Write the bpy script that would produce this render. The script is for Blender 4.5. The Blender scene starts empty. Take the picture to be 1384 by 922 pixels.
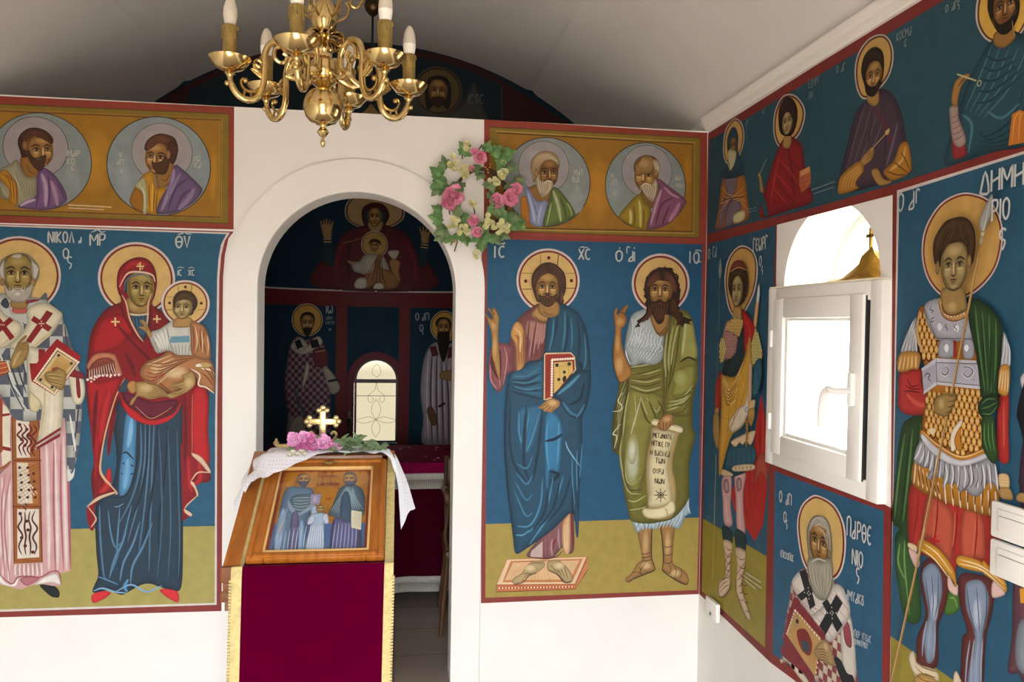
import bpy, bmesh, math, random
from mathutils import Vector, Matrix
from mathutils.geometry import tessellate_polygon
SC = bpy.context.scene
COL = SC.collection
random.seed(7)
# ------------------------------------------------------------------ camera
FPX = 1080.27; YAW = .142; PIT = -.0217; ROLL = .0159
_r = Vector((math.cos(YAW), -math.sin(YAW), 0)); _f = Vector((math.sin(YAW), math.cos(YAW), 0)); _u = Vector((0, 0, 1))
CF = _f*math.cos(PIT)+_u*math.sin(PIT); _u = _u*math.cos(PIT)-_f*math.sin(PIT)
CR = _r*math.cos(ROLL)+_u*math.sin(ROLL); CU = _u*math.cos(ROLL)-_r*math.sin(ROLL)
CAM = Vector((0, -3.5, 1.5))
cd = bpy.data.cameras.new('camera'); cd.sensor_width = 36; cd.lens = FPX*36/1384; cd.clip_start = .02
co = bpy.data.objects.new('camera', cd); COL.objects.link(co)
m = Matrix.Identity(4)
for i in range(3): m[i][0], m[i][1], m[i][2], m[i][3] = CR[i], CU[i], -CF[i], CAM[i]
co.matrix_world = m
SC.camera = co
def ray(px, py): return CF+CR*((px-692)/FPX)-CU*((py-461)/FPX)
# ------------------------------------------------------------------ light
SC.view_settings.view_transform = 'Standard'; SC.view_settings.look = 'None'
SC.view_settings.gamma = 1; SC.view_settings.use_curve_mapping = False
SC.view_settings.exposure = 0.0
SKY_UP = 30.0; SKY_DN = 5.5; SUN = 55.0
W = bpy.data.worlds.new('sky'); SC.world = W; W.use_nodes = True
nt = W.node_tree; nt.nodes.clear()
tc = nt.nodes.new('ShaderNodeTexCoord'); sx = nt.nodes.new('ShaderNodeSeparateXYZ'); rp = nt.nodes.new('ShaderNodeValToRGB')
bgd = nt.nodes.new('ShaderNodeBackground'); wo = nt.nodes.new('ShaderNodeOutputWorld')
ma = nt.nodes.new('ShaderNodeMath'); ma.operation = 'MULTIPLY_ADD'; ma.inputs[1].default_value = .5; ma.inputs[2].default_value = .5
nt.links.new(tc.outputs['Generated'], sx.inputs[0]); nt.links.new(sx.outputs['Z'], ma.inputs[0]); nt.links.new(ma.outputs[0], rp.inputs[0])
rp.color_ramp.elements[0].position = .47; rp.color_ramp.elements[0].color = (1.0*SKY_DN, .91*SKY_DN, .80*SKY_DN, 1)
rp.color_ramp.elements[1].position = .52; rp.color_ramp.elements[1].color = (.90*SKY_UP, .955*SKY_UP, 1.0*SKY_UP, 1)
nt.links.new(rp.outputs[0], bgd.inputs[0]); bgd.inputs[1].default_value = 1.0; nt.links.new(bgd.outputs[0], wo.inputs[0])
def portal(name, loc, rot, sx_, sy_):
    L = bpy.data.lights.new(name, 'AREA'); L.shape = 'RECTANGLE'; L.size = sx_; L.size_y = sy_
    L.cycles.is_portal = True
    o = bpy.data.objects.new(name, L); COL.objects.link(o); o.location = loc; o.rotation_euler = rot
BACK = -4.7; FLOOR = -.25; CX = -.17; XR = 1.389; XL = -1.729
portal('door_daylight', (CX, BACK-.13, FLOOR+1.1), (math.radians(90), 0, 0), 1.4, 2.2)
portal('window_daylight', (XR+.24, -1.04, 1.43), (math.radians(90), 0, math.radians(90)), .6, .95)
sl = bpy.data.lights.new('sun', 'SUN'); sl.energy = SUN; sl.angle = .01; sl.color = (1, .95, .87)
so = bpy.data.objects.new('sun', sl); COL.objects.link(so); so.rotation_euler = (math.radians(36), 0, math.radians(-12))
SC.cycles.use_denoising = True
SC.cycles.max_bounces = 10; SC.cycles.diffuse_bounces = 6
SC.cycles.sample_clamp_indirect = 6
# ------------------------------------------------------------------ materials
def lin(c): return c/12.92 if c <= .04045 else ((c+.055)/1.055)**2.4
def hexc(h):
    if len(h) == 3: h = h[0]*2+h[1]*2+h[2]*2
    return tuple(lin(int(h[i:i+2], 16)/255) for i in (0, 2, 4))
MATS = {}
def mat(name, col='fff', rough=.6, metal=0., noise=0., nscale=8., bump=0., bscale=60., spec=.5, sheen=0., coat=0., attr=False, trans=0., col2=None, stretch=None):
    if name in MATS: return MATS[name]
    M = bpy.data.materials.new(name); M.use_nodes = True; t = M.node_tree; b = t.nodes['Principled BSDF']
    c = hexc(col) if isinstance(col, str) else col
    b.inputs['Base Color'].default_value = (*c, 1); b.inputs['Roughness'].default_value = rough; b.inputs['Metallic'].default_value = metal
    b.inputs['Specular IOR Level'].default_value = spec
    if sheen: b.inputs['Sheen Weight'].default_value = sheen
    if coat: b.inputs['Coat Weight'].default_value = coat
    if trans: b.inputs['Transmission Weight'].default_value = trans
    src = None
    if attr:
        a = t.nodes.new('ShaderNodeAttribute'); a.attribute_name = 'paint'; src = a.outputs['Color']
    tcn = t.nodes.new('ShaderNodeTexCoord'); vec = tcn.outputs['Object']
    if stretch:
        mp = t.nodes.new('ShaderNodeMapping'); mp.inputs['Scale'].default_value = stretch; t.links.new(vec, mp.inputs[0]); vec = mp.outputs[0]
    if noise or col2:
        n = t.nodes.new('ShaderNodeTexNoise'); n.inputs['Scale'].default_value = nscale; n.inputs['Detail'].default_value = 5
        t.links.new(vec, n.inputs['Vector'])
        mr = t.nodes.new('ShaderNodeMapRange'); mr.inputs[1].default_value = .3; mr.inputs[2].default_value = .7
        t.links.new(n.outputs[0], mr.inputs[0])
        mx = t.nodes.new('ShaderNodeMix'); mx.data_type = 'RGBA'
        if col2:
            mx.inputs[6].default_value = (*c, 1); mx.inputs[7].default_value = (*hexc(col2), 1); t.links.new(mr.outputs[0], mx.inputs[0])
        else:
            mx.blend_type = 'MULTIPLY'; mx.inputs[0].default_value = 1.0
            mr.inputs[3].default_value = 1-noise; mr.inputs[4].default_value = 1.0
            if src: t.links.new(src, mx.inputs[6])
            else: mx.inputs[6].default_value = (*c, 1)
            t.links.new(mr.outputs[0], mx.inputs[7])
        src = mx.outputs[2]
    if src: t.links.new(src, b.inputs['Base Color'])
    if bump:
        n2 = t.nodes.new('ShaderNodeTexNoise'); n2.inputs['Scale'].default_value = bscale; n2.inputs['Detail'].default_value = 4
        t.links.new(vec, n2.inputs['Vector'])
        bp = t.nodes.new('ShaderNodeBump'); bp.inputs['Strength'].default_value = bump; bp.inputs['Distance'].default_value = .003
        t.links.new(n2.outputs[0], bp.inputs['Height']); t.links.new(bp.outputs[0], b.inputs['Normal'])
    MATS[name] = M
    return M
PAINT = mat('fresco_paint', rough=.62, noise=.16, nscale=22, bump=.06, bscale=90, spec=.3, attr=True)
PLASTER = mat('white_plaster', 'e7e3dd', .8, noise=.04, nscale=5, bump=.12, bscale=160, spec=.2)
VAULT = mat('vault_plaster', 'dad6d2', .9, noise=.06, nscale=3, bump=.35, bscale=240, spec=.1)
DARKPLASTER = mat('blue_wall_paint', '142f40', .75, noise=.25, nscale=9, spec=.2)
TRIMM = mat('white_cornice_paint', 'e9e4dc', .5)
TILE = mat('floor_tile', 'a09389', .35, noise=.15, nscale=4)
# ------------------------------------------------------------------ object helpers
def tag(o, label=None, cat=None, group=None, kind=None):
    if label: o['label'] = label
    if cat: o['category'] = cat
    if group: o['group'] = group
    if kind: o['kind'] = kind
    return o
def empty(name, loc, label, cat, group=None, rot=(0, 0, 0)):
    o = bpy.data.objects.new(name, None); COL.objects.link(o); o.location = loc; o.rotation_euler = rot; o.empty_display_size = .05
    return tag(o, label, cat, group)
def link(name, me, mt, parent=None, world=True, label=None):
    o = bpy.data.objects.new(name, me); COL.objects.link(o)
    if mt is not None:
        for x in (mt if isinstance(mt, (list, tuple)) else [mt]): me.materials.append(x)
    if parent is not None:
        o.parent = parent
        if world:
            bpy.context.view_layer.update()
            o.matrix_parent_inverse = parent.matrix_world.inverted()
    if label: o['label'] = label
    return o
def bmo(name, bm, mt, parent=None, smooth=True, world=False, label=None, ang=.7):
    me = bpy.data.meshes.new(name); bm.normal_update()
    for f in bm.faces: f.smooth = smooth
    if smooth:
        for e in bm.edges:
            if len(e.link_faces) == 2 and e.calc_face_angle(0) > ang: e.smooth = False
    bm.to_mesh(me); bm.free()
    return link(name, me, mt, parent, world, label)
def struct(name, bm, mt, parent=None, smooth=False, **k):
    o = bmo(name, bm, mt, parent, smooth, **k)
    if parent is None: o['kind'] = 'structure'
    return o
def quad(bm, *ps): return bm.faces.new([bm.verts.new(p) for p in ps])
def box(bm, x0, y0, z0, x1, y1, z1, bev=0.):
    vs = [bm.verts.new((x, y, z)) for z in (z0, z1) for y in (y0, y1) for x in (x0, x1)]
    fs = [bm.faces.new([vs[i] for i in q]) for q in ((0, 2, 3, 1), (4, 5, 7, 6), (0, 1, 5, 4), (2, 6, 7, 3), (0, 4, 6, 2), (1, 3, 7, 5))]
    if bev:
        es = list({e for f in fs for e in f.edges})
        bmesh.ops.bevel(bm, geom=es, offset=bev, segments=2, affect='EDGES', profile=.5)
def lathe(bm, prof, n=24, c=(0, 0, 0)):
    rings = []
    for r, z in prof:
        if r < 1e-5: rings.append([bm.verts.new((c[0], c[1], c[2]+z))])
        else: rings.append([bm.verts.new((c[0]+r*math.cos(2*math.pi*i/n), c[1]+r*math.sin(2*math.pi*i/n), c[2]+z)) for i in range(n)])
    for a, b in zip(rings, rings[1:]):
        for i in range(n):
            j = (i+1) % n
            if len(a) == 1 and len(b) == 1: continue
            if len(a) == 1: bm.faces.new([a[0], b[j], b[i]])
            elif len(b) == 1: bm.faces.new([a[i], a[j], b[0]])
            else: bm.faces.new([a[i], a[j], b[j], b[i]])
def spline(pts, n=4, closed=False):
    P = [Vector(p) for p in pts]; N = len(P)
    if N < 3: return P
    out = []
    for i in range(N if closed else N-1):
        p0 = P[(i-1) % N] if closed or i > 0 else P[0]*2-P[1]
        p1 = P[i]; p2 = P[(i+1) % N]
        p3 = P[(i+2) % N] if closed or i+2 < N else P[-1]*2-P[-2]
        for k in range(n):
            t = k/n
            out.append(.5*((2*p1)+(p2-p0)*t+(2*p0-5*p1+4*p2-p3)*t*t+(3*p1-p0-3*p2+p3)*t**3))
    if not closed: out.append(P[-1])
    return out
def tube(bm, pts, r, n=8, cap=True, flat=1.0):
    P = [Vector(p) for p in pts]; rings = []; prev = None
    for i, p in enumerate(P):
        t = (P[min(i+1, len(P)-1)]-P[max(i-1, 0)]).normalized()
        if prev is None:
            a = Vector((0, 0, 1)) if abs(t.z) < .9 else Vector((1, 0, 0))
            x = t.cross(a).normalized()
        else: x = (prev-t*prev.dot(t)).normalized()
        prev = x; y = t.cross(x)
        rr = r[i] if isinstance(r, (list, tuple)) else (r(i/(len(P)-1)) if callable(r) else r)
        rings.append([bm.verts.new(p+(x*math.cos(2*math.pi*k/n)+y*math.sin(2*math.pi*k/n)*flat)*rr) for k in range(n)])
    for a, b in zip(rings, rings[1:]):
        for k in range(n): bm.faces.new([a[k], a[(k+1) % n], b[(k+1) % n], b[k]])
    if cap:
        bm.faces.new(rings[0][::-1]); bm.faces.new(rings[-1])
# ------------------------------------------------------------------ shell
ZTOP = 2.39; TH = .17; AR = .4175; ASP = 1.635; EY = 1.4; AP = .95; CONCH = 1.72; SFL = -.1
VR = 2.05; VZ = 3.17-2.05
def vaultz(x): return VZ+math.sqrt(VR*VR-(x-CX)**2)
def archpts(cx, r, sp, zb, n=40):   # jamb - arch - jamb, left to right
    return [(cx-r, zb)]+[(cx-r*math.cos(math.pi*i/n), sp+r*math.sin(math.pi*i/n)) for i in range(n+1)]+[(cx+r, zb)]
def ringprism(bm, inner, outer, y0, y1):   # two matching outlines (x,z) -> solid between them, front y0, back y1
    for i in range(len(inner)-1):
        a, b, c, d = inner[i], inner[i+1], outer[i+1], outer[i]
        quad(bm, (a[0], y0, a[1]), (d[0], y0, d[1]), (c[0], y0, c[1]), (b[0], y0, b[1]))
        quad(bm, (a[0], y1, a[1]), (b[0], y1, b[1]), (c[0], y1, c[1]), (d[0], y1, d[1]))
        quad(bm, (a[0], y0, a[1]), (b[0], y0, b[1]), (b[0], y1, b[1]), (a[0], y1, a[1]))
        quad(bm, (d[0], y0, d[1]), (d[0], y1, d[1]), (c[0], y1, c[1]), (c[0], y0, c[1]))
bm = bmesh.new()
inn = archpts(CX, AR, ASP, SFL); n = len(inn)
out = []
for (x, z) in inn:
    ang = math.atan2(max(z-ASP, 0), x-CX)
    out.append((x, z))
outer = []
for i, (x, z) in enumerate(inn):
    if i == 0: outer.append((XL, SFL))
    elif i == n-1: outer.append((XR, SFL))
    else:
        dx, dz = x-CX, z-ASP
        k = min((ZTOP-ASP)/dz if dz > 1e-6 else 9e9, ((XR if dx > 0 else XL)-CX)/dx if abs(dx) > 1e-6 else 9e9)
        outer.append((CX+dx*k, ASP+dz*k))
# square off the two upper corners
inn2, out2 = [], []
for i in range(n):
    inn2.append(inn[i]); out2.append(outer[i])
    if i < n-1:
        a, b = outer[i], outer[i+1]
        if a[0] <= XL+1e-6 and b[1] >= ZTOP-1e-6 and a[1] < ZTOP-1e-6: inn2.append(inn[i]); out2.append((XL, ZTOP))
        if a[1] >= ZTOP-1e-6 and b[0] >= XR-1e-6 and b[1] < ZTOP-1e-6: inn2.append(inn[i+1]); out2.append((XR, ZTOP))
ringprism(bm, inn2, out2, 0, TH)
for xa, xb in ((XL, CX-AR), (CX+AR, XR)): quad(bm, (xa, 0, FLOOR), (xb, 0, FLOOR), (xb, 0, SFL), (xa, 0, SFL))
bmesh.ops.remove_doubles(bm, verts=bm.verts, dist=1e-5)
struct('wall_front', bm, PLASTER)
# raised surround of the archway
bm = bmesh.new(); ringprism(bm, archpts(CX, AR+.001, ASP, SFL), archpts(CX-.004, .548, 1.645, SFL), -.014, -.0005)
struct('trim_1', bm, PLASTER)
bm = bmesh.new(); ringprism(bm, archpts(CX-.004, .548, 1.645, SFL), archpts(CX-.004, .5508, 1.645, SFL), -.0008, -.0002)
struct('trim_5', bm, mat('joint_line', '8a8074', .9))
# step into the sanctuary + floors
TB = TILE.node_tree
def tilemat():
    t = TILE.node_tree; b = t.nodes['Principled BSDF']; old = b.inputs['Base Color'].links[0].from_socket
    tcn = t.nodes.new('ShaderNodeTexCoord'); br = t.nodes.new('ShaderNodeTexBrick'); br.offset = 0
    br.inputs['Color1'].default_value = (1, 1, 1, 1); br.inputs['Color2'].default_value = (.93, .93, .95, 1); br.inputs['Mortar'].default_value = (.45, .43, .42, 1)
    br.inputs['Scale'].default_value = 1; br.inputs['Mortar Size'].default_value = .004; br.inputs['Brick Width'].default_value = .33; br.inputs['Row Height'].default_value = .33
    t.links.new(tcn.outputs['Object'], br.inputs['Vector'])
    mx = t.nodes.new('ShaderNodeMix'); mx.data_type = 'RGBA'; mx.blend_type = 'MULTIPLY'; mx.inputs[0].default_value = 1
    t.links.new(old, mx.inputs[6]); t.links.new(br.outputs[0], mx.inputs[7]); t.links.new(mx.outputs[2], b.inputs['Base Color'])
tilemat()
bm = bmesh.new()
quad(bm, (XL, BACK-.3, FLOOR), (XR, BACK-.3, FLOOR), (XR, 0, FLOOR), (XL, 0, FLOOR))
quad(bm, (CX-AR, 0, FLOOR), (CX+AR, 0, FLOOR), (CX+AR, 0, SFL), (CX-AR, 0, SFL))
quad(bm, (XL, 0, SFL), (XR, 0, SFL), (XR, 2.4, SFL), (XL, 2.4, SFL))
struct('floor', bm, TILE)
# vault
bm = bmesh.new(); NV = 48; x0, x1 = XL, XR
GRV = (-1.25, .8)
cols = sorted([(x0+(x1-x0)*i/NV) for i in range(NV+1)]+[g+d for g in GRV for d in (-.05, -.035, -.02, -.01, 0, .01, .02, .035, .05)]); NV = len(cols)-1
rows = [BACK, -3, -1.5, 0, EY+.04]
g = [[bm.verts.new((x, y, vaultz(x)+sum(.014*math.exp(-((x-q)/.022)**2) for q in GRV))) for x in cols] for y in rows]
for a, b in zip(g, g[1:]):
    for i in range(NV): bm.faces.new([a[i], a[i+1], b[i+1], b[i]])
struct('ceiling', bm, VAULT, smooth=True)
# cornices along the side walls
for k, (xw, s) in enumerate(((XR, -1), (XL, 1))):
    bm = bmesh.new(); prof = [(0, 2.39), (.012, 2.391), (.016, 2.399), (.022, 2.404), (.025, 2.42), (.034, 2.43), (.038, 2.44), (.038, 2.448), (0, 2.462)]
    ra = [bm.verts.new((xw+s*p[0], BACK, p[1])) for p in prof]; rb = [bm.verts.new((xw+s*p[0], 0 if k == 0 else 0, p[1])) for p in prof]
    for i in range(len(prof)-1): bm.faces.new([ra[i], ra[i+1], rb[i+1], rb[i]])
    bm.faces.new(rb); struct('trim_%d' % (k+2), bm, TRIMM)
# left and back walls
bm = bmesh.new(); quad(bm, (XL, BACK, FLOOR), (XL, EY, FLOOR), (XL, EY, 2.47), (XL, BACK, 2.47)); struct('wall_left', bm, PLASTER)
bm = bmesh.new()
DW = .7; DH = FLOOR+2.2
def wallstrip(xa, xb, za, zb, y):
    quad(bm, (xa, y, za), (xb, y, za), (xb, y, zb), (xa, y, zb))
wallstrip(XL, CX-DW, FLOOR, 2.47, BACK); wallstrip(CX+DW, XR, FLOOR, 2.47, BACK); wallstrip(CX-DW, CX+DW, DH, 2.47, BACK)
for i in range(NV):
    quad(bm, (cols[i], BACK, 2.45), (cols[i+1], BACK, 2.45), (cols[i+1], BACK, vaultz(cols[i+1])), (cols[i], BACK, vaultz(cols[i])))
for xx in (CX-DW, CX+DW): quad(bm, (xx, BACK, FLOOR), (xx, BACK-.25, FLOOR), (xx, BACK-.25, DH), (xx, BACK, DH))
quad(bm, (CX-DW, BACK, DH), (CX+DW, BACK, DH), (CX+DW, BACK-.25, DH), (CX-DW, BACK-.25, DH))
struct('wall_back', bm, PLASTER)
# east wall of the sanctuary with the apse opening
bm = bmesh.new(); pa = archpts(CX, AP, CONCH, SFL, 32)
topz = lambda x: vaultz(min(max(x, XL), XR))+.03
oo = []
for i, (x, z) in enumerate(pa):
    if i == 0: oo.append((XL, SFL))
    elif i == len(pa)-1: oo.append((XR, SFL))
    else:
        t = (i-1)/(len(pa)-3); xx = XL+(XR-XL)*t; oo.append((xx, topz(xx)))
for i in range(len(pa)-1):
    a, b, c, d = pa[i], pa[i+1], oo[i+1], oo[i]
    quad(bm, (a[0], EY, a[1]), (d[0], EY, d[1]), (c[0], EY, c[1]), (b[0], EY, b[1]))
bmesh.ops.remove_doubles(bm, verts=bm.verts, dist=1e-5)
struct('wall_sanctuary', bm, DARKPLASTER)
# apse: half cylinder with a window, conch above
def cyl(phi, z, l=0.): return (CX+(AP-l)*math.sin(phi), EY+(AP-l)*math.cos(phi), z)
WPH = .02; WHW = .155; WSP = 1.075; WZB = .62
bm = bmesh.new(); NP = 64
ph = sorted(set([-math.pi/2+math.pi*i/NP for i in range(NP+1)]+[WPH+math.asin(WHW*math.cos(math.pi*i/12)/AP) for i in range(13)]))
def wtop(p):
    d = AP*math.sin(p-WPH)
    return WSP+math.sqrt(max(WHW*WHW-d*d, 0))
lo, hi = WPH-math.asin(WHW/AP)-1e-6, WPH+math.asin(WHW/AP)+1e-6
for p, q in zip(ph, ph[1:]):
    if p >= lo and q <= hi:
        quad(bm, cyl(p, SFL), cyl(q, SFL), cyl(q, WZB), cyl(p, WZB)); quad(bm, cyl(p, wtop(p)), cyl(q, wtop(q)), cyl(q, CONCH), cyl(p, CONCH))
        quad(bm, cyl(p, wtop(p)), cyl(p, wtop(p), -.12), cyl(q, wtop(q), -.12), cyl(q, wtop(q)))
        quad(bm, cyl(p, WZB), cyl(q, WZB), cyl(q, WZB, -.12), cyl(p, WZB, -.12))
    else: quad(bm, cyl(p, SFL), cyl(q, SFL), cyl(q, CONCH), cyl(p, CONCH))
for p in (lo, hi): quad(bm, cyl(p, WZB), cyl(p, WZB, -.12), cyl(p, WSP, -.12), cyl(p, WSP))
def sph(phi, th, l=0.): R = AP-l; return (CX+R*math.cos(th)*math.sin(phi), EY+R*math.cos(th)*math.cos(phi), CONCH+R*math.sin(th))
for i in range(40):
    p, q = -math.pi/2+math.pi*i/40, -math.pi/2+math.pi*(i+1)/40
    for j in range(20):
        s, t = math.pi/2*j/20, math.pi/2*(j+1)/20
        if j == 19: bm.faces.new([bm.verts.new(v) for v in (sph(p, s), sph(q, s), sph(p, t))])
        else: quad(bm, sph(p, s), sph(q, s), sph(q, t), sph(p, t))
bmesh.ops.remove_doubles(bm, verts=bm.verts, dist=1e-5)
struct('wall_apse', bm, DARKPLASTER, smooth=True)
# right wall with the arched window opening
WY0, WY1 = -1.344, -.758; WZ0, WZS = 1.03, 1.645
def rwpt(px, py, X=XR):
    d = ray(px, py); k = X/d.x; p = CAM+d*k; return p.y, p.z
wc = (WY0+WY1)/2; WR = (WY1-WY0)/2; WRZ = .266
bm = bmesh.new()
inner = [(WY0, WZ0)]+[(wc-WR*math.cos(math.pi*i/32), WZS+WRZ*math.sin(math.pi*i/32)) for i in range(33)]+[(WY1, WZ0)]
outr = []
for i, (y, z) in enumerate(inner):
    if i == 0: outr.append((BACK, FLOOR))
    elif i == len(inner)-1: outr.append((EY, FLOOR))
    else:
        t = (i-1)/(len(inner)-3); outr.append((BACK+(EY-BACK)*t, 2.47))
def rwq(ps): quad(bm, *ps)
for i in range(len(inner)-1):
    a, b, c, d = inner[i], inner[i+1], outr[i+1], outr[i]
    rwq([(XR, a[0], a[1]), (XR, b[0], b[1]), (XR, c[0], c[1]), (XR, d[0], d[1])])
    rwq([(XR, a[0], a[1]), (XR+.22, a[0], a[1]), (XR+.22, b[0], b[1]), (XR, b[0], b[1])])
rwq([(XR, BACK, FLOOR), (XR, WY0, WZ0), (XR, WY1, WZ0), (XR, EY, FLOOR)])
rwq([(XR, WY0, WZ0), (XR+.22, WY0, WZ0), (XR+.22, WY1, WZ0), (XR, WY1, WZ0)])
bmesh.ops.remove_doubles(bm, verts=bm.verts, dist=1e-5)
struct('wall_right', bm, PLASTER)
# ------------------------------------------------------------------ mural painting kit: flat coats of paint laid on a wall
LSTEP = 4e-5
PGAIN = .82
class Canvas:
    """a wall surface: pt(px,py) traces a point onto it, at(a,b,l) is the 3D point at wall metres a,b, lifted by l"""
    curved = 0
    def __init__(s, kind): s.kind = kind
    def pt(s, px, py):
        d = ray(px, py)
        if s.kind == 'front': k = 3.5/d.y; p = CAM+d*k; return (p.x, p.z)
        if s.kind == 'right': k = XR/d.x; p = CAM+d*k; return (-p.y, p.z)
        if s.kind == 'east': k = (3.5+EY)/d.y; p = CAM+d*k; return (p.x, p.z)
        if s.kind == 'icon':
            k = (ICON_O-CAM).dot(ICON_N)/d.dot(ICON_N); p = CAM+d*k-ICON_O; return (p.x, p.dot(ICON_V))
        ox, oy = CAM.x-CX, CAM.y-EY
        if s.kind == 'apse': A = d.x**2+d.y**2; B = ox*d.x+oy*d.y; C = ox*ox+oy*oy-AP*AP
        else:
            oz = CAM.z-CONCH; A = d.dot(d); B = ox*d.x+oy*d.y+oz*d.z; C = ox*ox+oy*oy+oz*oz-AP*AP
        k = (-B+math.sqrt(max(B*B-A*C, 0)))/A; p = CAM+d*k
        phi = math.atan2(p.x-CX, p.y-EY)
        if s.kind == 'apse': return (phi*AP, p.z)
        return (phi*AP, max(CONCH+.012, CONCH+AP*math.asin(max(-1, min(1, (p.z-CONCH)/AP)))))
    def at(s, a, b, l):
        if s.kind == 'front': return (a, -l, b)
        if s.kind == 'right': return (XR-l, -a, b)
        if s.kind == 'east': return (a, EY-l, b)
        if s.kind == 'icon': return tuple(ICON_O+Vector((1, 0, 0))*a+ICON_V*b+ICON_N*l)
        if s.kind == 'apse': return cyl(a/AP, b, l)
        return sph(a/AP, (b-CONCH)/AP, l)
for k_ in ('apse', 'conch'): pass
def inside(p, poly):
    c = False; n = len(poly)
    for i in range(n):
        a, b = poly[i], poly[i-1]
        if (a[1] > p[1]) != (b[1] > p[1]) and p[0] < (b[0]-a[0])*(p[1]-a[1])/(b[1]-a[1])+a[0]: c = not c
    return c
def clip(poly, x0, y0, x1, y1):
    def cut(P, f, inter):
        o = []
        for i in range(len(P)):
            a, b = P[i-1], P[i]; fa, fb = f(a), f(b)
            if fb >= 0:
                if fa < 0: o.append(inter(a, b, fa, fb))
                o.append(b)
            elif fa >= 0: o.append(inter(a, b, fa, fb))
        return o
    it = lambda a, b, fa, fb: (a[0]+(b[0]-a[0])*fa/(fa-fb), a[1]+(b[1]-a[1])*fa/(fa-fb))
    for f in (lambda p: p[0]-x0, lambda p: x1-p[0], lambda p: p[1]-y0, lambda p: y1-p[1]):
        if not poly: return []
        poly = cut(poly, f, it)
    return poly
G = {  # brush lettering: strokes in a 0..w x 0..1 box, y down
 'A': (.5, '.42 0 .42 1|.42 .5 .15 .7 0 1 .4 1'), 'B': (.45, '0 0 0 1|0 0 .35 .08 .35 .4 0 .48|0 .48 .42 .6 .4 .95 0 1'), 'G': (.4, '0 1 0 0 .4 0 .4 .12'),
 'D': (.55, '0 1 .3 0 .55 1 0 1'), 'E': (.42, '.42 .1 .25 0 .05 .2 0 .5 .05 .8 .25 1 .42 .88|0 .5 .35 .5'), 'H': (.5, '0 0 0 1|.5 0 .5 1|0 .55 .5 .4'),
 'Q': (.5, '.25 0 .03 .2 0 .5 .05 .8 .25 1 .45 .8 .5 .5 .47 .2 .25 0|0 .5 .5 .5'), 'I': (.02, '.01 0 .01 1'), 'K': (.45, '0 0 0 1|.43 0 0 .55 .45 1'),
 'L': (.5, '0 1 .25 0 .5 1'), 'M': (.6, '0 1 0 0 .3 .6 .6 0 .6 1'), 'N': (.5, '0 1 0 0 .5 1 .5 0'), 'X': (.45, '0 0 .45 0|.42 0 .1 .35 .4 .5 .05 .75 .4 .85 .3 1'),
 'O': (.48, '.24 0 .03 .2 0 .5 .05 .8 .24 1 .43 .8 .48 .5 .45 .2 .24 0'), 'P': (.5, '0 1 0 0 .5 0 .5 1'), 'R': (.42, '0 1 0 0|0 0 .38 .05 .42 .3 .3 .5 0 .52'),
 'C': (.42, '.42 .12 .25 0 .05 .2 0 .5 .05 .8 .25 1 .42 .88'), 'T': (.5, '0 0 .5 0|.25 0 .25 1'), 'Y': (.5, '0 0 .25 .55 .5 0|.25 .55 .25 1'), 'V': (.45, '0 0 .22 1 .45 0'),
 'F': (.5, '.25 0 .25 1|.25 .2 .02 .3 .02 .7 .25 .8 .48 .7 .48 .3 .25 .2'), 'x': (.5, '0 0 .5 1|.5 0 0 1'), 'U': (.5, '.25 0 .25 1|0 0 .05 .5 .25 .6 .45 .5 .5 0'),
 'W': (.65, '.1 0 0 .5 .08 .9 .2 1 .32 .6 .45 1 .58 .9 .65 .5 .55 0'), 's': (.4, '.4 .12 .2 0 .02 .25 .1 .55 .35 .7 .3 1 .18 1.2'), '8': (.4, '0 0 .35 .45 .4 .8 .2 1 0 .8 .05 .45 .4 0'),
 '~': (.6, '0 .6 .12 .2 .3 .5 .45 .7 .6 .2'), "'": (.1, '0 .2 .1 0'), '.': (.05, '0 .95 .05 1'), '-': (.4, '0 .5 .4 .5')}
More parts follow.
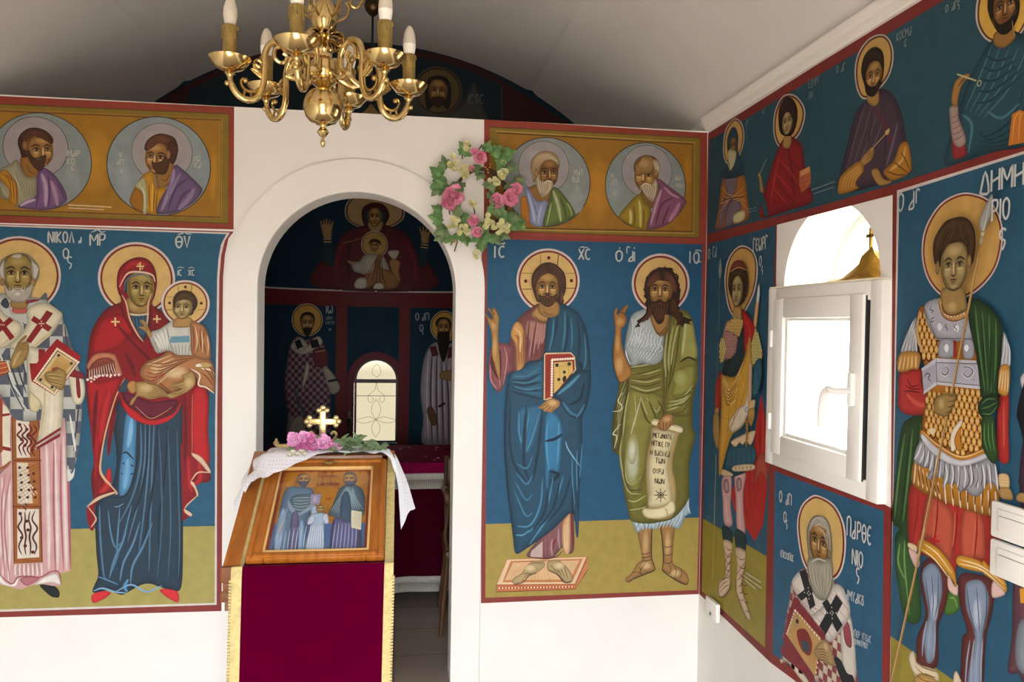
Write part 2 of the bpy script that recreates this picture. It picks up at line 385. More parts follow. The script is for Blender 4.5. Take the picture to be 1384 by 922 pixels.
class Painter:
    def __init__(s, canvas, thing, lift=.0012, gain=None):
        s.c = Canvas(canvas); s.thing = thing; s.l = lift; s.gain = gain or PGAIN; s.parts = {}; s.order = []
        s.o = (0., 0., 1.); s.cur = None; s.fig = None; s.base = lift
    # --- part bookkeeping
    def part(s, key, name, parent=None, label=None):
        s.parts[key] = dict(v=[], f=[], c=[], name=name, parent=parent, label=label); s.order.append(key); s.cur = key
    def use(s, key): s.cur = key
    def col(s, h): return tuple(x*s.gain for x in hexc(h))
    # --- coordinates
    def P(s, x, y): ox, oy, k = s.o; return s.c.pt(ox+x/k, oy+y/k)
    def pts(s, nums): return [s.P(nums[i], nums[i+1]) for i in range(0, len(nums)-1, 2)]
    def scale(s, x, y):
        a = s.P(x, y-.5); b = s.P(x, y+.5); return math.hypot(a[0]-b[0], a[1]-b[1])
    # --- raw geometry
    def emit(s, ab, faces, cols, lifts=None):
        d = s.parts[s.cur]; n = len(d['v']); s.l += LSTEP*(4 if s.c.kind in ('apse', 'conch') else 1)
        d['v'] += [s.c.at(a, b, s.l+(lifts[i] if lifts else 0)) for i, (a, b) in enumerate(ab)]
        for f in faces:
            d['f'].append([n+i for i in f]); d['c'] += [cols[i] for i in f]
    def fill(s, ab, col):
        if len(ab) < 3: return
        if s.c.kind in ('apse', 'conch'): return s.fill_curved(ab, col)
        tr = tessellate_polygon([[Vector((a, b, 0)) for a, b in ab]])
        s.emit(ab, tr, [col]*len(ab))
    def fill_curved(s, ab, col):
        bm = bmesh.new(); vs = [bm.verts.new((a, b, 0)) for a, b in ab]
        for t in tessellate_polygon([[v.co.copy() for v in vs]]):
            try: bm.faces.new([vs[i] for i in t])
            except ValueError: pass
        for _ in range(6):
            es = [e for e in bm.edges if e.calc_length() > .024]
            if not es: break
            bmesh.ops.subdivide_edges(bm, edges=es, cuts=1); bmesh.ops.triangulate(bm, faces=bm.faces[:])
        bm.verts.index_update()
        s.emit([(v.co.x, v.co.y) for v in bm.verts], [[v.index for v in f.verts] for f in bm.faces], [col]*len(bm.verts)); bm.free()
        s.l += 2e-4 if s.c.kind == 'x' else 0
    def stroke(s, ab, w, col, edge=None, taper=True):
        P = [Vector((a, b)) for a, b in ab]
        if len(P) < 2: return
        vs, cs, fs = [], [], []; e = edge or col; k3 = edge is not None; N = len(P)
        for i, p in enumerate(P):
            t = P[min(i+1, N-1)]-P[max(i-1, 0)]
            if t.length < 1e-9: t = Vector((1, 0))
            t.normalize(); nn = Vector((-t.y, t.x)); u = i/(N-1)
            ww = w*.5*((.25+.75*math.sin(math.pi*min(max(u, .0), 1))**.5) if taper else 1)
            if k3: vs += [p+nn*ww, p, p-nn*ww]; cs += [e, col, e]
            else: vs += [p+nn*ww, p-nn*ww]; cs += [col, col]
        m_ = 3 if k3 else 2
        for i in range(N-1):
            for j in range(m_-1): fs.append((i*m_+j, i*m_+j+1, (i+1)*m_+j+1, (i+1)*m_+j))
        s.emit([tuple(v) for v in vs], fs, cs)
    def model(s, ab, col):   # the icon painter's darker contour that fades inwards along a garment's edge
        P = [Vector(a) for a in ab]; n = len(P); A = sum(P[i-1].x*P[i].y-P[i].x*P[i-1].y for i in range(n))/2
        per = sum((P[i]-P[i-1]).length for i in range(n)); w = min(.6*abs(A)/per, .03)
        if w < .003: return
        dk = tuple(x*.42 for x in col); vs, cs, fs = [], [], []; sg = 1 if A > 0 else -1
        for i, p_ in enumerate(P):
            t = P[(i+1) % n]-P[i-1]
            if t.length < 1e-9: t = Vector((1, 0))
            t.normalize(); nn = Vector((-t.y, t.x))*sg
            wi = w
            for _ in range(5):
                if inside(tuple(p_+nn*wi*1.3), ab) and inside(tuple(p_+nn*wi*.5), ab): break
                wi *= .5
            else: wi = 0
            for f_, k_ in ((0, 1), (.3, .55), (1, 0)):
                v = p_+nn*(wi*f_); vs.append((v.x, v.y)); cs.append(tuple(a+(b-a)*k_ for a, b in zip(col, dk)))
        for i in range(n):
            j = (i+1) % n
            for m_ in (0, 1): fs.append((i*3+m_, i*3+m_+1, j*3+m_+1, j*3+m_))
        s.emit(vs, fs, cs, [(k//3 % 23)*2.5e-6 for k in range(len(vs))])
        s.l += LSTEP*1.5
    def ell(s, c, rx, ry, n=28, rot=0.):
        ca, sa = math.cos(rot), math.sin(rot)
        return [(c[0]+rx*math.cos(2*math.pi*i/n)*ca-ry*math.sin(2*math.pi*i/n)*sa, c[1]+rx*math.cos(2*math.pi*i/n)*sa+ry*math.sin(2*math.pi*i/n)*ca) for i in range(n)]
    def blob(s, c, rx, ry, col, edge, rot=0., n=18):
        mid = tuple((a+b)/2 for a, b in zip(col, edge))
        r1 = s.ell(c, rx*.55, ry*.55, n, rot); r2 = s.ell(c, rx, ry, n, rot)
        vs = [c]+r1+r2; cs = [col]+[tuple(.65*a+.35*b for a, b in zip(col, edge))]*n+[edge]*n
        fs = []
        for i in range(n):
            j = (i+1) % n; fs += [(0, 1+i, 1+j), (1+i, 1+n+i, 1+n+j, 1+j)]
        s.emit(vs, fs, cs)
    # --- lettering
    def text(s, txt, x, y, h, w, col, dx=0., dy=0., cond=1.):
        """letters h tall from top-left (x,y); the line runs along (dx,dy) slope in trace units"""
        c0 = s.P(x, y); k = s.scale(x, y); c1 = s.P(x+10, y+dy*10)
        ax = Vector((c1[0]-c0[0], c1[1]-c0[1])).normalized(); dn = Vector((0, -1)); cur = 0.
        for ch in txt:
            if ch == ' ': cur += .4; continue
            wd, st = G[ch]
            for q in st.split('|'):
                v = [float(t) for t in q.split()]
                pp = [Vector(c0)+ax*((cur+v[i]*cond)*h*k)+dn*(v[i+1]*h*k) for i in range(0, len(v), 2)]
                if len(pp) > 3: pp = spline(pp, 3)
                s.stroke([tuple(p) for p in pp], w*k, col, taper=False)
            cur += wd*cond+.17
    # --- a painted face: centre, height hairline to chin, turn -1..1, tilt
    def face(s, x, y, h, turn=0., tilt=0., tone='n', wr=.74):
        k = s.scale(x, y); c = s.P(x, y); H = h*k; ct, st = math.cos(tilt), math.sin(tilt)
        sk = {'n': ('6b4a22', '9a6f38', 'c39a5c', 'e0bd85'), 'd': ('4d331a', '7a532a', 'a37640', 'c79a62'), 'o': ('6a5526', '97803f', 'b39c5c', 'd0b97e'), 'p': ('6e5c34', 'a08a58', 'c2ab78', 'd8c596')}[tone]
        k0, k1, k2, k3 = [s.col(q) for q in sk]; dk = s.col('2a1a10'); red = s.col('8a4030')
        def L(u, v, feat=True):
            if feat: u = u*(1-.28*turn*(1 if u > 0 else -1))+turn*.12
            u *= wr/.74
            return (c[0]+H*(u*ct+v*st), c[1]-H*(v*ct-u*st))
        egg = [(0, -.52), (.22, -.47), (.35, -.28), (.37, 0), (.33, .2), (.2, .42), (0, .51), (-.2, .42), (-.33, .2), (-.37, 0), (-.35, -.28), (-.22, -.47)]
        s.fill([tuple(p) for p in spline([L(u, v, False) for u, v in egg], 3, True)], k0)
        s.fill([tuple(p) for p in spline([L(u*.86+turn*.05, v*.93-.01, False) for u, v in egg], 3, True)], k1)
        B = lambda u, v, a, b, q, e: s.blob(L(u, v), a*H*wr/.74, b*H, q, e)
        for g in (-1, 1): s.stroke([tuple(p) for p in spline([L(g*.33, -.3, False), L(g*.33, 0, False), L(g*.27, .25, False), L(g*.12, .45, False)], 3)], .13*H, k0, k1)
        B(0, -.33, .24, .13, k2, k1)
        for g in (-1, 1): B(g*.18, .11, .11, .12, k2, k1)
        B(0, .41, .1, .06, k2, k1)
        for g in (-1, 1): B(g*.16, -.07, .13, .09, k0, k1)
        for g in (-1, 1): B(g*.17, .05, .09, .035, k3, k2)
        S = lambda uv, w, q: s.stroke([tuple(p) for p in spline([L(*t) for t in uv], 3)], w*H, q)
        far = lambda g: 1 if g*turn <= 0 else max(.5, 1-.5*abs(turn))
        for g in (-1, 1):
            e = [L(g*.085, -.04), L(g*.16, -.075), L(g*.24, -.035), L(g*.16, -.008)]
            s.fill([tuple(p) for p in spline(e, 3, True)], s.col('b09a70'))
            s.fill(s.ell(L(g*.16+turn*.015, -.045), .04*H*far(g), .042*H, 12), dk)
            S([(g*.06, -.03), (g*.16, -.095), (g*.27, -.03)], .028, dk)
            S([(g*.08, -.02), (g*.17, .02), (g*.25, -.01)], .016, k0)
            S([(g*.055, -.13), (g*.16, -.19), (g*.3, -.12)], .04, dk)
        sd = 1 if turn <= 0 else -1
        S([(sd*.06, -.13), (sd*.045, -.02), (sd*.05, .1), (sd*.075, .16)], .03, k0)
        S([(0, -.1), (0, .05), (0, .15)], .055, k3)
        S([(-.075, .165), (0, .2), (.075, .165)], .028, dk)
        S([(-.1, .285), (0, .272), (.1, .285)], .03, s.col('5a2a1c'))
        S([(-.06, .315), (0, .325), (.06, .315)], .03, red)
        S([(-.05, .365), (0, .375), (.05, .365)], .02, k0)
        s.stroke([tuple(p) for p in spline([L(u, v, False) for u, v in egg[3:10]], 3)], .018*H, s.col('3a2614'))
    # --- trace script
    def run(s, src):
        for ln in src.strip().split('\n'):
            ln = ln.split('#')[0].strip()
            if not ln: continue
            t = ln.split(); c = t[0]
            if c[0] == '@': s.o = (float(c[1:]), float(t[1]), float(t[2])); continue
            if c[0] == '=':
                if c == '=.': s.use(s.fig)
                else:
                    nm = c[1:].lstrip('+'); key = s.fig+'/'+nm
                    if key in s.parts and len(t) == 1 and c[1] != '+': s.use(key)
                    else: s.part(key+(str(len(s.order)) if key in s.parts else ''), nm, s.fig, ' '.join(t[1:]) or None)
                continue
            if c == 't' and s.parts[s.cur]['name'] == 'inscription' and s.parts[s.cur]['v']: s.part('ins%d' % len(s.order), 'inscription')
            if c == 't':   # t col h w x y slope cond text
                s.text(t[8].replace('_', ' '), float(t[4]), float(t[5]), float(t[2]), float(t[3])*1.0, s.col(t[1]), dy=float(t[6]), cond=float(t[7])); continue
            if c == 'H':
                v = [float(q) for q in t[1:6]]; s.face(v[0], v[1], v[2], v[3], v[4], t[6] if len(t) > 6 else 'n', float(t[7]) if len(t) > 7 else .74); continue
            if c == 'i':   # i col w n edge A.. / B..
                nn = int(t[3]); ed = None if t[4] == '-' else s.col(t[4]); sl = t.index('/')
                A = [float(q) for q in t[5:sl]]; Bq = [float(q) for q in t[sl+1:]]
                for i in range(nn):
                    u = i/(nn-1) if nn > 1 else .5
                    q = [a+(b-a)*u for a, b in zip(A, Bq)]
                    s.stroke([tuple(p) for p in spline(s.pts(q), 4)], float(t[2])*s.scale(q[0], q[1]), s.col(t[1]), ed)
                continue
            col = s.col(t[1])
            if c in ('F', 'f'):
                p = s.pts([float(q) for q in t[2:]])
                q_ = [tuple(q) for q in spline(p, 4, True)] if c == 'F' else p
                s.fill(q_, col)
                if c == 'F' and s.fig and s.parts[s.cur]['name'] not in ('halo', 'book', 'stole', 'footstool'): s.model(q_, col)
            elif c in ('s', 'l'):
                v = [float(q) for q in t[3:]]; p = s.pts(v)
                s.stroke([tuple(q) for q in spline(p, 5)] if c == 's' else p, float(t[2])*s.scale(v[0], v[1]), col, taper=(c == 's'))
            elif c == 'g':
                v = [float(q) for q in t[4:]]; s.stroke([tuple(q) for q in spline(s.pts(v), 5)], float(t[3])*s.scale(v[0], v[1]), col, s.col(t[2]))
            elif c == 'b':
                v = [float(q) for q in t[3:]]; k = s.scale(v[0], v[1]); s.blob(s.P(v[0], v[1]), v[2]*k, v[3]*k, col, s.col(t[2]), math.radians(v[4]) if len(v) > 4 else 0)
            elif c == 'd':
                v = [float(q) for q in t[2:]]; k = s.scale(v[0], v[1]); s.fill(s.ell(s.P(v[0], v[1]), v[2]*k, (v[3] if len(v) > 3 else v[2])*k, 40), col)
            elif c == 'o':
                v = [float(q) for q in t[3:]]; k = s.scale(v[0], v[1]); e = s.ell(s.P(v[0], v[1]), v[2]*k, v[2]*k, 48); s.stroke(e+[e[0]], float(t[2])*k, col, taper=False)
            elif c == 'k':   # checker: k col2 size offx offy poly
                v = [float(q) for q in t[2:]]; p = [tuple(q) for q in spline(s.pts(v[3:]), 4, True)]; z = v[0]*s.scale(v[3], v[4])
                x0, x1 = min(q[0] for q in p), max(q[0] for q in p); y0, y1 = min(q[1] for q in p), max(q[1] for q in p); s.l += LSTEP; keep = s.l
                for i in range(int((x1-x0)/z)+1):
                    for j in range(int((y1-y0)/z)+1):
                        if (i+j) % 2:
                            s.l = keep; s.fill(clip(p, x0+i*z, y0+j*z, x0+(i+1)*z, y0+(j+1)*z), col)
            elif c == 'a':   # scales: a col light dark size poly
                v = [float(q) for q in t[4:]]; p = s.pts(v[1:]); z = v[0]*s.scale(v[1], v[2]); li, dk = s.col(t[2]), s.col(t[3])
                x0, x1 = min(q[0] for q in p), max(q[0] for q in p); y0, y1 = min(q[1] for q in p), max(q[1] for q in p)
                j = 0; y = y1; k2 = s.l
                while y > y0:
                    x = x0+(z*.5 if j % 2 else 0); s.l += LSTEP*.5
                    while x < x1:
                        if inside((x, y), p):
                            s.fill(s.ell((x, y), z*.55, z*.72, 12), dk); s.blob((x-z*.05, y+z*.1), z*.42, z*.58, li, col, n=10); s.l -= LSTEP*2
                        x += z
                    y -= z*.9; j += 1
                s.l += LSTEP*6
            elif c == 'x':   # scattered dots along a line: x col r n pts
                v = [float(q) for q in t[4:]]; p = spline(s.pts(v), 8); k = s.scale(v[0], v[1]); n_ = int(t[3])
                L_ = [0]
                for a, b in zip(p, p[1:]): L_.append(L_[-1]+(Vector(b)-Vector(a)).length)
                for q in range(n_):
                    d_ = L_[-1]*q/max(n_-1, 1); j = max(i for i in range(len(L_)) if L_[i] <= d_+1e-9); j = min(j, len(p)-2)
                    u = (d_-L_[j])/max(L_[j+1]-L_[j], 1e-9); w_ = Vector(p[j]).lerp(Vector(p[j+1]), u)
                    s.fill(s.ell(tuple(w_), float(t[2])*k, float(t[2])*k, 8), col); s.l -= LSTEP
                s.l += LSTEP
            else: raise ValueError(ln)
    def figure(s, key, name, label, src, lift=None):
        s.l = s.base+(lift or .0006); key = 'fig_'+key; s.fig = key; s.part(key, name, None, label); s.run(src)
    def build(s):
        made = {}
        for k in s.order:
            d = s.parts[k]
            if not d['v'] and not any(s.parts[q]['parent'] == k for q in s.order): continue
            me = bpy.data.meshes.new(d['name']); me.from_pydata(d['v'], [], d['f'])
            me.polygons.foreach_set('use_smooth', [False]*len(me.polygons))
            at = me.color_attributes.new('paint', 'FLOAT_COLOR', 'CORNER'); buf = []
            for c in d['c']: buf += [c[0], c[1], c[2], 1.]
            at.data.foreach_set('color', buf)
            o = link(d['name'], me, PAINT, made[d['parent']] if d['parent'] else s.thing, True, d['label']); made[k] = o
# ------------------------------------------------------------------ murals on the chancel wall
def mural(canvas, name, label, cat, loc, group=None, lift=.0012):
    return Painter(canvas, empty(name, loc, label, cat, group), lift)
# ---- left: framed band with two roundels
p = mural('front', 'roundel_mural', 'gold wall panel of two roundels with dark-bearded men, left of the archway', 'mural', (-1.2, 0, 1.88))
p.part('b', 'border'); p.run('''
@0 100 3.841
f 98402e -480 92 1216 172 1213 808 -480 760''')
p.part('g', 'gold_field'); p.run('''
@0 100 3.841
f 8a7224 -480 136 1188 208 1186 776 -480 716
l 5a4522 5 -480 136 1188 208 1186 776 -480 716
f a9822b -480 160 1156 232 1150 752 -480 696
l 7a4a22 9 -480 172 1148 240 1143 745 -480 690
f a6761e -480 178 1138 246 1134 738 -480 682
b c28e26 a6761e 500 460 90 190
b c08a24 a6761e 1108 520 22 180
l e0c8a0 6 356 680 580 692
l d8c0a0 5 356 696 540 705''')
p.figure('m', 'painted_roundel', 'roundel of a dark-haired man in a purple mantle looking right', '''
@0 140 6.147
d 3a3530 335 482 407
d 8c9696 335 482 400
b 9aa0a2 8c9696 600 600 80 150
=halo
d 443a38 298 365 256
d a69d9e 298 365 251
b b2a9aa a69d9e 210 260 90 80
=robe
F 9a6a30 190 430 170 500 215 610 320 630 345 540 300 480
s 6a4520 8 220 500 245 560 290 590
F a5a082 0 560 90 500 150 470 215 600 310 622 300 780 200 870 130 850 60 800 0 760
i 6f6a4e 9 5 b0aa8c 130 560 180 700 215 800 / 260 650 270 720 260 800
i d8d4b8 7 3 a5a082 110 560 140 640 170 720 / 0 660 40 740 70 790
F c48a24 0 570 60 555 110 620 145 680 148 840 80 812 78 720 0 625
i 7a4a18 8 3 - 10 580 80 640 100 810 / 60 570 135 670 140 830
F 7c5a86 310 600 362 530 480 620 562 790 480 862 390 886 290 884 150 855 300 770
g c3aabb 7c5a86 55 350 580 385 700 380 860
g b895a8 7c5a86 60 425 640 460 740 480 850
g 4c3058 7c5a86 22 400 590 415 720 405 870
g 4c3058 7c5a86 22 480 660 520 740 540 800
g 4c3058 7c5a86 20 312 640 318 760 300 870
g cfc0cc 7c5a86 40 170 850 240 815 300 800
=head
F 4b2a1c 150 330 165 270 230 212 310 203 390 232 442 290 442 335 425 365 410 420 330 420 235 440 190 450 170 400
H 335 395 270 .75 .05 n
F 50301c 225 395 250 395 262 425 300 455 345 440 388 432 372 520 335 562 290 535 245 470
b 5a5238 50301c 325 462 26 14
F 4b2a1c 215 300 260 270 330 285 400 320 435 340 442 290 390 232 310 203 230 212 165 270
i 7c4c30 7 5 4b2a1c 190 300 250 240 330 235 400 270 / 220 320 280 285 350 290 420 320
b a57848 6b4a22 212 350 22 40
''')
p.figure('l', 'painted_roundel', 'roundel of a brown-bearded man in an ochre and violet robe looking down left', '''
@140 150 6.144
d 3a3530 462 460 415
d 8f9a9c 462 460 407
b a0a8aa 8f9a9c 165 520 80 150
=halo
d 4a403c 487 345 243
d a8a0a0 487 345 239
b b4abab a8a0a0 440 220 90 60
=robe
F 9a7038 440 480 440 600 470 650 560 600 590 470 545 420
s 6a4820 8 470 560 520 580 550 520
F c79022 220 770 262 630 330 530 420 490 430 580 450 640 520 640 480 850 350 845
F a87018 220 770 262 640 330 690 330 840
i 7a5010 8 4 - 380 590 380 720 390 840 / 450 660 440 760 430 850
g e8b848 c79022 24 410 600 405 720 400 840
F b3b284 262 625 300 575 345 560 365 690 360 845 325 840 330 690
g d5d3ae b3b284 22 300 610 340 690 345 830
F 705a80 590 455 640 470 720 540 790 610 822 660 760 750 640 830 540 856 440 850 470 740 540 620
g a898b2 705a80 50 590 480 560 640 480 830
g 493858 705a80 30 700 560 600 650 530 840
g 493858 705a80 26 760 640 660 700 600 830
g 9c86a8 705a80 60 760 640 700 740 620 820
g 9a8aa8 705a80 36 640 520 590 610 540 720
=head
F 4f2c1c 342 300 370 240 440 195 510 192 590 225 620 300 612 380 585 440 560 420 530 350 400 330 350 330
H 450 395 255 -.75 -.05 n
F 54341e 400 420 430 430 470 425 500 400 525 350 545 400 548 450 520 520 470 528 425 495
F 5c3622 342 300 370 240 440 195 510 192 590 225 540 260 460 270 420 300 360 330
i 84543a 7 5 5c3622 360 300 400 240 470 215 560 240 / 370 320 430 285 480 265 560 270
F 4f2c1c 530 330 560 250 620 300 612 380 585 440 555 430 545 390
b b08a5c 7a532a 540 365 18 38
''')
p.part('i', 'inscription'); p.run('''
@0 140 6.147
t c8c0b0 50 7 565 390 .02 1 MAR
t c8c0b0 50 7 565 455 .02 1 KO
t c8c0b0 40 7 600 515 .02 1 C
@140 150 6.144
t c4beb0 34 6 135 350 .02 1 O
t c4beb0 40 6 115 405 .02 1 AGI
t c4beb0 34 6 145 480 .02 1 O
t c4beb0 44 6 750 375 .02 1 LO
t c4beb0 44 6 760 430 .02 1 KA''')
p.build()
# ---- left: tall blue mural with bishop and mother
p = mural('front', 'saints_mural', 'tall blue wall mural left of the archway, bishop beside mother holding a child', 'mural', (-1.2, 0, .27), lift=.0006)
p.part('b', 'border'); p.run('''
@0 0 1
f 8e3a34 -150 298 0 303 316 313 309 322 304 345 301.5 375 301 420 300.5 560 300.5 826 0 834.5 -150 838
f e2d8d0 -150 299 0 304 311 314.5 304 325 299 345 296.5 375 296 420 293.5 560 293 817.5 0 827 -150 831''')
p.part('k', 'blue_background'); p.run('''
@0 0 1
f 285e7a -150 301 0 306 306 316.5 299 330 295.5 348 293.5 375 293 420 291 560 290.5 711 0 717 -150 720''')
p.part('o', 'olive_ground'); p.run('''
@0 0 1
f b0a25c -150 720 0 717 290.5 711 290 815 0 824 -150 828''')
p.figure('n', 'painted_bishop', 'white-bearded bishop in chequered vestments holding a red book', '''
@0 310 8
=halo
d d9c8c2 212 495 420
d 7a2e22 212 495 398
d dcb873 212 495 376
=.
@0 725 8
F 23272c 430 530 520 524 600 542 645 600 640 655 600 662 540 640
@0 0 1
f d8a8a6 -40 560 60 560 88 565 92 640 94 720 95.5 771 90 773 79 775 83 791 72 792 55 789 40 792 28 797 10 792 -40 785
@0 640 8
i f0e2dc 60 3 d8a8a6 500 -400 520 200 530 640 530 1040 / 690 -400 700 200 712 640 722 1040
i a85a6c 24 2 c98a92 585 -330 582 300 602 1080 / 660 -330 660 300 690 1060
s b06470 26 735 -300 748 400 765 1040
i f4e8e4 50 4 d8a8a6 -150 0 -60 300 -30 700 -100 1100 / 110 60 100 400 110 800 90 1160
i a85a6c 20 5 d8a8a6 -120 0 -100 300 -80 700 -100 1100 / 120 0 60 350 60 700 110 1150
@0 725 8
F f6ece6 380 520 480 440 600 400 640 440 655 520 560 500 450 515
F f6ece6 0 420 60 490 130 520 190 440 210 440 180 530 100 540 0 500
F c07880 220 460 330 430 430 450 350 510 280 530
s 9a4858 14 0 400 60 470 140 510 200 440 320 430 440 440 560 380 640 390 668 530
=stole
@0 0 1
f a2602e 16 563 53 566 58 760 19 762
l 6a3014 1.2 16.5 563 19.5 761
l 6a3014 1.2 53 566 57.5 760
f e8dccb 22 568 50 571 51 618 23 619
f e2d2b4 23 625 52 626 52 680 24 681
f e8dccb 23.5 688 53 688 53.5 753 24 755
f a2602e 40 568 51 571 51 618 41 618
f b07038 38 626 52 626 52 680 45 681
i 6a2018 2.6 4 - 25 572 30 580 24 588 32 596 26 604 30 616 / 46 574 50 582 43 590 49 598 43 608 48 616
x 6a2018 2.4 6 27 574 42 586 28 596 44 608
i f4ece0 1.4 7 - 24 630 38 650 51 668 / 24 672 36 690 30 681
i 5a2a18 2 9 - 24 640 52 627 / 24 681 52 660
x 5a2418 2 5 27 632 30 655 27 672
x 5a2418 2 5 38 632 40 655 38 672
x 5a2418 2 4 46 640 48 672
i 5a2a20 2.4 4 - 27 692 30 702 25 712 31 724 26 738 30 750 / 48 690 44 702 51 714 45 726 50 738 47 750
x 5a2418 2.4 6 28 694 40 712 29 730 45 746
l 7a3a18 1.4 17 622 57 622
l 7a3a18 1.4 17 684.5 57 684.5
i f6eee8 1.7 7 - 22 762 21 770 22 779 / 56 760 57 770 57 778
i 8a3848 1.2 6 - 25 763 25 776 / 52 762 54 776
=sleeve
@0 530 8
F c48a8a -40 60 40 80 100 180 120 330 125 640 120 760 60 830 -60 860
f ece0c8 40 130 110 180 120 220 115 560 125 640 125 740 30 800 20 640
f 8a2a24 30 235 115 225 115 250 30 265
f 8a2a24 22 580 120 600 125 640 20 620
f 9a4a24 -40 60 30 70 35 640 -40 700
s a2602e 26 -40 850 60 800 125 740
=chasuble
@0 0 1
F c4c4bc -20 405 55 403 66 408 80 420 87 434 93 452 99 472 105 492 111 508 115 522 112 548 110 580 107 606 103 625 97 638 92 650 90 610 87 560 62 566 45 569 30 569 16 561 2 534 -20 520
k 59606c 16.5 -20 405 55 403 66 408 80 420 87 434 93 452 99 472 105 492 111 508 115 522 112 548 110 580 107 606 103 625 97 638 92 650 90 610 87 560 62 566 45 569 30 569 16 561 2 534 -20 520
F e6e6e0 92 628 97 640 102 632 100 645 92 650
i d8dad4 3 3 - 10 500 20 530 40 558 / -5 470 12 500 22 520
i 3c424c 2.2 4 - 4 480 16 520 34 556 / 30 480 34 500 38 520
s 3c424c 2 108 520 106 560 100 610
s e4e4de 3 95 560 100 590 103 610
s 3c424c 2 88 440 92 470 96 500
=omophorion
@0 420 8
F e2d6b6 -160 -60 -20 -60 60 40 235 140 230 260 110 380 0 408 -160 380
F e4d9ba 300 -20 480 -90 620 -20 684 60 570 250 470 330 400 395 330 410 150 415 110 372 225 262 300 130
g c8b078 e4d9ba 40 560 240 440 330 380 390
g c8b078 e4d9ba 34 0 400 80 330 200 230
f 8a1f22 512 -5 582 28 338 356 288 322
f 8a1f22 372 55 342 105 530 228 572 180
f 8a1f22 -60 80 -20 40 165 285 118 322
f 8a1f22 112 68 154 106 -10 250 -50 206
x e8d0b0 7 4 430 140 480 140
x e8d0b0 7 3 455 115 455 165
x e8d0b0 7 3 10 150 50 155
@0 0 1
F e6dcc0 38 471 50 470 62 474 84 500 87 530 86 560 85 577 83 583 70 592 61 601 50 608 49 604 54 580 57 550 50 556 42 554 39 540 37 500
F dccfa4 41 530 48 534 57 545 52 556 44 556 40 548
f 8a2430 50 598 83 577 83 581 50 602
f 8a2430 50 604 83 585 82 590 50 608
g c4ae7a e6dcc0 4 62 520 60 560 54 590
g f2ecdc e6dcc0 6 72 520 71 560 68 585
F e6dcc0 93 504 108 503 114 512 116 530 112 544 105 547 99 542 96 525
F 8a2430 104 508 108 512 110 535 106 537 104 525
F 8a2430 92 502 100 500 112 504 115 512 106 511 94 508
f 8a1f22 53 472 62 472 61 490 48 506 42 502 41 491 53 491
=book
@0 420 8
f a01c22 625 303 880 488 868 560 600 918 350 762 335 652 520 420
f d8c08c 625 400 862 552 596 908 372 755
l f0e4c8 13 626 408 858 554 598 900 378 756 626 408
l 6a1a1c 8 632 432 830 566 590 870 410 740 632 432
x fff4dc 9 14 626 408 378 756
x fff4dc 9 10 626 408 858 554
x fff4dc 9 9 378 756 598 900
f d0a860 650 470 800 570 600 820 450 730
i 9a6a28 6 8 - 620 540 560 640 520 700 / 780 560 700 650 640 700
x 3a3a40 17 2 642 482 780 570
x 3a3a40 17 2 448 745 572 826
b b0584c 7c2020 620 645 48 36
=hands
@0 420 8
F a8884e 125 520 170 420 200 350 240 300 290 262 298 290 240 345 310 330 322 400 320 450 290 520 240 590 150 630 118 590
i 6a4a20 5 5 - 190 380 240 330 290 275 / 180 440 260 420 318 410
g d0b47c a8884e 40 150 600 190 500 240 430
F b5552e -100 560 60 545 100 550 118 600 130 640 60 690 -100 730
i e0b878 14 3 b5552e -100 590 40 565 95 560 / -100 700 60 665 110 640
x f8ecd8 9 9 90 550 120 650
F a8884e 490 690 530 655 590 650 640 620 700 640 730 680 720 760 690 850 640 850 560 800 510 750
i 6a4a20 6 5 - 490 690 580 700 690 720 / 530 780 600 800 690 830
i d4ba84 10 4 a8884e 510 690 590 690 690 700 / 540 780 620 800 680 820
=head
@0 310 8
F d8ccc8 110 790 200 800 295 770 300 900 220 920 130 910
F c05a50 150 850 290 850 290 905 160 905
F a8824a 140 760 290 740 300 850 140 850
f 8a1f22 290 790 435 752 432 772 290 808
f 8a1f22 290 770 400 755 400 762 290 785
F 3c4350 20 800 70 740 110 800 100 850 60 850
F a49c8e 10 400 40 320 150 268 280 262 370 320 425 400 432 470 405 560 350 580 60 580 20 500
H 206 490 430 0 0 o .72
F c0b6a6 140 300 165 275 235 270 250 300 200 320
F a59c90 352 330 400 370 430 440 420 520 380 560 350 470
F a59c90 62 330 20 390 10 470 30 540 70 560 68 470
i d6cec2 6 5 - 362 360 385 440 375 540 / 400 380 425 440 400 530
i d6cec2 6 4 - 55 350 40 440 60 540 / 20 400 20 470 40 530
b b08c58 7a5a2c 372 575 26 44
b b08c58 7a5a2c 40 572 24 42
F b4aa9c 62 590 100 650 150 655 200 625 265 655 320 620 372 590 350 715 285 782 190 792 108 752 68 690
i ddd6ca 8 9 b4aa9c 80 620 110 700 150 770 / 360 620 310 700 260 770
i 8a8074 4 8 - 95 640 125 720 165 780 / 345 640 300 710 245 775
F d2cabd 130 690 160 650 205 640 255 650 285 690 250 670 205 660 160 675
s 5a4a3a 9 165 660 205 650 245 660
b e4ded2 b4aa9c 205 700 40 26
''')
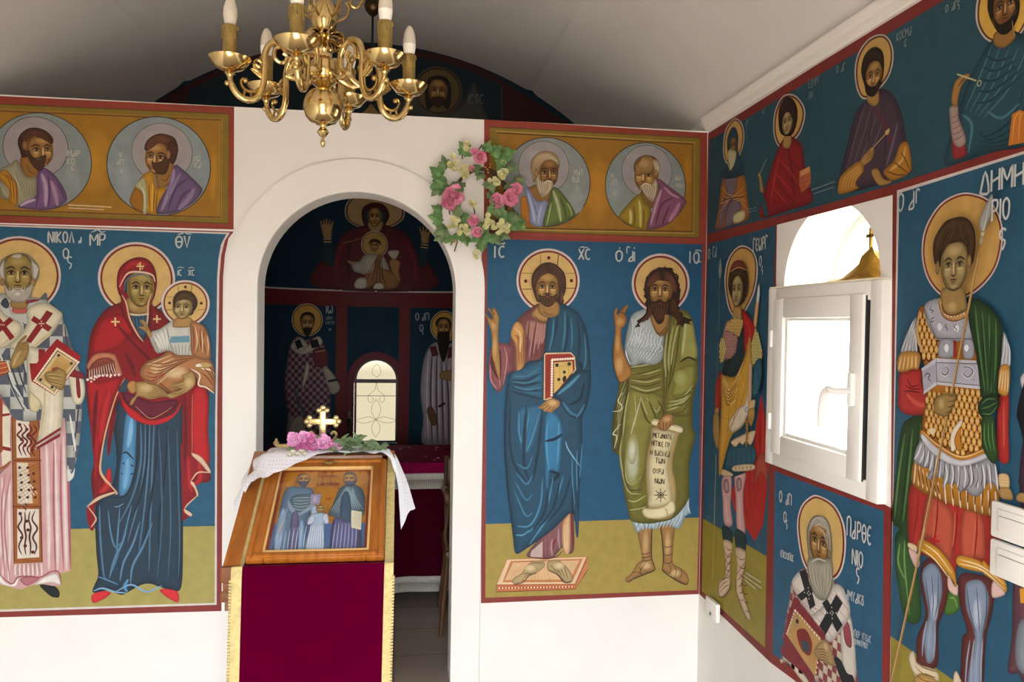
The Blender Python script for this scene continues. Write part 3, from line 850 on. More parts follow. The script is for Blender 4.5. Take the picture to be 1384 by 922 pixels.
p.figure('v', 'painted_mother', 'mother in a red hooded mantle over a blue dress, red shoes', '''
@100 310 6.017
=halo
d d9c8c2 511 402 298
d 7a2e22 511 402 280
d dcb873 511 402 264
=.
@0 725 8
F e0333a 992 680 1000 630 1090 588 1200 608 1150 660 1100 690 1015 720
@100 300 1.677
F e0333a 195 834 225 830 238 845 236 862 220 856 205 846
@0 0 1
F 2c4152 158 540 245 540 247 640 247.5 740 245 794 232 797 215 793 203 789 190 791 168 803 160 803 146 798 126 801 128 790 133 776 130 740 130 680 150 660 158 620
@100 590 6.017
F 5590bc 425 -180 505 -150 503 100 495 290 460 420 405 482 368 470 370 300 395 100
i 1e2c3a 14 3 - 395 140 430 130 490 190 / 380 300 440 310 490 300
s 86bbdf 34 470 -150 460 -20 440 90
g 7fb4da 5590bc 60 440 180 430 300 410 430
i 5f88a8 20 4 2c4152 545 -100 545 200 480 480 350 740 / 655 -150 640 200 625 600 610 1100
i 182632 20 4 2c4152 520 -100 515 200 440 460 300 500 / 760 -100 740 300 690 700 700 1100
i 4a7496 16 3 2c4152 690 -60 710 300 715 700 680 1150 / 840 -50 850 400 860 800 850 1150
g 5f88a8 2c4152 22 210 560 215 800 240 1100 260 1160
i 6a9cc0 18 3 2c4152 280 600 300 780 340 900 400 840 / 470 560 420 760 360 960 310 1100
g 88b4d4 2c4152 12 330 570 360 570 405 545
i 6a9cc0 24 3 2c4152 440 680 400 850 330 1000 290 1150 / 640 700 560 900 480 1050 460 1200
@0 725 8
s 5f8fb5 16 1050 430 1160 470 1280 520
s 86b4d8 18 1010 590 1110 560 1250 600 1370 610
g 6aa4d0 2c4152 50 1390 460 1350 540 1380 600
@100 300 1.677
s 7fb0d4 4 95 838 130 822 165 838 200 824
=mantle red mantle with cream edging
@100 450 6.017
F 8e1820 230 -160 330 -230 500 -270 640 -220 720 -170 790 -60 840 200 900 330 1085 420 1092 800 1102 1060 1110 1200 1020 1215 950 1200 880 1150 880 600 800 650 640 720 500 690 390 600 360 560 250 900 215 1090 240 1180 345 1290 230 1330 120 1400 105 1480 130 1590 160 1600 175 1480 140 1190 170 1010 125 700 108 560 100 400 108 240 140 0
F b01c22 240 -120 420 -150 520 -60 440 60 330 140 170 170 150 60
F b01c22 110 380 200 400 380 370 330 530 240 800 200 1080 170 1180 160 1000 130 700
g c62a2c 8e1820 70 300 450 250 640 210 900
g d03030 8e1820 60 290 1100 270 1240 210 1300
F c02026 960 480 1085 470 1092 800 1100 1060 960 980
F c02026 385 480 400 540 480 620 620 710 800 660 870 560 850 640 760 720 620 750 470 690 400 590
f 8e1820 870 900 1100 1060 1108 1135 1010 1150 948 1215 1010 1300 905 1425 960 1475 885 1532
g c62a30 8e1820 36 930 1000 940 1200 960 1300
F 6a1c30 385 480 480 500 640 560 840 540 800 620 620 695 520 640 440 590
g 5c1018 8e1820 40 360 -60 480 80 600 200 640 240
g 5c1018 8e1820 46 420 160 470 260 500 360
g 5c1018 8e1820 40 190 460 170 700 160 960
g 5c1018 8e1820 34 340 620 300 820 280 1000
g 5c1018 8e1820 44 900 480 910 800 900 1100
g c62a30 8e1820 44 1010 1000 1030 1180 960 1240
s e2b48c 13 415 368 340 530 262 800 225 1000 215 1120 250 1190 300 1240 352 1300 340 1312
s dcae86 7 232 990 222 1110 262 1190 310 1230
F e6c4a4 345 1300 230 1345 120 1410 115 1400 200 1330 330 1290
s e6c4a4 11 115 1410 180 1500 170 1540 140 1580
s e2b48c 8 965 500 962 980
F e6c4a4 965 975 1040 1010 1110 1110 1100 1140 1030 1060 965 1000
s e6c4a4 11 1105 1135 1010 1135 950 1210
F e6c4a4 950 1220 975 1215 1012 1300 1005 1330 985 1270
s e6c4a4 10 1008 1320 930 1390 900 1430
F e6c4a4 900 1430 960 1470 950 1490 905 1460
s c89a78 5 500 590 560 650 630 695 730 650 805 600
=sleeve_fringe
@100 450 6.017
F c88060 110 260 180 170 320 170 360 230 395 340 330 330 300 260 200 240 130 300
F 9c4a38 125 290 200 210 310 210 330 300 240 330 130 380
i 2c2018 5 11 - 150 240 145 300 140 370 / 330 210 335 270 345 330
i f0d8c8 5 11 - 130 300 130 340 128 380 / 318 240 330 290 345 325
x f8e4d8 11 9 115 380 200 350 370 340
x f8d8d0 9 7 145 395 220 345 300 355
F 37485a 365 460 430 370 450 440 430 480 380 480
F c08a50 435 430 470 390 510 405 510 470 470 490
=neckline
@100 310 6.017
F 2f4a62 455 690 610 680 610 800 570 905 500 830
i 5d86a4 10 5 2f4a62 480 710 500 800 530 860 / 595 700 590 800 570 860
F d9c8a8 450 680 520 690 605 680 605 695 520 705 455 695
=hood
F 8a1a20 352 440 368 330 430 262 520 228 605 246 660 320 678 430 662 540 640 610 700 690 640 880 600 880 620 600 460 600 470 720 560 900 520 900 400 700 385 560 365 520
g b8282c 8a1a20 60 420 320 500 280 600 290
g b8282c 8a1a20 40 390 360 385 440 390 500
F a8834c 440 560 445 640 470 678 540 690 605 670 612 560
b c4a468 a8834c 500 620 46 46
F 34404a 410 500 420 420 470 370 560 360 640 400 650 470 620 560 640 420 560 390 480 410 440 470 430 520
H 546 485 285 .3 0 o .68
s 5f6f80 12 412 510 430 420 490 378 560 368 640 400
s e8c8b4 14 375 470 440 362 540 348 640 372 665 430
s e2b48c 14 395 535 430 600 460 730 520 850 570 915
s e2b48c 12 640 520 610 600 605 720 590 830
x f0d090 7 5 520 302 570 302
x f0d090 7 5 544 275 544 330
x f0d090 6 3 528 285 562 320
x f0d090 8 5 315 752 370 752
x f0d090 8 5 342 725 342 780
x f0d090 7 5 655 730 705 730
x f0d090 7 5 680 705 680 755
=hands
@100 450 6.017
F b29058 505 410 560 395 640 400 700 440 755 480 770 515 700 525 620 540 560 520 520 520 490 570 462 588 470 545 510 500
i 7a5426 6 5 - 620 430 690 460 760 490 / 600 510 660 520 750 520
b d6b880 b29058 590 450 60 40
''')
p.figure('c', 'painted_child', 'child in a white shirt and ochre wrap on the arm of the mother', '''
@100 310 6.017
=halo
d d9c8c2 914 602 188
d 7a2e22 914 602 171
d dcb873 914 602 159
l 6a3a20 4 855 460 858 520
l 4a2a18 5 965 452 960 520
l 6a3a20 3 760 552 820 552
l 6a3a20 5 760 655 820 655
l 6a3a20 4 1010 655 1065 655
x 3a2418 12 1 913 470 914 471
x 3a2418 12 1 785 600 786 601
x 3a2418 12 1 1042 602 1043 603
=.
@100 450 6.017
F d2cfc4 620 30 640 -10 700 -30 760 -70 830 -110 950 -110 975 60 970 190 860 200 780 145 690 165 650 110
i 8a8e8a 9 6 - 640 20 670 90 700 160 / 760 -50 780 40 800 130
i f4f2ea 12 4 d2cfc4 660 20 690 80 720 140 / 740 -40 760 40 770 130
i 9a9c94 8 6 - 800 90 810 130 830 190 / 950 90 940 140 930 190
f 6f9fae 795 30 945 22 948 75 785 82
i 4a7684 5 5 - 820 30 820 80 / 930 26 930 78
=wrap
F b37a4c 545 330 590 240 700 195 780 145 850 178 960 180 1060 190 1140 260 1150 470 1080 455 1020 430 1000 360 950 320 900 400 830 490 760 470 690 430 600 405
F b37a4c 965 170 955 20 950 -100 1000 -90 1060 -60 1095 0 1115 90 1118 200 1060 215
b e0bc86 b37a4c 680 290 60 50
b e4c896 b37a4c 830 320 110 60
i e8cfa8 14 5 b37a4c 600 260 700 220 800 180 / 680 420 780 340 900 280
i 74401f 8 6 - 580 370 640 390 720 350 850 260 / 620 240 740 250 860 220 1000 200
s 74401f 9 700 400 760 450 820 500
i 74401f 9 4 - 970 -60 985 40 980 150 / 1070 -30 1060 60 1080 170
i e8cfa8 14 3 b37a4c 995 -60 1010 60 1000 140 / 1090 20 1100 100 1095 180
s f4e0cc 12 1010 260 1060 290 1120 300 1150 340
s f4e0cc 12 960 290 1030 340 1020 420 1080 440 1148 490
i 74401f 9 3 - 1040 320 1090 360 1140 430 / 1080 240 1120 290 1150 350
F c8a468 1000 255 1050 235 1110 245 1130 270 1060 285 1005 275
F f2eada 1000 258 1030 250 1045 270 1005 275
s c03028 6 640 390 700 350 760 320
=supporting_hand
F b29058 960 312 992 350 992 420 940 470 880 500 800 530 760 500 850 470 880 450 790 445 785 425 880 400 800 400 900 385 880 345 920 330
i 7a5426 6 4 - 800 405 870 400 930 390 / 790 500 860 490 920 460
b d6b880 b29058 945 400 40 50
=blessing_hand
@100 310 6.017
F b8945c 545 742 575 740 605 770 630 830 650 860 620 880 590 830 545 805 540 790 580 790
i 7a5426 5 4 - 548 745 590 770 615 810 / 545 800 590 815 610 840
=head
F b38c54 840 720 960 720 950 790 870 800 810 790
F 3c2818 815 610 818 560 850 515 905 497 970 515 1008 570 1010 620 985 660 960 700 860 710 835 670
H 890 640 175 -.1 0 p .85
F 46301c 815 610 818 560 850 515 905 497 970 515 1008 570 1010 620 985 660 970 600 930 575 870 578 838 600 830 650
i 6e5230 5 5 46301c 835 590 870 540 930 530 980 570 / 850 600 890 572 940 570 980 610
''', .0125)
p.part('i', 'inscription'); p.run('''
@0 310 8
t c8ccc8 120 16 545 30 .0 .75 NIKOL
t c8ccc8 60 12 872 88 .0 .9 A
t c8ccc8 110 14 705 210 .0 1 O
t c8ccc8 110 12 750 300 .0 1 s
t c8ccc8 125 16 995 55 .0 1 MR
s c8ccc8 14 1000 40 1050 20 1080 10 1110 35 1160 28
@100 310 6.017
t c8ccc8 95 13 840 58 .0 1 QV
s c8ccc8 11 850 45 890 38 905 25 930 40 970 42
t c0c4c2 46 8 855 332 .0 1 IC
t c0c4c2 46 8 940 332 .0 .9 xC
s c0c4c2 6 850 318 880 310 905 318
s c0c4c2 6 940 318 965 312 990 318''')
p.build()
# ---- right: framed band with two roundels
p = mural('front', 'roundel_mural', 'gold wall panel of two roundels with white-bearded men, beside the wreath', 'mural', (.88, 0, 1.85))
p.part('b', 'border'); p.run('''
@640 150 4.325
f 98402e 62 50 1352 128 1366 126 1364 780 1340 778 60 715''')
p.part('g', 'gold_field'); p.run('''
@640 150 4.325
f 8a7224 95 95 1325 158 1318 742 92 700
l 5a4522 5 95 95 1325 158 1318 742 92 700
l c2a050 5 128 118 1292 186 1286 716 128 690
l 6a3f1c 8 140 128 1282 194 1276 706 140 682
f a0701c 146 134 1276 200 1270 700 146 676
b c08824 a0701c 725 460 110 210
b b8801e a0701c 1250 360 30 150''')
p.figure('m', 'painted_roundel', 'roundel of a white-bearded man in a blue and green robe looking right', '''
@680 170 6.15
d 3a3530 365 468 372 374
d 8e9493 365 468 364 366
b 9ca4a0 8e9493 610 600 70 130
=halo
d 4a403c 338 345 217
d a29b9d 338 345 213
b aea7a9 a29b9d 250 260 80 70
=robe
F 946a34 240 500 200 540 280 640 370 640 410 520 330 480
F c07c1c 145 610 190 590 215 690 222 810 180 790 150 770
i 7a4a14 6 3 - 165 620 180 780 / 195 620 210 800
F 8f97b8 175 525 215 525 280 625 365 632 330 830 225 812 215 690
g c0c6de 8f97b8 30 205 560 240 680 265 810
g 5a6494 8f97b8 14 230 580 270 700 300 820
g b4bada 8f97b8 30 320 660 300 740 290 820
F 66793c 375 640 415 510 500 570 600 735 530 790 440 826 330 833
g c2c79a 66793c 44 415 540 455 660 480 800
g 3c4a22 66793c 20 405 580 390 700 355 825
g 3c4a22 66793c 24 470 590 510 690 520 780
g a4b070 66793c 26 530 640 560 700 570 750
g c2c79a 66793c 16 400 640 380 740 360 830
=head
F 927044 225 340 250 260 320 215 390 215 450 255 470 320 460 360 440 420 300 440 250 470 240 400
H 365 400 240 .75 .05 d
F a88c66 225 340 250 260 320 215 390 215 450 255 470 320 455 330 420 300 370 290 320 310 300 380 280 400 250 470 240 400
i d6c2a0 8 6 a88c66 245 330 290 260 370 240 450 290 / 300 340 340 290 400 275 455 310
F bda888 270 430 300 400 310 460 350 465 400 460 415 500 370 570 330 600 295 560 275 500
i ece2cc 8 6 bda888 285 440 295 500 325 570 / 390 480 385 530 350 580
i 7a6244 4 5 - 300 450 310 520 330 590 / 370 480 365 540 345 590
s ece2cc 9 335 480 370 460 405 470
b b48a5c 7a532a 275 395 18 38
''')
p.figure('j', 'painted_roundel', 'roundel of a balding white-bearded man in a mustard and mauve robe looking down left', '''
@800 180 6.586
d 3a3530 478 472 376 390
d 8a9492 478 472 368 382
b 9aa5a4 8a9492 200 520 70 130
=halo
d 4a403c 490 340 234
d a09a9c 490 340 230
b aca6a8 a09a9c 400 240 80 80
=robe
F 83602c 420 550 430 600 530 670 590 560 580 450 480 480
F 9c8224 235 745 320 630 420 540 470 610 525 680 490 856 400 850 300 800
g d8cc72 9c8224 40 420 600 430 700 430 840
g 5c4a12 9c8224 26 370 640 380 740 370 840
g e0d88c 9c8224 40 340 680 345 760 340 810
g 5c4a12 9c8224 20 460 680 460 760 455 850
F 8a5470 580 405 680 470 830 590 822 650 740 760 640 830 490 858 520 720 600 560
g c89cb4 8a5470 44 620 500 570 640 520 820
g 56284a 8a5470 30 730 570 620 640 560 830
g 56284a 8a5470 34 690 650 650 740 620 830
g c08aa8 8a5470 60 780 620 740 700 680 790
g c89cb4 8a5470 30 640 480 700 540 780 580
=head
F 6a4c2c 370 300 390 240 450 200 520 200 580 235 602 300 590 380 570 440 520 440 420 440 385 380
H 478 385 275 -.75 -.06 n
F 9c7848 375 290 395 235 450 203 520 205 560 250 560 300 520 360 430 370 390 380
b c09a62 9c7848 460 270 60 50
F a58c68 530 240 580 240 602 300 592 370 565 360 560 300
i dccdb0 7 4 - 545 250 560 310 560 350 / 580 260 592 310 580 360
F 7a5a34 375 285 395 235 440 205 430 250 395 285
F bca98a 430 480 470 450 530 460 555 410 580 440 578 520 545 610 500 590 460 540
i ece2cc 8 6 bca98a 450 480 470 530 520 590 / 565 440 565 510 540 590
i 7a6244 4 5 - 465 480 485 540 525 600 / 545 470 550 530 535 600
s ece2cc 10 430 480 470 452 520 465
b b48a5c 7a532a 568 360 16 34
''')
p.part('i', 'inscription'); p.run('''
@680 170 6.15
t c4beb0 46 5 590 365 .02 .8 MAT
t c4beb0 46 5 575 425 .02 .8 QAI
t c4beb0 34 5 605 500 .02 1 s
@800 180 6.586
t bdb8aa 30 5 175 365 .02 1 O
t bdb8aa 40 5 165 420 .02 1 AGI
t bdb8aa 34 5 190 520 .02 1 O
t bdb8aa 40 5 740 380 .02 .8 IWA
t bdb8aa 36 5 745 450 .02 .8 QEOL''')
p.build()
# ---- right: tall blue mural
p = mural('front', 'saints_mural', 'tall blue wall mural right of the archway, man with book beside man with scroll', 'mural', (.88, 0, .27), lift=.0006)
p.part('b', 'border'); p.run('''
@0 0 1
f 8e3a34 651 312 957.5 328 947 803 650 815.5''')
p.part('k', 'blue_background'); p.run('''
@0 0 1
f 20587a 658.5 323 951.5 330.5 949 330.5 944.5 699.5 656.5 708.5''')
p.part('o', 'olive_ground'); p.run('''
@0 0 1
f aa9548 656.5 708.5 944.5 699.5 942 797.5 656 808''')
p.figure('j', 'painted_teacher', 'long-haired man in a dark red tunic and blue mantle, blessing, a red gospel book in his arm', '''
@640 310 6.017
=halo
d dac9c3 607 418 262
d 7a2a20 607 418 245
d dcb672 607 418 230
l 5a2a18 4 545 205 545 290
l 4a2014 7 690 205 682 300
l 6a4020 4 390 357 480 357
l 4a2014 6 395 487 475 487
l 6a4020 4 745 357 830 357
l 4a2014 6 750 480 830 480
x 5a1a14 15 1 611 232 612 233
x 5a1a14 15 1 424 421 425 422
x 5a1a14 15 1 796 418 797 419
=footstool
@640 690 6.017
f c87848 270 395 925 372 930 480 825 640 185 662 185 605
f e8c8a0 275 400 918 378 822 600 190 602
f c8804c 300 412 890 392 800 582 235 585
f e2b888 320 425 860 405 785 560 255 566
i c07030 8 12 - 290 560 400 430 / 620 560 560 430
l a04830 12 210 632 800 622
x f8d8b0 7 24 210 632 800 620
l a04830 7 185 606 825 600
l 9a4a30 6 825 600 928 372
i e8b080 6 3 - 840 610 925 430 / 835 630 928 475
l 7a3020 5 185 605 185 662 825 640 930 478
=feet
F bba071 310 580 330 545 390 510 430 450 480 415 560 410 580 450 520 500 440 530 390 580 340 600
F bba071 595 450 610 410 680 400 730 430 790 500 808 560 780 590 740 580 680 520 610 490
i 4a3418 5 3 - 400 520 440 510 480 520 / 470 430 530 425 570 435
i 4a3418 5 4 - 620 440 650 470 690 510 / 730 440 750 500 770 560
s 4a3418 8 330 600 400 585 450 530 520 505
s 4a3418 9 600 485 680 520 740 585 800 570
b e0cba0 bba071 460 470 50 30
b e0cba0 bba071 690 450 50 30
=. dark red tunic
F 8a5a5c 440 340 560 200 700 60 800 -20 815 320 735 340 720 300 650 380 600 392 560 385 450 380
f c8b0a8 470 330 560 250 560 380 460 378
i 7a1a24 14 2 - 570 220 570 390 / 600 210 600 390
s 8a2030 16 640 330 650 270 670 230
i b89898 24 2 8a5a5c 640 230 630 300 640 370 / 690 140 690 240 700 310
F d8a878 720 120 770 30 785 30 782 330 730 330
i f0d8b0 9 3 d8a878 735 130 738 230 740 320 / 765 60 765 200 765 320
s 7a2028 14 795 -10 800 150 810 325
s 5a1a20 8 440 370 520 388 600 392 680 370 720 330
=tunic
@640 310 6.017
F 7f4744 330 800 360 730 450 650 540 600 700 600 640 760 590 920 560 1080 380 1160 300 1150 280 960
F b07c70 440 740 560 760 620 770 580 920 480 930 420 850
i 5a1a1c 13 4 7f4744 455 730 440 900 430 1060 / 620 770 580 900 540 1040
i c49c94 16 3 7f4744 480 760 470 900 450 1050 / 560 760 540 880 520 980
F d09a58 300 850 350 750 410 830 410 1100 400 1130 350 1150 345 960
i 7a3a20 7 4 - 330 860 360 900 360 1130 / 400 840 405 960 395 1120
g ecc890 d09a58 22 330 800 380 860 378 1000
F b88c54 470 700 540 620 690 620 690 680 640 740 560 750
s 6a4420 9 490 700 560 760 640 720 690 660
s 7a4a20 8 540 690 610 710 660 690
=sleeve
@640 450 6.017
F 8c5054 205 80 300 100 330 150 320 300 270 340 250 420 210 480 160 440 120 330 120 230 140 120
i c08c90 18 3 8c5054 250 110 270 220 240 420 / 135 260 140 380 190 460
F 5e2228 205 130 225 200 215 380 150 300 140 200
i 5a1a24 9 3 8c5054 280 150 290 220 290 290 / 310 130 310 200 315 260
=forearm
@640 310 6.017
F ad8346 120 770 140 820 150 920 160 1050 190 1180 213 1220 212 1050 200 880 205 760 205 700 180 650 155 640 150 660 170 700 130 645 112 640 125 670 155 710 140 730 100 690 88 690 110 730
b d0a668 ad8346 172 960 22 120
b cfa566 ad8346 165 780 26 50
i 5e3c18 5 4 - 110 650 140 680 165 710 / 130 720 160 750 190 780
s 5e3c18 6 150 640 185 670 205 720
=mantle blue mantle
@640 450 6.017
F 234d66 590 -80 640 -200 690 -250 780 -210 860 -150 920 -10 945 180 950 400 930 520 890 650 880 740 885 950 870 1090 870 1180 855 1270 860 1300 850 1640 830 1630 815 1480 760 1480 640 1600 430 1750 340 1790 320 1640 300 1480 270 1250 250 950 255 700 265 480 290 330 380 300 440 230 560 190
F 2f6380 300 340 400 290 560 220 570 300 560 520 450 520 330 480
F 1b3b50 700 260 760 160 900 280 920 500 800 560 690 520
i 173244 30 4 234d66 310 380 420 390 540 330 / 300 470 400 500 560 540
i 4f8ba6 18 3 234d66 320 350 430 350 550 280 / 330 440 440 460 550 440
i 153044 34 3 234d66 690 -200 660 0 600 170 / 840 -120 860 60 840 280
i 4583a0 26 2 234d66 650 -120 640 20 610 150 / 740 -180 740 -20 720 140
i 4583a0 22 2 234d66 790 -120 800 20 790 140 / 900 0 910 200 890 300
F 2f6a8c 360 620 540 580 560 640 500 880 450 980 380 960 350 800
i 4f93b8 26 3 234d66 370 640 370 820 420 960 / 540 640 470 860 430 960
i 132c3e 36 3 234d66 300 560 290 800 320 1050 440 1230 / 560 620 530 900 500 1100 480 1200
F 347aa4 580 680 660 650 720 760 710 980 690 1130 620 1120 600 1300 580 1150
i 5aa0c4 24 2 347aa4 600 720 590 900 610 1120 / 690 720 690 860 680 1060
s 132c3e 26 580 880 660 860 720 820
s 132c3e 26 610 1120 690 1150 640 1200 625 1250
i 4588ac 22 4 234d66 350 1060 430 1100 480 1000 / 330 1280 420 1480 480 1460 520 1300
i 5298bc 24 3 234d66 560 1180 540 1400 460 1560 350 1570 / 730 1160 660 1380 560 1560 450 1720
i 132c3e 30 3 234d66 600 1260 580 1440 480 1600 / 790 1160 720 1380 600 1540
g 6aa8c4 234d66 20 340 1640 400 1640 450 1600
i 5298bc 14 3 234d66 800 1000 800 1180 820 1400 / 880 900 870 1050 860 1180
s 7ab4cc 12 745 880 770 950 860 1080
s 0e2434 10 815 1480 800 1420 800 1250
s 0e2434 9 268 480 255 700 255 950 275 1250 305 1500 325 1700
=book red gospel book
f e8c898 572 175 585 162 790 158 822 195 830 300 640 540 568 545
f 9c2f20 580 175 785 168 815 195 815 205 630 215 628 520 578 540
f 8a2a1c 630 215 815 205 820 300 640 540 628 520
f dcb868 652 240 800 230 805 310 700 440 650 500
x fff0d8 11 9 640 218 805 208
x fff0d8 11 14 636 225 632 505
l b88a3a 4 695 270 770 265 770 360 700 420 695 270
x 22301c 16 2 675 262 775 252
x 22301c 14 2 735 318 690 378
F 2a2018 720 370 740 345 752 370 730 400
=forearm_sleeve blue sleeve over the book arm
F 1f4860 640 510 720 430 800 330 900 300 950 330 940 500 900 640 840 695 760 660 700 560
g 5a9cba 1f4860 40 860 340 780 420 680 500
g 3f7c9c 1f4860 34 720 560 780 640 850 680
g 102838 1f4860 40 900 400 860 540 780 580
g 4a88a4 1f4860 24 900 580 860 650 830 690
=hand
F b98a50 523 605 560 575 610 535 660 535 700 560 690 600 650 630 630 650 600 640 570 640 560 620 530 615
i 6a4420 5 4 - 535 605 570 590 600 570 / 610 640 640 620 660 590
b dcb47c b98a50 640 570 40 28
=head
@640 310 6.017
F 44281a 468 420 480 360 530 295 600 270 670 290 730 350 748 420 745 500 725 560 728 600 690 610 640 590 560 590 520 590 500 520 475 480
F a47c44 540 590 680 590 690 690 610 720 530 680
s 6a4420 8 560 660 600 690 650 690
H 597 480 265 0 0 n .74
F 4c3018 530 530 560 545 600 530 640 545 680 520 672 570 640 615 600 632 560 615 535 575
F 3a2414 570 580 600 570 640 580 630 615 600 628 575 610
i 6e4c28 5 6 - 545 550 560 590 590 620 / 670 550 650 590 615 620
s 3a2010 10 560 530 597 522 636 530
s 8a4a38 8 580 546 600 550 618 546
F 4a2c1c 468 420 480 360 530 295 600 270 670 290 730 350 748 420 745 500 725 560 728 600 690 600 690 480 670 400 620 362 580 362 530 400 500 480 520 590 500 560 475 480
i 7a543a 6 7 4a2c1c 480 440 510 350 590 290 / 500 470 540 390 600 355
i 7a543a 6 7 4a2c1c 610 280 690 330 735 430 / 620 360 670 390 705 470
i 2a160e 5 3 - 485 450 520 340 600 280 / 495 470 535 370 600 310
i 2a160e 5 3 - 725 430 690 340 620 290 / 715 450 675 370 615 320
i 7a543a 5 4 - 700 560 720 540 705 500 / 700 600 730 590 720 560
''')
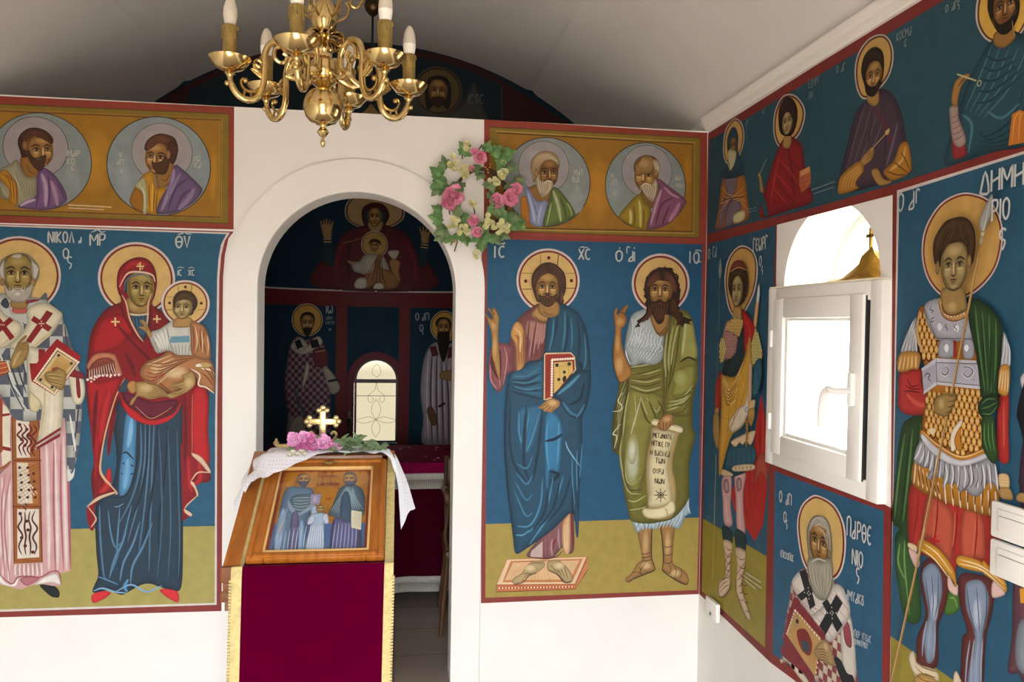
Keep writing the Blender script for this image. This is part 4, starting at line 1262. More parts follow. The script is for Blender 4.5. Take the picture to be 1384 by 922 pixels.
p.figure('b', 'painted_prophet', 'shaggy dark-haired man in white fur and an olive cloak holding an open scroll', '''
@780 310 6.017
=halo
d dac9c3 680 442 245
d 7a2a20 680 442 227
d dcb672 680 442 211
=legs
@780 680 6.017
F a87c48 490 180 605 180 600 300 605 440 632 520 625 550 560 570 470 610 430 645 400 640 395 610 440 570 490 490 530 450 505 320
F a87c48 670 150 790 150 785 300 775 460 790 500 860 540 905 600 905 645 880 660 800 620 750 580 695 550 690 510 700 450 690 300
b d2ae78 a87c48 555 330 30 120
b d2ae78 a87c48 735 330 28 130
b d8bc8c a87c48 560 510 50 34
b d8bc8c a87c48 800 570 50 34
i 3c2814 6 3 - 510 415 560 412 605 400 / 520 470 560 470 605 455
i 3c2814 6 3 - 695 355 740 358 780 345 / 700 480 740 490 780 470
i 3c2814 5 3 - 450 560 500 565 540 590 / 560 490 530 520 500 580
i 3c2814 5 3 - 740 490 760 530 750 580 / 840 530 850 580 830 620
s 3c2814 9 398 640 470 612 560 575 628 545 628 510
s 3c2814 9 692 520 700 555 800 625 880 662 905 640
s 3c2814 8 610 180 605 300 605 440 630 510
s 3c2814 8 680 170 690 300 700 450 690 520
=fur white fur hem
@780 570 6.017
F a9bcc4 440 770 600 760 800 690 900 590 912 690 915 740 880 770 870 800 830 870 780 860 750 840 660 850 640 880 600 870 560 860 490 900 460 850
i eef6f8 11 12 a9bcc4 470 780 480 830 500 890 / 900 610 900 690 920 750
i 7a929e 7 9 - 500 780 500 830 470 880 / 860 660 870 740 850 830
i dfecf0 10 10 a9bcc4 520 770 560 820 560 880 / 830 680 850 760 800 850
=. olive cloak
@780 440 6.017
F 77712c 420 330 560 310 690 270 700 100 720 0 760 -80 860 -120 930 -40 960 100 980 290 970 460 940 640 940 820 960 900 915 1100 910 1300 900 1420 790 1560 660 1600 560 1610 440 1590 410 1500 370 1300 345 1080 290 1020 280 900 290 720 330 540 350 420
F 8f8a40 420 520 660 560 700 640 600 900 560 1160 470 1400 380 1180 380 900
i c4c48a 18 4 77712c 430 340 560 320 680 290 / 430 490 560 530 680 500
i 45401a 16 4 77712c 420 400 560 380 690 330 / 430 510 560 550 690 520
i bdbd84 20 4 77712c 420 540 390 700 370 900 / 560 580 640 700 680 640
g d0d0a0 77712c 26 520 580 470 760 430 900
i 45401a 20 3 77712c 510 620 560 760 600 800 / 650 600 700 700 690 800
b cfd4bc 8f8a40 450 1090 60 220
b dde0cc 9a9a60 445 1020 38 110
i b9ba80 18 2 77712c 360 900 350 1080 410 1340 520 1370 / 390 1090 400 1250 450 1290 520 1230
i 3c3816 16 2 77712c 370 1180 420 1330 540 1330 / 420 1480 480 1500 570 1440
i c4c48a 16 2 77712c 410 1420 470 1430 560 1380 / 420 1500 500 1490 560 1470
F 5a5420 290 720 340 560 400 420 420 480 380 700 360 900 330 1020 290 1000
i a8a86c 12 4 5a5420 400 430 350 560 320 680 / 380 640 340 790 320 960
s d4d4a8 10 370 540 330 610 360 650 350 690 285 700
s d4d4a8 10 350 800 290 880 320 900 300 1000
=shoulder_drape
F 837c34 720 20 770 -90 860 -130 930 -60 960 100 980 290 975 460 930 560 920 700 880 740 720 720 700 640 690 400 700 120
i 3c3816 20 4 837c34 760 -60 740 100 700 400 710 620 / 850 -80 820 100 800 280 740 520
i c2c486 22 3 837c34 730 60 710 260 720 420 / 830 -60 780 160 760 320
F a8a458 860 -60 930 -40 960 100 970 260 850 280 830 260
g ced09c a8a458 30 880 -40 870 100 850 240
s 3c3816 18 830 300 900 260 975 290
F 9a9648 800 400 870 330 950 340 940 480 860 560 770 570 780 480
b b8b870 9a9648 840 430 60 70
i c8ca94 18 3 837c34 730 690 830 650 920 560 / 740 620 840 600 940 480
i 3c3816 14 3 837c34 740 720 850 700 910 620 / 780 600 860 580 940 520
=fleece white fleece
@780 440 6.017
F b9c2c2 400 60 440 -80 500 -120 570 -130 640 -40 700 60 700 160 690 270 620 320 520 310 440 330 420 270 385 200
i f0f4f2 10 11 b9c2c2 440 -70 450 40 400 180 / 690 80 640 200 560 300
i 9aa8ae 6 8 - 450 -40 430 30 440 80 / 680 60 640 130 650 180
i eef2f0 9 9 b9c2c2 440 20 480 70 440 120 470 170 / 690 100 670 150 690 190 650 230
i 8a989c 6 9 - 430 120 420 160 450 200 430 240 / 680 180 640 210 660 240 610 290
s f6faf8 9 390 200 400 250 430 320
=blessing_arm
@780 310 6.017
F b07a3c 300 760 295 700 300 660 325 640 320 690 345 670 390 620 412 625 380 690 395 700 398 750 380 790 355 820 365 960 400 1060 440 1150 430 1200 360 1250 325 1220 290 1080 295 920 305 830
b d8aa6c b07a3c 340 1110 40 90
b d4a462 b07a3c 325 930 22 80
b d0a05c b07a3c 345 750 36 40
i 5e3a14 5 4 - 310 700 325 660 330 645 / 360 740 385 690 405 635
s 5e3a14 6 330 690 360 675 385 700 390 750
s 5e3a14 8 292 920 290 1080 325 1215 360 1245 430 1200
=head
F 9c7038 580 680 700 760 750 640 720 830 670 870 640 830
F a87c42 590 720 640 690 740 690 730 790 700 850 660 860 630 830
s 5e3a14 8 610 780 660 850 720 790
f 32190f 560 640 545 600 562 570 535 545 552 520 532 490 552 465 545 430 565 415 560 385 590 375 600 340 625 345 640 318 668 325 665 305 690 318 715 298 715 325 745 318 745 342 775 340 775 362 805 365 795 392 822 400 810 430 832 450 820 480 838 505 818 520 832 555 812 565 825 600 808 610 830 640 820 660 860 690 850 705 900 725 935 735 905 755 925 775 870 765 850 800 835 770 800 790 810 740 760 700 700 690 600 690 570 740 540 735 500 770 510 790 465 800 490 760 480 745 530 710 555 680
i 32190f 14 9 - 570 430 560 410 565 380 / 800 400 815 390 800 360
i 32190f 14 8 - 640 340 660 320 650 315 / 740 340 770 330 750 315
i 32190f 14 6 - 810 480 830 490 825 510 / 790 620 820 600 800 640
H 668 500 250 0 0 n .8
F 3c2010 580 560 610 590 660 575 715 590 745 560 740 640 710 690 700 740 670 772 640 760 610 700 590 650
i 6e4020 6 6 - 600 600 620 660 640 740 / 730 600 720 660 690 740
s 2a140a 10 630 592 665 578 700 592
s 7a3c2a 8 650 602 668 606 686 602
F 3a1f12 540 490 550 420 590 350 650 320 720 320 780 350 815 420 828 500 805 570 790 560 770 500 750 440 690 420 640 420 600 450 585 510 590 600 570 640 555 560
i 6a4028 6 8 - 555 480 590 400 660 345 / 600 460 640 420 680 415
i 6a4028 6 8 - 700 345 770 390 805 500 / 700 415 750 440 780 520
i 5c341e 6 6 - 800 560 800 640 850 730 / 770 560 760 660 820 770
i 5c341e 6 5 - 580 600 570 680 510 760 / 600 640 590 700 530 760
=scroll open cream scroll
@780 570 6.017
F d8b674 610 40 810 70 815 130 780 260 770 380 795 500 795 640 770 760 690 790 560 780 520 740 530 700 570 690 560 560 552 440 560 280 590 130
F ecdcae 620 60 780 85 780 140 745 260 735 400 755 520 750 660 580 690 580 560 570 430 580 280 605 140
F f0e2ba 595 0 620 -25 660 -15 720 20 800 25 850 50 845 85 800 85 700 50 610 25
i a8803c 6 2 - 600 22 700 55 830 88 / 600 -10 660 -5 850 55
F f0e0b4 525 740 535 700 600 700 700 680 740 640 780 650 790 720 740 760 660 785 570 780
i a8803c 6 2 - 560 700 660 695 750 650 / 560 780 680 788 780 740
s a8803c 6 705 700 720 720 730 770
t 3a2a18 38 6 612 85 .14 .7 METANOITE
t 3a2a18 40 6 600 150 .14 .7 HGGIKE_GR
t 3a2a18 40 6 588 225 .12 .75 H_BACILEA
t 3a2a18 42 6 630 290 .1 .9 TWN
t 3a2a18 40 6 610 375 .08 .9 OYRA
t 3a2a18 42 6 625 455 .08 .9 NWN
l 3a2a18 6 670 535 670 650
l 3a2a18 6 615 592 725 590
l 3a2a18 5 630 555 715 630
l 3a2a18 5 630 632 715 552
o 3a2a18 5 670 592 22
=scroll_hand
@780 440 6.017
F b0804a 660 770 690 730 730 715 770 730 765 790 740 830 700 855 660 840 640 810
i 5e3a18 6 4 - 660 780 665 820 670 845 / 750 760 745 800 735 835
b d4aa74 b0804a 720 760 36 26
''')
p.part('i', 'inscription'); p.run('''
@640 310 6.017
t c6cccb 95 13 170 138 .0 1 I
t c6cccb 90 13 205 140 .0 1.1 C
s c6cccb 9 200 130 225 118 240 125 250 112 235 115
t c6cccb 85 12 850 163 .0 1 xC
s c6cccb 9 855 155 880 145 900 152 925 145
t c6cccb 88 13 1152 175 .0 1.2 O
t c6cccb 50 9 1240 148 .0 1 G
t c6cccb 80 12 1255 180 .0 1 A
l c6cccb 11 1300 185 1300 265
x c6cccb 6 2 1180 155 1300 155
@780 310 6.017
t c6cccb 95 12 907 182 .0 1 I
t c6cccb 88 13 940 188 .0 1 O
s c6cccb 9 940 270 960 280 985 262 1000 275
s c6cccb 9 945 180 970 172 1005 182''')
p.build()
# ------------------------------------------------------------------ murals on the right wall
p = mural('right', 'frieze_mural', 'dark blue frieze of half-length haloed men on the right wall under the white cornice', 'mural', (XR, -1.2, 1.98))
p.part('b', 'border'); p.run('''
@0 0 1
f 84302a 957.3 180.5 1520 -175 1520 186 1384 206.5 1207 263.5 1050.5 304 955.5 330.5''')
p.part('k', 'blue_background'); p.run('''
@0 0 1
f 28505e 959 190 1520 -145 1520 148 1384 193 1210 249 1100 281 957 316''')
p.figure('a', 'painted_monk', 'hooded long-bearded man in an ochre cloak, nearest the corner', '''
@950 140 5.125
=halo
F c9bcb0 142 300 160 180 218 104 270 130 290 210 280 300 240 390 180 425 150 380
F 5a2a22 148 300 166 185 218 112 264 136 283 212 273 300 236 382 182 414 156 376
F cfa75c 154 300 172 190 218 122 258 142 276 214 267 300 232 374 184 402 162 372
=.
F a8692a 92 870 110 740 130 560 150 500 230 480 290 500 312 640 318 800 200 842
F 7a6a78 150 520 240 500 220 640 190 700 150 780 130 850 105 856 130 700 170 620
F 7a6a78 180 700 230 640 270 720 220 830 150 850
i d8a860 9 4 a8692a 130 580 180 630 240 640 / 110 760 160 700 200 650
i d8a860 9 4 a8692a 300 560 250 620 210 640 / 310 740 270 680 210 660
i 5a3414 7 4 - 120 640 170 660 200 650 / 300 640 260 650 215 652
F d8cc9c 220 770 290 740 288 805 222 830
=head
F 24485a 175 350 172 250 200 175 230 168 250 230 248 330 285 440 290 490 200 520 140 515 130 470 170 440
H 212 300 130 .1 0 d .8
F c8bc94 180 330 215 320 240 340 225 420 200 470 180 430
i e8e0c0 4 5 c8bc94 185 340 190 400 198 460 / 238 345 225 400 208 450
i 12303e 9 3 - 150 500 200 490 280 460 / 140 480 190 450 180 380
''')
p.figure('b', 'painted_healer', 'young dark-haired man in a crimson cloak holding a small box', '''
@950 140 5.125
=halo
F c9bcb0 490 160 505 40 560 -55 640 -60 700 10 712 90 680 200 620 270 550 310 505 260
F 5a2a22 497 160 512 44 563 -46 636 -50 692 14 703 90 672 194 614 262 552 300 512 256
F cfa75c 507 160 522 48 567 -34 630 -38 682 20 692 90 662 188 608 250 555 286 522 250
=.
F 8c1c22 400 790 430 600 460 500 500 370 550 260 590 220 640 240 690 290 710 430 740 560 760 620 750 690 600 740
g c23a38 8c1c22 34 530 370 500 520 470 700
g 4c0e14 8c1c22 34 590 300 620 460 640 650
i c23a38 14 3 8c1c22 520 380 600 460 660 560 / 480 560 540 640 600 700
i 4c0e14 12 3 8c1c22 560 340 640 420 690 500 / 500 480 560 600 640 690
F ad8346 395 540 385 490 400 480 415 540 425 620 405 640
l c8b890 5 392 500 445 385
F 2c5262 400 640 420 620 460 760 430 775
=box
f b05a34 675 470 745 435 755 510 750 560 690 620 670 560
f d89a5c 675 470 745 435 748 470 680 505
i e8c890 4 4 - 680 505 755 480 / 680 610 755 570
=head
F b08a4c 570 220 610 210 620 260 600 310 560 300
F 2c1810 530 110 540 20 580 -40 630 -30 660 40 655 140 620 220 560 220 535 180
H 592 130 170 -.1 0 p .85
F 2c1810 530 110 540 20 580 -40 630 -30 660 40 655 140 630 110 600 60 570 80 548 130 545 180
i 5a3a22 5 5 2c1810 540 100 560 30 600 -10 / 650 100 640 40 610 0
''')
p.figure('c', 'painted_physician', 'dark-bearded man in a plum cloak and ochre sleeves holding a spoon', '''
@1090 30 3.688
=halo
F c9bcb0 242 250 258 160 310 85 375 60 420 90 438 170 415 270 350 350 290 385 255 340
F 5a2a22 249 250 264 163 313 92 374 67 415 96 431 170 409 267 346 344 292 377 261 336
F cfa75c 257 250 272 166 316 101 373 76 409 102 423 170 402 263 342 336 293 367 268 332
=.
F 4a3a48 165 850 180 720 215 580 250 450 310 380 380 330 440 370 480 470 500 580 528 700 520 750 400 800
i 7d6a78 12 4 4a3a48 300 400 250 560 200 760 / 400 420 360 560 270 760
i 221822 11 4 4a3a48 280 420 240 560 190 740 / 440 400 480 540 490 700
g 6a3038 4a3a48 40 340 430 400 520 430 640
g 7d6a78 4a3a48 30 460 500 430 620 400 720
F b8802c 165 858 165 790 190 750 270 690 290 740 250 800 260 830
i e8bc70 9 5 b8802c 180 840 200 770 270 710 / 240 830 250 780 285 740
F b8802c 440 690 470 610 510 600 528 690 520 750 440 790 400 770 390 740
g e8bc70 b8802c 24 500 620 480 690 420 740
i 6a4414 7 3 - 470 640 500 690 520 740 / 400 740 450 760 500 760
=hands
F b48a4c 275 690 310 640 340 620 340 660 325 690 290 715
i 6a4420 5 3 - 300 660 325 640 345 625 / 300 690 325 670 340 650
l d8b878 5 325 640 415 540
F d8b878 398 545 420 530 415 555 402 562
F b48a4c 330 740 360 730 390 780 430 790 420 805 370 815 340 780
=head
F a88448 310 360 360 330 370 390 345 420 310 400
F 221610 280 250 295 170 340 125 380 140 392 200 385 280 350 360 310 350 290 300
H 340 275 165 .15 -.1 n .82
F 2a1c12 300 300 325 320 350 318 375 280 370 330 340 372 305 355
F 221610 280 250 295 170 340 125 380 140 392 200 385 230 365 195 330 200 305 230 302 300
i 54381e 5 5 221610 288 240 310 170 350 140 / 380 200 370 165 350 150
s b08060 5 365 340 362 370 368 400
''')
p.figure('d', 'painted_apostle', 'dark-bearded man in a teal cloak raising a hand with a small rod, nearest the camera', '''
@1260 0 4.008
=halo
F c9bcb0 238 90 255 -30 330 -110 440 -130 520 -60 540 60 480 190 400 240 310 225 260 170
F 5a2a22 248 90 264 -26 334 -102 438 -120 512 -54 530 60 474 184 398 230 314 215 268 165
F d8ac48 258 90 274 -22 338 -92 436 -110 502 -50 520 60 468 178 396 220 318 205 278 160
=.
F 28505e 80 900 90 780 140 620 200 440 270 300 330 215 400 160 480 180 560 240 600 560 600 760 300 830
i 5a8a94 16 5 28505e 330 240 260 420 180 600 / 520 260 420 480 280 640
i 123038 18 5 28505e 290 300 360 330 450 300 / 240 560 330 540 500 400
i 123038 20 4 28505e 520 420 440 640 300 740 260 700 / 560 640 500 740 380 790 260 790
g 5a8a94 28505e 24 300 600 380 640 480 560
g 5a8a94 28505e 30 170 620 220 680 200 830
g 123038 28505e 22 150 600 130 720 120 850
F 9a3034 120 860 110 760 105 660 140 640 170 700 185 780 190 840
F b09a94 100 640 102 580 145 575 150 640 190 760 150 800 115 760
i 9a3034 4 5 - 102 640 130 630 150 610 / 110 760 150 750 185 720
=hand
F b08044 110 560 118 480 140 430 190 400 210 410 170 460 150 520 140 575
i 6a4420 5 3 - 150 450 175 425 195 410 / 140 480 165 450 185 430
l c0bc90 8 140 402 245 438
o c0bc90 6 262 452 14
=book
f c87828 420 790 440 620 480 596 560 620 560 760
i e8b868 5 4 - 440 780 455 640 490 610 / 540 760 540 650 520 620
=head
F 9a7038 345 180 430 150 460 200 400 260 345 245
F 241810 312 60 320 -40 380 -90 440 -80 480 0 470 100 420 180 370 180 330 120
H 400 40 225 .25 0 d .84
F 241810 335 90 370 130 410 120 455 80 450 130 410 185 370 175
F 241810 312 60 320 -40 380 -90 440 -80 480 0 470 60 450 -10 400 -40 350 -10 340 60 345 110
s b08060 7 445 110 450 160 460 200
''')
p.part('i', 'inscription'); p.run('''
@1090 30 3.688
t 7f8f92 34 6 158 220 -.35 1 O
t 7f8f92 34 6 182 212 -.35 .9 AG
t 7f8f92 40 6 460 55 -.5 .9 KOCMA
t 8f9fa0 34 6 500 90 -.5 1 C
t 6f8084 40 6 18 290 -.5 .9 EDHM
t 6f8084 36 6 20 350 -.5 .9 ON
l 7c8a90 6 32 838 150 795
l 7c8a90 5 45 856 145 822
@1260 0 4.008
t 8f9c8c 40 6 85 28 -.25 1 O
t 8f9c8c 40 6 120 14 -.25 .9 AGs
@950 140 5.125
t 6f8084 34 5 420 40 -.5 .9 OAG
t 6f8084 34 5 92 240 -.5 .9 A
t 6f8084 40 5 305 110 -.3 .8 AN
t 6f8084 40 5 310 160 -.3 .8 T
t 6f8084 40 5 312 210 -.3 .8 s
l 78888c 5 320 735 385 718
l 78888c 5 322 755 385 738''')
p.build()
# ---- young soldier in the corner
p = mural('right', 'soldier_mural', 'narrow blue wall mural of a soldier in a yellow sash, between corner and window', 'mural', (XR, -.35, .27))
p.part('b', 'border'); p.run('''
@0 0 1
f 84302a 955.5 330.5 1050.5 304 1049 391 1043.4 624 1042 896 945.5 803''')
p.part('k', 'blue_background'); p.run('''
@0 0 1
f 29566e 957.5 330 1049 305 1046 392 1040.5 626 1036.5 752 950.5 701''')
p.part('o', 'olive_ground'); p.run('''
@0 0 1
f 9c8c34 950.5 701 1036.5 752 1034.5 876 949 799''')
p.figure('g', 'painted_soldier', None, '''
@945 300 4.61
=halo
F d6c8c0 160 370 180 240 230 165 285 148 345 190 368 290 350 430 300 540 245 610 185 540
F 5a2620 167 370 186 244 233 173 284 157 340 196 360 290 343 426 296 532 246 598 191 534
F cfa35a 175 370 193 248 236 182 283 166 335 203 352 290 336 422 292 524 247 586 198 528
=cloak red cloak
@945 480 4.61
f b3201f 390 240 430 480 445 640 430 760 420 900 400 1060 350 1160 310 1100 280 1060 220 960 200 860 240 760 340 640 350 480
g d8463a b3201f 40 400 320 400 560 380 760
i 6a1012 16 4 b3201f 380 360 380 640 360 900 / 300 760 280 900 330 1080
F b05038 370 640 410 620 430 790 390 730 350 800
=legs
@945 480 4.61
F d8a8a4 145 770 200 740 205 850 200 940 210 1060 160 1050 150 920
F d8a8a4 225 740 292 730 280 850 280 960 290 1110 240 1090 232 900
F 9a7478 158 780 185 780 190 850 170 860 155 830
F b8929a 165 790 180 790 183 840 168 845
F 9a7478 240 770 265 770 268 830 245 850 235 810
F b8929a 246 780 260 780 262 828 248 835
i f0d4cc 12 2 d8a8a4 170 870 175 960 185 1040 / 250 860 255 960 262 1080
@945 660 4.61
F 1c3a42 150 235 210 270 205 350 155 325
F 1c3a42 230 255 292 290 290 395 235 370
F dcc0a0 155 325 210 345 200 460 200 590 185 640 150 680 125 670 130 580 165 545 165 420
F dcc0a0 232 372 294 395 290 480 270 610 300 720 325 800 318 828 295 800 255 700 235 630 240 480
i 6a2c20 5 5 - 165 360 190 385 205 380 / 165 520 180 560 200 540
i 6a2c20 5 3 - 205 400 180 430 165 470 / 200 500 180 540 165 570
i 6a2c20 5 3 - 130 600 150 570 175 560 / 130 660 160 620 195 600
i 6a2c20 5 7 - 236 420 265 445 292 440 / 290 760 310 770 322 765
i 6a2c20 5 5 - 290 460 265 500 238 540 / 290 680 275 700 260 690
s 5a2418 6 128 590 125 660 150 680 190 640 205 590
s 5a2418 6 236 560 236 640 290 790 320 830
=. blue tunic
@945 480 4.61
F 225062 160 100 120 150 130 600 165 710 215 760 345 690 345 540 350 240 400 220 410 60 380 -60 280 -120 200 -60
F 2a5c6e 170 580 340 560 345 690 215 720 160 705
i 12323e 8 6 - 180 600 175 650 170 700 / 330 580 335 630 335 680
F d8c09c 150 710 210 735 212 755 150 750
F d8c09c 225 690 340 680 345 715 225 725
x 8a5a2c 8 5 235 705 330 700
F e8cca0 215 530 345 470 355 500 330 560 300 540 280 560 260 548 235 572 215 560
i 8a5a34 4 6 - 230 520 232 560 / 335 480 345 520
F a82224 115 160 150 110 140 330 110 350 105 260
F c89450 110 330 130 330 125 370 105 365
F b08a50 100 370 130 370 135 460 130 570 115 580 95 490
F d9a0a0 148 -60 170 -180 200 -220 250 -220 240 -60 230 20 160 30 150 0
=armour
@945 300 4.61
F c9993c 180 640 220 600 280 620 285 660 250 720 200 700
a c89a40 f0d490 8a5a20 22 180 650 220 600 285 620 280 660 250 720 195 710
F a8706c 165 700 195 680 250 720 235 820 200 860 170 850
a a8706c d8a8a0 6a3838 20 165 700 195 680 250 720 235 820 200 860 170 850
F 14242e 285 640 300 780 280 900 300 1010 240 1030 165 1000 165 880 240 820
i 4a6470 3 9 - 250 740 215 860 180 990 / 300 660 295 840 285 1000
F b8a048 150 730 170 720 175 800 165 860 140 880 145 800
a b8a048 e8dc98 5a4a1c 20 140 740 170 720 178 800 160 870 135 860
F b89a48 360 650 380 700 400 790 410 830 380 890 345 900 335 840 340 720
a b8a450 ece0a0 5a5024 22 345 660 380 690 405 800 405 850 370 900 335 880
F b01c20 270 545 310 570 360 650 350 720 330 800 330 900 310 930 295 800 290 640
g e04038 b01c20 18 290 570 330 680 325 790
d 2c6058 318 783 15 26
o c8a050 5 318 783 17
=sash yellow sash
@945 480 4.61
F d6a23c 150 130 170 125 240 130 300 0 330 -120 345 60 335 140 320 330 290 440 220 500 180 620 140 760 135 600 150 320
i f4dca0 14 4 d6a23c 160 160 200 300 240 280 / 170 140 210 220 290 40
i 8a5a14 8 5 - 155 220 190 310 240 260 / 165 150 200 230 270 120
F e8d8c0 200 420 260 330 300 300 330 150 335 300 290 430 220 480
i b8781c 8 4 - 150 330 150 560 140 720 / 320 120 270 320 190 480
x 7a4a14 4 6 170 210 230 190 280 190
x 7a4a14 4 5 150 430 165 400 235 320
=sword
@945 480 4.61
F b0bcc0 295 340 315 320 325 340 310 360
i a8702c 10 3 - 300 380 310 460 305 580 / 315 380 318 460 312 570
i f0d8a0 3 8 - 300 385 318 395 / 302 550 318 560
F d8b088 325 80 345 70 338 330 320 330
=scabbard
@945 300 4.61
F e0a868 385 400 395 420 375 640 360 650 358 600
F d8dce0 378 440 386 395 396 430 388 500 374 500
=hands
@945 480 4.61
F d8b888 330 290 365 280 360 330 335 340
F b8904c 325 340 360 330 362 380 345 440 330 430 320 390
i 6a4420 4 4 - 330 380 332 410 335 435 / 350 370 350 400 348 435
F 24566a 345 150 360 60 400 20 410 120 385 240 350 270
i 5a9aa8 10 3 24566a 365 90 375 150 390 200 / 350 180 365 230 385 230
=spear
@945 300 4.61
F 8f9a98 148 225 158 290 150 350 140 350 138 290
l 8a7c44 6 146 350 137 700
@945 480 4.61
l 8a7c44 6 133 -80 118 570
@945 660 4.61
l c8b060 6 122 -210 112 170
l c8b060 6 112 170 100 570
=head
@945 300 4.61
F b08c50 235 530 275 530 280 600 250 612 228 590
s c8b080 8 225 590 250 610 278 600
F 3a2416 200 400 205 330 225 260 265 238 300 260 320 330 322 420 300 490 270 520 230 500 210 450
H 252 430 195 -.1 0 p .86
F 3a2416 200 400 205 330 225 270 265 250 300 270 320 330 322 420 300 490 296 400 270 340 245 345 228 390 225 470 210 450
x 5e3c20 10 9 208 380 235 320 300 330
x 5e3c20 10 6 310 340 318 400 305 470
F 7a3a24 215 310 225 265 265 238 300 262 318 295 265 290
s d8a868 6 212 315 262 285 320 302
''')
p.part('i', 'inscription'); p.run('''
@945 300 4.61
t b8c0c0 62 9 75 170 -.3 1 O
t b8c0c0 60 8 105 160 -.3 .9 GA
t c4c8c4 75 10 360 110 -.25 .8 GEWRG
t c4c8c4 60 9 398 215 -.2 1 O
t c4c8c4 40 7 412 280 -.2 1 s
@945 660 4.61
l c8c4b0 7 310 525 410 588
l c8c4b0 7 300 545 412 622
l c8c4b0 7 305 570 372 625''')
p.build()
# ---- bishop bust under the window
p = mural('right', 'bishop_mural', 'small square blue wall mural under the white window with a long-bearded bishop holding a book', 'mural', (XR, -1.04, .27))
p.part('b', 'border'); p.run('''
@0 0 1
f 8e2f2a 1043.4 624 1197 682.4 1206 687 1203 1015 1042 896''')
p.part('k', 'blue_background'); p.run('''
@0 0 1
f 2b6080 1047.5 637 1195 691 1192 985 1044.5 884''')
p.figure('p', 'painted_bishop', None, '''
@1040 650 3.388
=halo
F e6d8d0 128 210 145 120 190 72 230 68 300 110 345 200 352 320 330 420 280 460 200 440 150 360
F 7a241e 134 210 150 124 192 79 230 75 296 116 338 203 345 320 324 414 278 452 203 432 156 356
F e2bd72 141 210 156 128 195 87 230 83 291 122 331 206 337 320 317 407 275 443 206 424 162 352
=.
F d8cdb4 62 830 75 650 95 540 105 460 160 400 230 440 300 460 350 520 375 620 390 760 402 1050 230 930 62 818
k 93404c 34 62 830 75 650 95 540 105 460 160 400 230 440 300 460 350 520 375 620 390 760 402 1050 230 930 62 818
g f0e4cc d8cdb4 40 90 820 140 880 200 960
F a8485a 120 800 190 780 210 905 150 870
F d8cdb4 62 810 75 740 110 780 90 830
F e6ddd0 330 580 380 640 400 900 340 880
F a04858 340 640 370 660 380 760 350 740
=omophorion
F ece2d8 105 460 160 405 200 480 330 560 300 600 220 640 180 600 130 530
F ece2d8 340 490 375 600 330 690 280 740 230 690 190 630 250 570 290 480
i b89098 5 5 - 300 500 340 560 370 600 / 210 620 260 670 300 730
i b89098 5 3 - 115 470 180 560 240 600 / 105 480 150 560 210 640
f 1c1c22 140 415 170 405 215 570 190 590
f 1c1c22 130 525 200 470 218 500 150 550
f 1c1c22 310 520 340 560 262 705 232 665
f 1c1c22 245 560 268 540 340 660 315 695
x f4ece0 4 4 165 512 205 520
x f4ece0 4 4 182 490 186 540
x f4ece0 4 4 270 605 310 605
x f4ece0 4 4 290 580 292 630
F 26262c 300 810 330 820 360 880 390 900 396 1010 340 930
=book
f 8a2c34 118 525 262 705 258 745 210 925 62 800 80 650
f c8a060 125 590 240 720 215 900 80 700
i d88a4c 8 6 - 140 620 120 680 110 740 / 225 740 215 800 205 870
x fff0e0 6 12 124 594 245 735
x fff0e0 6 9 120 596 85 700
x fff0e0 6 8 240 740 215 900
i 5a1c20 4 5 - 115 545 250 715 / 88 640 110 600
F 8a2c24 130 690 170 680 200 740 190 800 150 770
F 3c4a5a 155 730 185 745 182 785 158 770
F 2c2a20 128 632 140 640 136 655 126 648
=hand
F bb9a68 212 770 240 735 270 730 290 770 305 830 300 850 250 830 215 800
i 6a4a28 4 5 - 215 775 245 770 270 780 / 235 820 260 820 280 835
b dcc294 bb9a68 265 760 24 20
=head
F a8a08e 180 300 178 220 205 165 245 160 275 185 290 250 292 340 275 390 200 400
H 235 288 205 -.15 0 n .86
F b4ae9c 186 235 192 195 208 168 245 160 272 185 288 245 290 320 281 330 278 270 264 222 240 204 212 206 196 228
i e0dccc 6 5 b4ae9c 195 200 225 170 265 185 / 270 230 275 290 280 330
F b0aa94 180 370 205 350 235 365 265 355 292 360 300 430 290 510 258 548 220 530 195 470
i e4e0d0 6 8 b0aa94 190 380 200 450 240 535 / 290 380 290 460 265 535
i 6a6450 3 6 - 200 390 210 470 245 540 / 285 400 280 470 258 540
s d8d4c4 9 200 372 232 358 270 370
b b89468 7a5a30 282 335 10 22
''')
p.part('i', 'inscription'); p.run('''
@1040 650 3.388
t d4d6d4 50 8 55 45 .25 1 O
t d4d6d4 48 7 85 58 .25 .8 AGI
t d4d6d4 48 7 75 140 .25 1 O
t d4d6d4 34 6 85 180 .25 1 s
t c4ccd0 30 5 60 318 .38 .75 EPICKOPOC
t d4d6d4 80 9 368 170 .38 .7 PARQE
t d4d6d4 72 9 392 310 .38 .8 NIO
t d4d6d4 62 8 410 395 .38 1 s
t c8d0d4 44 6 348 490 .38 .8 LAMYAK8
t b8c4cc 30 4 395 680 .38 .7 YPER_YGEIAC
t b8c4cc 26 4 402 720 .38 .7 DHMHTRIOY''')
p.build()
